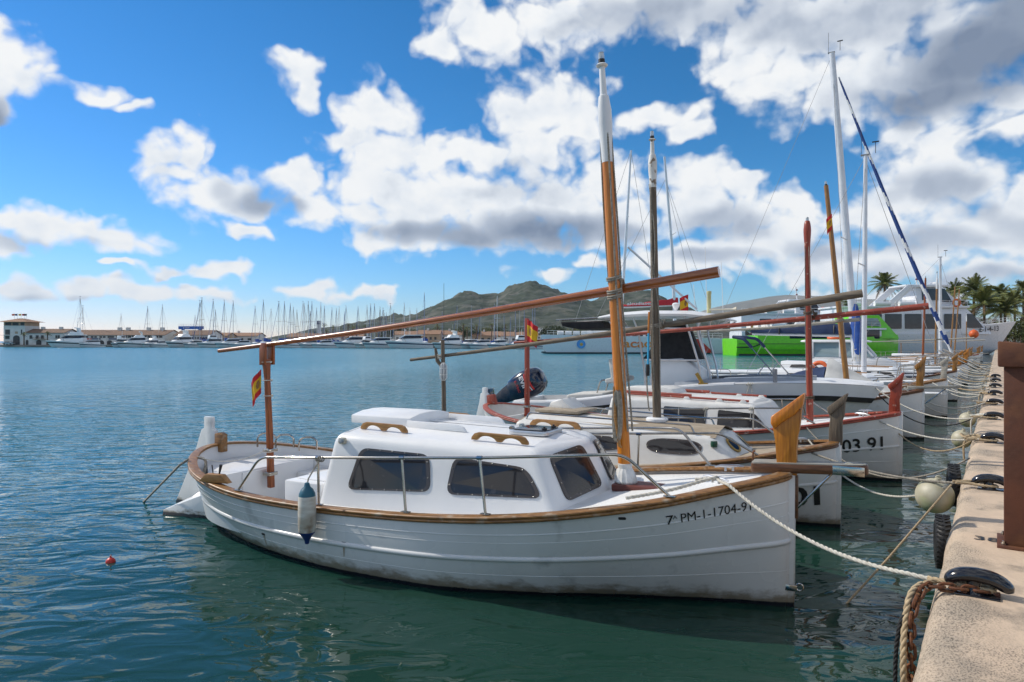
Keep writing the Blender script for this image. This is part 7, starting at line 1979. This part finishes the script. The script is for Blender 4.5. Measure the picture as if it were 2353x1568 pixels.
    rail_run(r, [(0, 0, z1), (Wd, 0, z1)], 1.0, 10, r=.05)
    # slender tower
    r = thing('control_tower', 'slim pale concrete tower rising behind the masts', 'tower', (X(733), 420, B), 0); kk = 420 / FPX
    r.location.x = (733 - CXP) * kk - 0; H = EYE - (741 - CYP) * kk
    mb = MB(); mb.box((0, 0, H * .42), (1.8, 1.8, H * .84)); mb.build('shaft', mat('pale_concrete', (.50, .52, .55), (.45, .47, .50), rough=.8), r)
    mb = MB(); mb.box((0, 0, H * .92), (2.2, 2.2, H * .16)); mb.build('head', mat('slate_panel', (.16, .17, .24), (.13, .14, .20), rough=.5), r, bevel=.1)
    # low tiled houses behind the berths
    hs = [(473, 520, 773, 768), (503, 590, 773, 768), (660, 720, 775, 769), (700, 770, 776, 770), (770, 830, 776, 771), (905, 960, 770, 764), (960, 1010, 769, 762), (1010, 1060, 770, 763), (1085, 1150, 772, 765), (1150, 1235, 773, 766)]
    for i, (a, b, ye, yr) in enumerate(hs):
        dd = 330 + 14 * (i % 3); kk = dd / FPX
        r = thing('low_house', 'low whitewashed house with terracotta roof behind the far berths', 'house', ((a - CXP) * kk, dd, B), 0, 'low houses behind the berths')
        W = (b - a) * kk; H = EYE - (ye - CYP) * kk - B; HR = EYE - (yr - CYP) * kk - B + .5
        mb = MB(); gable_wall(mb, 0, W, 0, 12, 0, H, HR); mb.build('wall', WALLW if i % 2 else WALLO, r, smooth=False); ro = gable(r, 0, W, 0, 12, H, HR + .1, TILE2)
        mb = MB(); mb.box((W * .4, 6, HR + .5), (1.0, 1.0, 1.4)); mb.build('chimney', WALLW, ro)
        for q in range(4): win(r, DARKW, W * (.1 + .22 * q), W * (.1 + .22 * q) + W * .1, H * .45, H * .75, -.03)
    # hotel block far behind
    r = thing('hotel_block', 'pale distant hotel block at the foot of the hill', 'building', (gx(1222, 520), 520, B), 0); W = gx(1262, 520) - gx(1222, 520); H = gzv(757, 520)
    mb = MB(); mb.box((W / 2, 5, H / 2), (W, 10, H)); mb.build('wall', WALLW, r, smooth=False)
    for i in range(3):
        for j in range(6): win(r, DARKW, W * (.06 + .155 * j), W * (.06 + .155 * j) + W * .09, H * (.3 + .23 * i), H * (.43 + .23 * i), -.03)
buildings()

# ---------------------------------------------------------------- cars on the far quay
def car_proto():
    c = thing('parked_car', 'silver car parked in front of the low white building', 'car', group='cars on the far quay')
    mb = MB(); mb.prism(rounded([(-2.1, .35), (2.1, .35), (2.15, .80), (1.3, .95), (.75, 1.42), (-1.0, 1.45), (-1.75, 1.0), (-2.15, .9)], .15, 3), ((0, 0, 0), (1, 0, 0), (0, 0, 1)), 1.7); mb.build('body', mat('silver_car_paint', (.45, .46, .48), (.40, .41, .43), rough=.25, metal=.5), c, bevel=.08)
    mb = MB(); mb.prism([(1.15, .95), (.68, 1.36), (-.95, 1.38), (-1.5, 1.0)], ((0, 0, 0), (1, 0, 0), (0, 0, 1)), 1.74); mb.build('windows', GLASS_B, c)
    for u in (-1.35, 1.35):
        for v in (-.8, .8):
            mb = MB(); mb.lathe([(.2, -.1), (.34, -.1), (.34, .1), (.2, .1)], (u, v, .34), axis=(0, 1, 0), n=14); mb.build('wheel', BLACK, c)
    return c
car = car_proto(); car.location = (gx(160, 284), 286.5, .9)
for x, lab in ((192, 'silver car parked beside the palm tree on the far quay'), (398, 'pale car parked under the arches of the long hall'), (18, 'small car at the foot of the harbour tower')):
    c = copy_tree(car); c.location = (gx(x, 287), 287.5, .9); c['label'] = lab
car.location = (gx(178 - 12, 287), 287.5, .9)

# ---------------------------------------------------------------- yachts in the far marina
def far_sloop(col, hullm, covm):
    r = thing('moored_sloop', 'x', 'sailing yacht')
    h = VHull(10.5, 3.2, [1.5, 1.4, 1.3, 1.2, 1.2, 1.2], rake=1.0); h.build(r, hullm, n=12, levels=(1, .6, .2, 0, -.6))
    h.deck(r, WHITE, n=8)
    mb = MB(); loft_box(mb, [(2.5, .5, .3, 1.3, 1.45), (4, 1, .8, 1.3, 1.85), (7, 1.1, .9, 1.2, 1.85)]); co = mb.build('coachroof', WHITE, r)
    mb = MB(); mb.box((5.3, 0, 1.62), (2.4, 2.1, .18)); mb.build('cabin_windows', GLASS_B, co)
    ms = rod(r, 'mast', [(4.2, 0, 1.4), (4.25, 0, 15.0)], [.10, .07], col, n=6)
    mb = MB(); mb.tube([(4.3, 0, 2.6), (6.0, 0, 2.75), (8.3, 0, 2.65)], [.30, .24, .14], n=8); mb.build('sail_cover', covm, r)
    mb = MB(); mb.tube([(4.22, -1.0, 8.5), (4.22, 1.0, 8.5)], .05, n=4); mb.build('spreader', col, ms)
    mb = MB(); mb.tube([(.2, 0, 1.6), (4.2, 0, 14.5)], .05, n=5); mb.build('furled_jib', covm, r)
    for e in ((10.3, 0), (4.4, -1.5), (4.4, 1.5)):
        mb = MB(); mb.tube([(e[0], e[1], 1.3), (4.25, 0, 14.8)], .022, n=3); mb.build('stay', PVCGREY, ms)
    mb = MB(); mb.tube([(3.7, 0, 15.05), (4.6, 0, 15.1)], .05, n=4); mb.build('wind_vane', BLACK, ms)
    if True:
        mb = MB(); mb.prism([(6.8, 1.6), (8.6, 1.6), (8.4, 2.5), (7.1, 2.55)], ((0, 0, 0), (1, 0, 0), (0, 0, 1)), 2.0); mb.build('sprayhood', covm, r, bevel=.1)
    return r
MASTG = mat('grey_spar', (.42, .43, .45), (.36, .37, .39), rough=.5)
protos = [far_sloop(MASTG, HULL_W, BLUEC), far_sloop(ALU_MAST, HULL_W, CANVASW), far_sloop(mat('brown_spar', (.22, .13, .08)), HULL_NAVY, NAVY)]
MASTS = [(184,682),(190,703),(278,722),(339,705),(373,701),(448,725),(459,691),(463.5,685),(489.6,688),(495,713),(515,690),(535.6,692),(586,704),(605,690)]
MASTS += [(612.8 + .2761 * x, 643.4 + .2761 * y) for x, y in ((36,245),(100,180),(148,180),(196,195),(222,228),(252,252),(302,180),(313,195),(346,180),(376,182),(364,265),(415,235),(450,190),(480,218),(543,232),(580,240),(603,225),(647,265),(660,218),(760,220),(835,212),(865,200),(897,200),(943,225),(968,235),(975,258),(995,272),(1030,197),(1057,250),(1145,195),(1192,235),(1250,238),(1312,108),(1585,210),(1703,213),(1783,228),(1918,130),(1895,195),(1975,288),(2030,305),(2070,255),(2105,252),(2212,240),(2232,232),(2145,250),(1460,260))]
def shore_d(x): return 284 - max(0, x - 420) * .067
used = [False] * 3; rs = random.Random(5)
for i, (x, yt) in enumerate(MASTS):
    k = 2 if i in (7, 19, 24, 37) else rs.choice((0, 0, 1))
    o = protos[k] if not used[k] else copy_tree(protos[k]); used[k] = True
    d = shore_d(x) + rs.uniform(-2, 26) - (6 if x > 400 else -14)
    zt = gzv(yt, d); s = zt / 15.05; sx = min(1.25, max(.75, s))
    o.scale = (sx, sx, s); o.rotation_euler = (0, 0, R(rs.choice((90, 90, 270, 96, 84, 70))))
    m4 = Vector((4.2 * sx, 0, 0)); m4.rotate(o.rotation_euler)
    o.location = (gx(x, d) - m4.x, d - m4.y, 0)
    o['label'] = ('white sailing yacht with blue sail cover in the far marina', 'white sailing yacht with pale sail cover in the far marina', 'dark hulled sailing yacht in the far marina')[k]
    if i < 14: o['label'] = 'moored sailing yacht whose mast rises ' + ('behind the left half of the long arcade', 'beside the tallest mast behind the arcade', 'low above the middle of the arcade roof', 'above the right part of the arcade roof', 'just right of the arcade hall', 'in front of the boat shed, the short one', 'in front of the blue hoist, thin left one', 'in front of the blue hoist, tall dark one', 'first right of the blue hoist', 'low and second right of the blue hoist', 'third right of the blue hoist', 'fourth right of the blue hoist', 'just left of the brown yard tip support', 'directly above the brown crutch post')[i]
    o['group'] = ('blue covered sloops in the far marina', 'pale covered sloops in the far marina', 'dark hulled sloops in the far marina')[k]

def far_motor(kind):
    r = thing('moored_motor_yacht', 'x', 'motor yacht')
    L = 12; h = VHull(L, 4.0, [1.9, 1.85, 1.7, 1.55, 1.4, 1.3], rake=1.6, flare=.7); h.build(r, HULL_W, n=14, levels=(1, .75, .5, .2, 0, -.6)); h.deck(r, WHITE, n=10)
    h.band(r, 'hull_stripe', GLASS_B if kind != 1 else NAVY, .80, .62, .02, n=12)
    mb = MB(); loft_box(mb, [(2.4, .8, .4, 1.7, 1.8), (4.2, 1.5, 1.2, 1.65, 2.5), (9.5, 1.6, 1.4, 1.4, 2.6)]); co = mb.build('cabin', WHITE, r, bevel=.08)
    mb = MB(); loft_box(mb, [(3.8, 1.2, 1.0, 2.4, 2.5), (5.2, 1.35, 1.1, 2.45, 3.25), (9.0, 1.4, 1.2, 2.5, 3.3)]); mb.build('windscreen', GLASS_B, co, bevel=.03)
    mb = MB(); loft_box(mb, [(4.9, 1.0, 1.0, 3.22, 3.28), (5.3, 1.25, 1.2, 3.2, 3.42), (9.6, 1.35, 1.3, 3.25, 3.45)]); rf = mb.build('roof', WHITE, co, bevel=.05)
    if kind == 0:
        mb = MB(); loft_box(mb, [(5.6, .9, .8, 3.4, 3.5), (6.3, 1.1, 1.0, 3.4, 4.2), (8.8, 1.1, 1.0, 3.4, 4.0)]); fb = mb.build('flybridge', WHITE, r, bevel=.08)
        mb = MB(); mb.prism([(7.8, 3.5), (8.4, 3.5), (8.1, 5.3), (7.2, 5.4), (7.2, 5.2), (7.8, 5.1)], ((0, 0, 0), (1, 0, 0), (0, 0, 1)), 2.0); mb.build('radar_arch', WHITE, fb, bevel=.05)
        rod(r, 'aerial', [(7.6, .4, 5.3), (7.4, .4, 7.4)], .03, LETTERW, n=4)
    elif kind == 2:
        mb = MB(); loft_box(mb, [(4.6, .9, .9, 3.4, 3.5), (5.0, 1.1, 1.0, 3.4, 4.8), (7.6, 1.1, 1.0, 3.4, 4.8)]); tw = mb.build('wheelhouse', WHITE, r, bevel=.06)
        mb = MB(); mb.box((6.1, 0, 4.35), (2.3, 2.2, .55)); mb.build('wheelhouse_windows', GLASS_B, tw)
        rod(r, 'signal_mast', [(6.6, 0, 4.8), (6.7, 0, 7.0)], .07, LETTERW, n=5)
    rod(r, 'bow_rail', bent([(5, 1.75, 1.7), (4.8, 1.7, 2.3), (.2, .1, 2.6), (.2, -.1, 2.6), (4.8, -1.7, 2.3), (5, -1.75, 1.7)], .2), .035, STEEL, n=5)
    return r
mp = [far_motor(0), far_motor(1), far_motor(2)]
MOTORS = [  # x, kind, length scale, heading, label
 (162,0,1.45,195,'largest white motor yacht with flybridge before the low white building'),(209,1,.85,250,'dark windowed sport boat left of the long arcade'),(278,2,.95,262,'white pilot boat with tall wheelhouse seen bow on'),(310,0,1.15,215,'white flybridge yacht right of the pilot boat'),
 (347,0,.85,255,'white flybridge yacht under the right end of the long hall'),(371,1,.75,215,'small white cruiser beside the leftmost sloops'),(415,0,1.25,250,'tall white flybridge yacht before the boat shed'),(447,1,.8,235,'cream motor boat right of the tall flybridge yacht'),
 (487,2,1.0,225,'white cruiser with dark visor window below the hoist'),(530,1,1.0,215,'grey white motor boat moored among tall masts'),(556,1,.8,210,'white motor boat next to the grey white one'),(660,1,.9,215,'white motor boat half hidden behind the brown yard end'),(711,1,.8,235,'small white cruiser below the brown yard'),
 (745,1,.8,205,'navy covered motor boat below the brown yard'),(812,1,1.2,205,'sleek white cruiser with black hull windows at mid picture'),(842,2,.85,225,'white cabin boat right of the sleek cruiser'),(872,1,1.1,215,'white cruiser with rounded bow near mid picture'),(938,1,1.35,200,'white excursion boat with red lettering on its side'),
 (1032,0,1.1,215,'white cruiser with row of cabin windows left of the catamaran'),(1078,1,.9,240,'white motor boat with maroon canopy left of the catamaran'),(1105,1,.85,215,'white motor boat with turquoise canopy'),(1145,1,.85,225,'low white motor boat moored near the catamaran bow'),(1195,2,.9,205,'white cabin boat just left of the catamaran bow'),(1228,1,.8,210,'small white boat partly behind the catamaran bow'),
]
usedm = [False] * 3
for x, k, s, hd, lab in MOTORS:
    o = mp[k] if not usedm[k] else copy_tree(mp[k]); usedm[k] = True
    d = shore_d(x) - 16; o.scale = (s, s, s); o.rotation_euler = (0, 0, R(hd - 180 + (0 if hd > 180 else 0)))
    c = Vector((6 * s, 0, 0)); c.rotate(o.rotation_euler)
    o.location = (gx(x, d) - c.x, d - c.y, 0); o['label'] = lab; o['group'] = 'motor yachts in the far marina'
    if 'red lettering' in lab:
        for v in (-1,):
            mb = MB(); vs, fs = text_mesh('PARASAILING', .62, 5.2, .02); mb.add([(8.4 - px_, 2.06, .75 + py_) for px_, py_ in vs], fs); mb.build('side_lettering', LETTERR, o, smooth=False, recalc=False)
# tall signal mast in the marina
o = rod(None, 'radio_mast', [tuple(at(1020, 790, 215)), tuple(at(1020, 651, 215))], [.10, .05], BLACK, n=5); tag(o, 'tall thin black tipped pole above the yard near the hill', 'mast')
# pontoons
PONT = mat('grey_pontoon', (.20, .18, .16), (.13, .12, .11), rough=.9, scale=.5)
for i, (xa, xb) in enumerate(((60, 300), (300, 620), (620, 900), (900, 1240))):
    da, db = shore_d(xa) - 3, shore_d(xb) - 3
    mb = MB(); a, b = V(gx(xa, da), da, 0), V(gx(xb, db), db, 0); w = V(0, 2.2, 0)
    mb.rings([[tuple(p + V(0, 0, z)) for p, z in ((a, -.3), (a, .55), (a + w, .55), (a + w, -.3))], [tuple(p + V(0, 0, z)) for p, z in ((b, -.3), (b, .55), (b + w, .55), (b + w, -.3))]])
    tag(mb.build('pontoon', PONT, None, smooth=False), 'low grey pontoon along the far berths, %s stretch from the left' % ('first', 'second', 'third', 'fourth')[i], 'pontoon', 'far pontoons')

# ================================================================ vegetation
PALMG = mat('palm_frond_green', (.115, .145, .032), (.18, .175, .05), rough=.55, scale=1.2, lo=.3, hi=.7)
PALMD = mat('dry_palm_frond', (.20, .12, .06), (.14, .085, .045), rough=.8, scale=2)
PALMT = mat('palm_trunk', (.16, .11, .075), (.09, .065, .045), rough=.9, scale=4, stretch=(1, 1, 5), bump=.04, bscale=6)
LEAF = mat('pine_foliage', (.030, .050, .018), (.055, .075, .026), rough=.7, scale=.5, lo=.3, hi=.7)
LEAF2 = mat('scrub_foliage', (.060, .085, .020), (.11, .12, .035), rough=.7, scale=.5, lo=.3, hi=.7)
def frond(mb, o, az, el, L, droop, w, leaf, m=0):
    """arched rib with leaflets on both sides"""
    d = V(math.sin(az), math.cos(az), 0); pts = []
    n = 9
    for k in range(n + 1):
        s = k / n; pts.append(np.array(o) + d * L * (s * math.cos(el) * (1 - .18 * droop * s)) + V(0, 0, L * (math.sin(el) * s - droop * s * s * .75)))
    sd = np.cross(d, V(0, 0, 1))
    mb.tube(pts, [.05 * (1 - k / n) + .012 for k in range(n + 1)], n=3, m=m)
    for k in range(1, n * leaf):
        s = k / (n * leaf); i = min(n - 1, int(s * n)); p = pts[i] + (pts[i + 1] - pts[i]) * (s * n - i); t = pts[i + 1] - pts[i]; t = t / np.linalg.norm(t)
        ll = w * math.sin(PI * min(1, s * .9 + .12))**.7
        for q in (1, -1):
            tip = p + (sd * q * .75 + t * .62 - V(0, 0, .32 + .2 * random.random())) * ll
            b = p + t * .10 * L / n * 2
            mb.add([tuple(p), tuple(b), tuple(tip)], [(0, 1, 2)], m)
def palm(label, base, H, crown, nf=30, leaf=3, dry=7, lean=.0, seed=1, group='palm trees', proto=None):
    random.seed(seed)
    r = thing('palm_tree', label, 'palm tree', tuple(base), 0, group)
    mb = MB(); mb.lathe([(.34, 0), (.27, .4), (.24, H * .5), (.25, H - .4), (.33, H), (.2, H + .2)], n=9, axis=(lean, 0, 1)); mb.build('trunk', PALMT, r)
    top = V(lean * H / math.hypot(1, lean), 0, H)
    mb = MB()
    for k in range(nf):
        frond(mb, top, k * 2.4 + random.uniform(-.2, .2), R(random.choice((75, 60, 45, 30, 15, 0))) + random.uniform(-.1, .1), crown * random.uniform(.85, 1.1), random.uniform(.35, .75), crown * .22, leaf)
    mb.build('crown', PALMG, r, smooth=False, recalc=False)
    mb = MB()
    for k in range(dry): frond(mb, top - V(0, 0, .2), k * 0.9 + random.uniform(-.3, .3), R(random.uniform(-30, 5)), crown * random.uniform(.7, .95), random.uniform(.5, .9), crown * .16, max(1, leaf - 1))
    mb.build('dry_fronds', PALMD, r, smooth=False, recalc=False)
    return r
def palm_px(label, xc, yc, rad, d, zb=.9, **kw):
    z = gzv(yc, d); return palm(label, (gx(xc, d), d, zb), max(1.5, z - zb), rad * d / FPX, **kw)
palm_px('tall palm with drooping dry fronds standing alone left of the ferry bridge', 2033, 652, 46, 165, seed=3, nf=40, leaf=4, dry=12)
palm_px('palm crown just showing between the two white masts', 1945, 700, 30, 190, seed=4)
for i, (x, y, rd, d, lab) in enumerate([(2192, 672, 44, 165, 'leftmost palm of the clump on the right, behind the thin masts'), (2238, 666, 56, 150, 'tallest palm of the clump on the right'), (2262, 698, 68, 140, 'large bushy palm at the front of the clump'), (2300, 676, 44, 160, 'palm right of the bushy one, near the top'), (2332, 690, 46, 150, 'palm at the right edge above the pedestal'), (2310, 712, 60, 138, 'low spreading palm behind the ferry bow'), (2352, 662, 34, 160, 'palm crown cut by the right picture edge'), (2205, 712, 44, 165, 'low palm half hidden by the ferry bridge')]):
    palm_px(lab, x, y, rd, d, seed=10 + i, nf=46, leaf=4, dry=7)
palm_px('left palm in front of the low white building', 52 + 3, 769, 11, 283, seed=31, nf=22, leaf=2, dry=2, group='palms on the far shore')
palm_px('right palm in front of the low white building', 109, 768, 11, 283, seed=32, nf=22, leaf=2, dry=2, group='palms on the far shore')
_rp = random.Random(8)
for i, x in enumerate((742, 752, 765, 798, 812, 822, 838, 865, 905, 1005, 1048, 1062, 1072, 1095, 1130, 1160, 1185, 1302, 1322)):
    d = 300 + _rp.uniform(0, 40)
    palm_px('slim palm in the belt of trees behind the far marina', x + _rp.uniform(-3, 3), 752 + _rp.uniform(-6, 10), 8 + _rp.uniform(0, 3), d, seed=40 + i, nf=18, leaf=2, dry=2, group='palms behind the far marina')

def leafy(mb, c, rx, ry, rz, n, size, rng):
    """leaf clumps through a lumpy crown"""
    for _ in range(n):
        while True:
            p = rng.uniform(-1, 1, 3)
            if .25 < p @ p < 1: break
        q = V(c[0] + p[0] * rx, c[1] + p[1] * ry, c[2] + p[2] * rz)
        a = rng.normal(size=3); a /= np.linalg.norm(a); b = np.cross(a, rng.normal(size=3)); b /= np.linalg.norm(b) + 1e-9
        s = size * rng.uniform(.5, 1.3)
        mb.add([tuple(q - a * s), tuple(q + b * s * .6), tuple(q + a * s), tuple(q - b * s * .6)], [(0, 1, 2, 3)])
rngt = np.random.RandomState(11)
def tree(label, base, H, W, m, seed, group):
    rng = np.random.RandomState(seed)
    r = thing('pine_tree', label, 'tree', tuple(base), 0, group)
    mb = MB(); mb.tube([(0, 0, 0), (.2, 0, H * .4), (.1, .1, H * .8)], [.35, .25, .08], n=7)
    for k in range(4):
        a = k * 1.6; mb.tube([(.2, 0, H * (.35 + .08 * k)), (W * .3 * math.cos(a), W * .3 * math.sin(a), H * (.55 + .08 * k))], [.14, .04], n=5)
    mb.build('trunk', PALMT, r)
    mb = MB()
    for k in range(9):
        a = rng.uniform(0, 6.28); q = rng.uniform(.1, .75); leafy(mb, (W * .5 * q * math.cos(a), W * .5 * q * math.sin(a), H * rng.uniform(.45, .9)), W * .24, W * .24, H * .15, 90, .42, rng)
    mb.build('crown', m, r, smooth=False, recalc=False)
    return r
for i, (x, y, w) in enumerate([(755, 766, 26), (880, 757, 30), (920, 752, 34), (985, 755, 40), (1065, 752, 44), (1090, 760, 36), (1120, 756, 44), (1150, 752, 46), (1175, 757, 40), (1205, 757, 40), (1255, 752, 36), (1285, 750, 40), (1325, 752, 40), (723, 765, 14), (895, 757, 28), (950, 758, 34)]):
    d = 350 + 12 * (i % 4); k = d / FPX
    tree('dark green pine in the belt of trees at the foot of the hill', (gx(x, d), d, .9), gzv(y, d) - .4, w * k * 1.25, LEAF if i % 3 else LEAF2, 60 + i, 'pines at the foot of the hill')
for i, (x, y, w, d) in enumerate([(2225, 738, 80, 150), (2290, 730, 100, 145), (2345, 722, 90, 142), (2352, 742, 60, 150), (2255, 742, 80, 140)]):
    rng = np.random.RandomState(90 + i); k = d / FPX
    r = thing('shrub', ('bushy green shrub behind the ferry bow, left one', 'broad green shrub under the clump of palms', 'green shrub at the right edge below the palms', 'low yellow green shrub at the right edge', 'low shrub behind the ferry bow rail')[i], 'shrub', (gx(x, d), d, .9), 0, 'shrubs under the palms')
    H = gzv(y, d) - .9; mb = MB()
    for q in range(8): leafy(mb, (w * k * rng.uniform(-.45, .45), rng.uniform(-1, 1), H * rng.uniform(.3, .8)), w * k * .22, 1.6, H * .3, 110, .32, rng)
    mb.build('crown', LEAF2, r, smooth=False, recalc=False)
    mb = MB(); mb.tube([(0, 0, 0), (.1, 0, H * .6)], [.12, .04], n=6); mb.build('trunk', PALMT, r)

# ================================================================ hills
def hill(name, prof, d, depth, m, rough, seed, n=300, nt=64):
    rng = np.random.RandomState(seed)
    xs = np.linspace(prof[0][0], prof[-1][0], n); ys = spline([p[0] for p in prof], [p[1] for p in prof], xs)
    from mathutils import noise as mn
    def noise(a, b): return mn.fractal(Vector((a * 3.2 + seed * 7, b * 3.2, seed)), .75, 2.1, 7)
    vs = []; fs = []
    for i in range(n):
        zt = max(.5, (CYP - ys[i]) / FPX * d + EYE)
        for j in range(nt):
            s = j / (nt - 1); dd = d - depth + depth * 1.6 * s
            sh = math.sin(min(1, s / .625) * PI / 2)**1.25 if s < .625 else math.cos((s - .625) / .375 * PI / 2)
            X = (xs[i] - CXP) / FPX * d
            a, b = X / (depth * .35), dd / (depth * .35)
            z = zt * sh + rough * noise(a, b) * min(1, zt / 40) * (sh if s < .5 else (.14 if s < .7 else sh)) - (0 if s > 0 else 2)
            vs.append((X * (dd / d) ** .0, dd, z))
    for i in range(n - 1):
        for j in range(nt - 1):
            a = i * nt + j; fs.append((a, a + nt, a + nt + 1, a + 1))
    mb = MB(); mb.add(vs, fs); return struct(mb.build(name, m, None, angle=70, recalc=False))
HILLM = mat('scrub_covered_limestone', (.036, .050, .030), (.105, .102, .080), rough=.95, scale=.014, detail=12, lo=.40, hi=.70, bump=16.0, bscale=.02, bdetail=12, spots=((.022, .034, .016), .04, .46, .56))
MTNM = mat('bare_mountain', (.13, .13, .11), (.22, .20, .17), rough=.95, scale=.002, detail=10, bump=25, bscale=.004)
hill('hill', [(740, 783), (780, 775), (830, 757), (880, 744), (905, 734), (940, 731), (975, 730), (1000, 718), (1035, 700), (1077, 684), (1137, 682), (1179, 668), (1215, 660), (1250, 664), (1280, 680), (1305, 695), (1330, 699), (1355, 694), (1390, 681), (1420, 677), (1455, 684), (1500, 704), (1560, 728), (1640, 752), (1760, 770), (1900, 780)], 1700, 800, HILLM, 17, 2)
hill('distant_mountains', [(1380, 778), (1500, 752), (1580, 728), (1640, 708), (1690, 696), (1740, 687), (1785, 681), (1830, 690), (1870, 706), (1910, 703), (1945, 692), (1960, 690), (1990, 706), (2050, 720), (2150, 735), (2300, 750), (2500, 765)], 6500, 2500, MTNM, 30, 5)
hill('distant_headland', [(560, 783), (650, 779), (720, 772), (760, 770), (800, 767), (830, 762), (870, 768), (940, 776), (1000, 782)], 4200, 900, MTNM, 10, 7, n=80)

# ================================================================ air
def haze():
    m = bpy.data.materials.new('sea_haze'); m.use_nodes = True; t = m.node_tree; t.nodes.clear()
    o = t.nodes.new('ShaderNodeOutputMaterial'); v = t.nodes.new('ShaderNodeVolumePrincipled')
    v.inputs['Color'].default_value = (.62, .80, 1.0, 1); v.inputs['Density'].default_value = HAZE_DENSITY; v.inputs['Anisotropy'].default_value = .1
    t.links.new(v.outputs[0], o.inputs['Volume'])
    mb = MB(); mb.box((0, 4060, 239.5), (18600, 8320, 481)); b = mb.build('haze', m, None, smooth=False); b['kind'] = 'stuff'
    b['label'] = 'thin blue sea haze over the whole harbour'
    return b
HAZE_DENSITY = 4e-5
_hz = haze()
